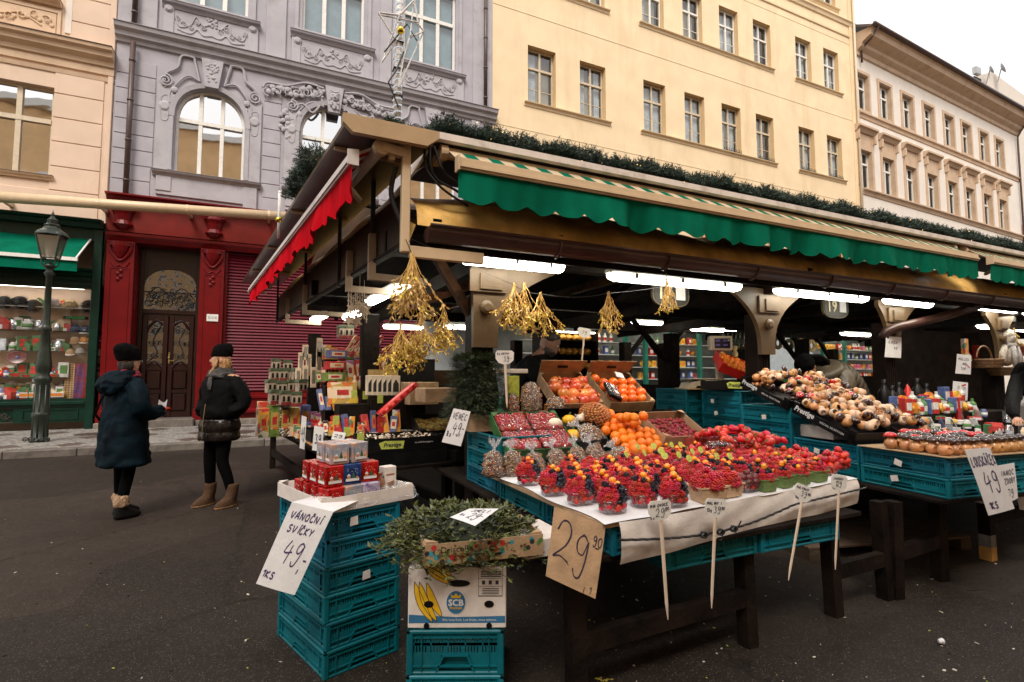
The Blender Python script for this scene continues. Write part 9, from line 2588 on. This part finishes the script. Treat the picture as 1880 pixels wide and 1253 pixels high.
# woman in teal parka, seen from behind, facing the shop door and to the right
pw=PZ(222,950,0);W1=thing('person','person in a dark teal hooded parka, black beanie and fleece-cuffed boots, back turned','person',(pw.x,pw.y,0),R(128))
standing(W1,1.62,{'l':((-.07,-.02),(-.09,.03)),'r':((.09,-.02),(.10,-.05))},{'l':((-.21,.02,1.36),(-.29,.02,1.10),(-.16,-.24,1.06)),'r':((.21,.02,1.36),(.29,.0,1.10),(.16,-.26,1.08))},('trousers','coat_teal','skin'))
b=MB();loft(b,[(0,.0,.50,.265,.22),(0,.0,.53,.262,.215),(0,.01,.70,.245,.20),(0,.01,.88,.235,.19),(0,.01,1.02,.225,.175),(0,.0,1.14,.235,.17),(0,.0,1.26,.245,.165),(0,.01,1.33,.215,.145),(0,.015,1.385,.13,.11),(0,.02,1.42,.085,.085)],28,True,.018,3);smooth_mesh(b,'coat',K.coat_teal,W1)
for sg in(-1,1):
 b=MB();b.tube([(sg*.16,.02,1.33),(sg*.235,.02,1.26),(sg*.30,.03,1.09),(sg*.27,-.06,1.02),(sg*.17,-.20,1.03),(sg*.14,-.26,1.04)],[.075,.090,.085,.080,.070,.056],14);smooth_mesh(b,'sleeve',K.coat_teal,W1)
b=MB();loft(b,[(0,.10,1.20,.05,.03),(0,.14,1.22,.15,.07),(0,.15,1.28,.19,.10),(0,.13,1.35,.185,.12),(0,.10,1.40,.16,.12),(0,.06,1.44,.12,.10),(0,.05,1.45,.09,.07)],20,True,.03,5);smooth_mesh(b,'hood',K.coat_teal,W1)
h1=head(W1,(0,-.01,1.535),R(12),.98)
b=MB();loft(b,[(0,.01,.012,.084,.102),(0,.012,.025,.092,.110),(0,.022,.075,.100,.122),(0,.04,.13,.102,.124),(0,.055,.17,.082,.10),(0,.06,.195,.04,.05),(0,.06,.2,.01,.01)],20,True,.015,2);smooth_mesh(b,'beanie',K.knit_black,h1)
b=MB();loft(b,[(0,.03,-.10,.065,.055),(0,.03,-.03,.078,.07),(0,.03,.03,.078,.075)],16,True,.05,2);smooth_mesh(b,'hair',K.hair_dark,h1)
b=MB()
for sg in(-1,1):b.tube([(sg*.032+.022*cos(t*.785),-.098,.010+.018*sin(t*.785))for t in range(9)],.0022,5);b.tube([(sg*.054,-.096,.014),(sg*.074,-.01,.014)],.0022,5)
b.build('glasses',K.steel,h1)
b=MB();loft(b,[(0,.015,1.38,.125,.12),(0,.01,1.41,.115,.115),(0,.01,1.45,.085,.09),(0,.01,1.46,.06,.07)],18,True,.05,4);smooth_mesh(b,'scarf',K.scarf_red,W1)
b=MB();b.tube([(-.13,.18,1.34),(.02,.215,1.17),(.14,.20,1.02),(.25,.10,.94)],.012,6,flat=.5);b.build('bag_strap',M('strap',(.03,.008,.006),.5,.3,20),W1)
b=MB();b.at(.27,.05,.90,0,0,R(-75)).bbox(-.07,.07,-.03,.03,-.08,.07,.025);b.at();b.build('shoulder_bag',K.boot_black,W1)
hand(W1,(-.12,-.28,1.05),(.55,-.8,.1),(0,0,1),'glove_red',1.0,.7,'glove');hand(W1,(.13,-.27,1.05),(-.5,-.8,.15),(0,0,1),'glove_red',1.0,.7,'glove')
b=MB();b.grid(lambda u,v:(-.02+.16*u,-.36-.03*sin(u*3)-.02*v,.98+.15*v+.02*sin(u*7)),6,6);o=b.build('paper_bag',K.paper,None);o.matrix_world=Matrix.Translation(W1.location)@Matrix.Rotation(R(128),4,'Z');tag(o,'crumpled white paper bag held by the person in the teal parka','paper bag')
for sg,fx,fy in((-1,-.086,.03),(1,.095,-.05)):
 b=MB();loft(b,[(fx,fy-.045,.0,.052,.128),(fx,fy-.045,.03,.054,.13),(fx,fy-.035,.065,.050,.11),(fx,fy+.01,.10,.048,.06),(fx,fy+.018,.15,.048,.052)],16,True);smooth_mesh(b,'boot',K.boot_black,W1)
 b=MB();loft(b,[(fx,fy+.018,.11,.056,.060),(fx,fy+.018,.15,.066,.068),(fx,fy+.018,.21,.066,.068),(fx,fy+.018,.235,.050,.052)],16,True,.04,3);smooth_mesh(b,'boot_cuff',K.fleece,W1)
b=MB();b.tube([(.22,-.12,.93),(.23,-.16,.87)],.008,5);b.build('tag_ribbon',M('orange_tag',(.7,.14,.02),.6),W1)
# woman in black jacket with brown boots, looking left
pw=PZ(398,928,0);W2=thing('person','blonde person in a black jacket and black beanie with brown ankle boots, hands in pockets','person',(pw.x,pw.y,0),R(-48))
standing(W2,1.70,{'l':((-.10,-.03),(-.11,-.02)),'r':((.09,-.03),(.17,.03))},{'l':((-.20,.01,1.38),(-.30,.08,1.13),(-.17,-.06,1.02)),'r':((.20,.01,1.38),(.31,.08,1.13),(.17,-.06,1.02))},('trousers','coat_black','skin'))
b=MB();loft(b,[(0,.0,.90,.225,.18),(0,.0,1.0,.225,.175),(0,.0,1.14,.215,.165),(0,.0,1.27,.235,.16),(0,.01,1.36,.21,.145),(0,.015,1.41,.13,.11),(0,.02,1.45,.085,.085)],26,True,.02,9);smooth_mesh(b,'jacket',K.coat_black,W2)
b=MB();loft(b,[(0,0,.70,.205,.165),(0,0,.705,.226,.182),(0,0,.745,.234,.188),(0,0,.79,.226,.182),(0,0,.80,.222,.178),(0,0,.81,.227,.183),(0,0,.855,.236,.19),(0,0,.90,.228,.183),(0,0,.915,.222,.178),(0,0,.95,.218,.17)],26,True,.014,11);smooth_mesh(b,'quilted_hem',K.puffer,W2)
b=MB();b.tube([(-.02,-.190,.73),(-.02,-.186,.9),(-.015,-.168,1.1)],.004,5);b.build('zip',K.brass,W2)
for sg in(-1,1):
 b=MB();b.tube([(sg*.15,.02,1.36),(sg*.235,.02,1.29),(sg*.31,.07,1.13),(sg*.29,.01,1.03),(sg*.20,-.08,1.01)],[.078,.088,.084,.078,.070],14);smooth_mesh(b,'sleeve',K.coat_black,W2)
h2=head(W2,(0,-.01,1.575),R(-48),1.0)
b=MB();loft(b,[(0,.0,.032,.080,.100),(0,.004,.042,.086,.106),(0,.010,.09,.090,.110),(0,.018,.135,.084,.102),(0,.024,.17,.062,.076),(0,.026,.185,.02,.03)],20,True,.01,2);smooth_mesh(b,'beanie',K.knit_black,h2)
b=MB()
for sg in(-1,1):b.tube([(sg*.066,-.02,.03),(sg*.078,-.035,-.03),(sg*.084,-.05,-.08),(sg*.080,-.075,-.13),(sg*.085,-.10,-.17)],[.018,.022,.026,.022,.006],8,flat=.7)
loft(b,[(0,.03,-.16,.08,.05),(0,.035,-.06,.084,.07),(0,.03,.04,.080,.078)],16,True,.04,2);smooth_mesh(b,'hair',K.hair_blond,h2)
b=MB();loft(b,[(0,.0,1.36,.15,.14),(0,-.01,1.40,.155,.14),(0,-.005,1.45,.125,.12),(0,.0,1.49,.095,.10),(0,.0,1.50,.07,.08)],20,True,.07,6);b.tube([(.02,-.14,1.40),(.03,-.17,1.32),(.05,-.17,1.24)],[.03,.035,.02],8,flat=.5);smooth_mesh(b,'scarf',K.scarf_dark,W2)
for sg,fx,fy in((-1,-.11,-.02),(1,.17,.03)):
 b=MB();loft(b,[(fx,fy-.05,.0,.058,.135),(fx,fy-.05,.02,.060,.138),(fx,fy-.05,.04,.058,.134),(fx,fy-.043,.065,.055,.118),(fx,fy-.018,.088,.052,.088),(fx,fy+.012,.105,.052,.066),(fx,fy+.02,.17,.058,.062),(fx,fy+.02,.235,.062,.066),(fx,fy+.02,.24,.05,.052)],18,True,.012,4);smooth_mesh(b,'boot',K.suede,W2)
 b=MB();loft(b,[(fx,fy-.05,.0,.062,.138),(fx,fy-.05,.02,.064,.140)],18,True);b.build('boot_sole',K.wicker,W2,True)
# seller in black leaning over behind the fruit boxes
ps_=PY(985,700,4.95);W3=thing('person','dark-clothed bearded seller bending over behind the fruit displays','person',(ps_.x-.12,5.0,0),R(62),sc=1.13)
V={'pelvis':(0,.10,.92,.16,.12),'waist':(0,.05,1.10,.15,.12),'chest':(0,-.06,1.30,.18,.13),'neck':(0,-.15,1.44,.06,.06),'skull':(0,-.20,1.50,.05,.05)}
for sg,k in((-1,'l'),(1,'r')):V.update({'hip'+k:(sg*.1,.08,.86,.10,.1),'knee'+k:(sg*.1,.05,.48,.065,.07),'ankle'+k:(sg*.1,.08,.09,.045,.05),'toe'+k:(sg*.1,-.06,.04,.04,.03),'shoulder'+k:(sg*.21,-.07,1.37,.075,.075),'elbow'+k:(sg*.27,-.20,1.14,.058,.058),'wrist'+k:(sg*.16,-.42,1.10,.035,.033)})
E_=[('pelvis','waist'),('waist','chest'),('chest','neck'),('neck','skull')]
for k in 'lr':E_+=[('pelvis','hip'+k),('hip'+k,'knee'+k),('knee'+k,'ankle'+k),('ankle'+k,'toe'+k),('chest','shoulder'+k),('shoulder'+k,'elbow'+k),('elbow'+k,'wrist'+k)]
skin_body(W3,V,E_,('trousers','coat_black','skin_dark'),lambda c:0 if c.z<.9 else(1 if c.z<1.43 else 2))
b=MB();loft(b,[(0,.06,.85,.20,.16),(0,.05,1.05,.20,.16),(0,-.02,1.22,.23,.17),(0,-.07,1.34,.22,.16),(0,-.12,1.42,.13,.11),(0,-.14,1.45,.08,.08)],22,True,.02,5);smooth_mesh(b,'jacket',K.coat_black,W3)
for sg in(-1,1):
 b=MB();b.tube([(sg*.16,-.06,1.35),(sg*.23,-.08,1.30),(sg*.285,-.2,1.13),(sg*.19,-.38,1.10)],[.08,.09,.075,.055],12);smooth_mesh(b,'sleeve',K.coat_black,W3);hand(W3,(sg*.16,-.42,1.10),(-sg*.2,-.9,-.2),(0,0,1),'skin_dark',1.0,.6)
h3=head(W3,(0,-.24,1.545),0,1.0,'skin_dark',R(28))
b=MB();loft(b,[(0,-.02,-.125,.040,.045),(0,-.028,-.10,.052,.058),(0,-.022,-.075,.063,.076),(0,-.012,-.045,.067,.080)],16,True,.02,3);b.build('beard',K.hair_dark,h3,True)
b=MB();loft(b,[(0,.02,.02,.078,.088),(0,.015,.06,.078,.094),(0,.01,.10,.062,.08),(0,.01,.13,.02,.03)],16,True,.03,3);b.build('hair',K.hair_dark,h3,True)
# person bent forward in a quilted brown jacket
pb2=PY(1530,735,4.0);W4=thing('person','person bent forward in a quilted olive jacket behind the nutcracker heap','person',(pb2.x+.15,4.1,0),R(-80),sc=1.16)
V={'pelvis':(0,.25,.88,.17,.14),'waist':(0,.08,1.08,.16,.14),'chest':(0,-.20,1.24,.18,.14),'neck':(0,-.40,1.28,.065,.065),'skull':(0,-.50,1.27,.06,.06)}
for sg,k in((-1,'l'),(1,'r')):V.update({'hip'+k:(sg*.1,.24,.82,.10,.1),'knee'+k:(sg*.1,.10,.46,.065,.07),'ankle'+k:(sg*.1,.15,.09,.045,.05),'toe'+k:(sg*.1,.0,.04,.04,.03),'shoulder'+k:(sg*.21,-.27,1.26,.075,.075),'elbow'+k:(sg*.25,-.34,1.0,.058,.058),'wrist'+k:(sg*.15,-.50,.95,.035,.033)})
skin_body(W4,V,E_,('trousers','quilt','skin_dark'),lambda c:0 if c.z<.82 else 1)
for k in range(9):
 t=k/8;y=.30-.62*t;z=.95+.30*sin(t*1.55);r=.205+.025*sin(t*3);tl_=R(62)-t*R(48)
 b=MB();n=20;m4=Matrix.Translation((0,y,z))@Matrix.Rotation(R(90)-tl_*.0-(R(25)+R(60)*t)*.0-R(38)+R(0)-t*R(20),4,'X');vs=[]
 for(dz,q)in((-.055,.86),(-.04,.97),(0,1.03),(.04,.97),(.055,.86)):
  for j in range(n):a=2*math.pi*j/n;vs.append(m4@Vector((r*1.18*q*cos(a),r*.92*q*sin(a),dz)))
 b.add([tuple(p)for p in vs],[(i*n+j,i*n+(j+1)%n,(i+1)*n+(j+1)%n,(i+1)*n+j)for i in range(4)for j in range(n)]+[tuple(range(n)),tuple(range(4*n,5*n))]);smooth_mesh(b,'quilted_band',K.quilt,W4)
for sg in(-1,1):
 b=MB();b.tube([(sg*.15,-.22,1.25),(sg*.24,-.27,1.20),(sg*.27,-.34,1.02),(sg*.18,-.46,.97)],[.09,.10,.085,.06],12);smooth_mesh(b,'sleeve',K.quilt,W4);hand(W4,(sg*.15,-.50,.95),(-sg*.2,-.9,-.2),(0,0,1),'skin',1.0,.6)
h4=head(W4,(0,-.55,1.30),0,1.0,'skin',R(60));b=MB();loft(b,[(0,.01,-.02,.088,.105),(0,.01,.05,.092,.110),(0,.01,.10,.078,.095),(0,.01,.14,.03,.04)],16,True,.03,3);smooth_mesh(b,'beanie',K.knit_black,h4)
b=MB();loft(b,[(0,-.30,1.30,.10,.12),(0,-.36,1.36,.13,.14),(0,-.42,1.40,.12,.12),(0,-.44,1.42,.06,.07)],16,True,.05,3);smooth_mesh(b,'hood',K.coat_black,W4)
# customer at the right border: head and one hand in view
ph_=PY(1890,640,3.05);W5=thing('person','customer in dark clothes and black hat cut by the right border','person',(ph_.x+.42,3.05,0),R(-75))
standing(W5,1.92,{'l':((-.09,0),(-.09,.02)),'r':((.09,0),(.1,.02))},{'l':((-.21,.0,1.36),(-.26,-.10,1.12),(-.2,-.34,.98)),'r':((.21,0,1.36),(.27,.05,1.1),(.2,-.1,.95))},('trousers','coat_black','skin'))
h5=head(W5,(-.05,-.36,1.745),0,1.12);b=MB();loft(b,[(0,.0,.010,.086,.106),(0,.004,.04,.092,.112),(0,.008,.09,.092,.110),(0,.015,.135,.074,.09),(0,.02,.155,.03,.04)],20,True,.01,2);smooth_mesh(b,'hat',K.knit_black,h5)
hp=PY(1868,770,2.75);hw_=W5.matrix_world
W5i=(Matrix.Translation(W5.location)@Matrix.Rotation(R(-75),4,'Z')).inverted();lp_=W5i@hp
b=MB();b.tube([(-.22,.0,1.50),(-.30,-.10,1.25),tuple(lp_+Vector((-.06,.16,.06))),tuple(lp_+Vector((-.01,.05,.01)))],[.09,.08,.06,.045],12);smooth_mesh(b,'sleeve',K.coat_black,W5)
hand(W5,lp_,(.05,-1,-.25),(0,.1,1),'skin',1.05,.45)
b=MB();loft(b,[(0,.0,.95,.22,.18),(0,.0,1.2,.23,.17),(0,.0,1.45,.25,.165),(0,.01,1.54,.21,.145),(0,.015,1.6,.12,.11)],22,True,.02,9);smooth_mesh(b,'jacket',K.coat_black,W5)
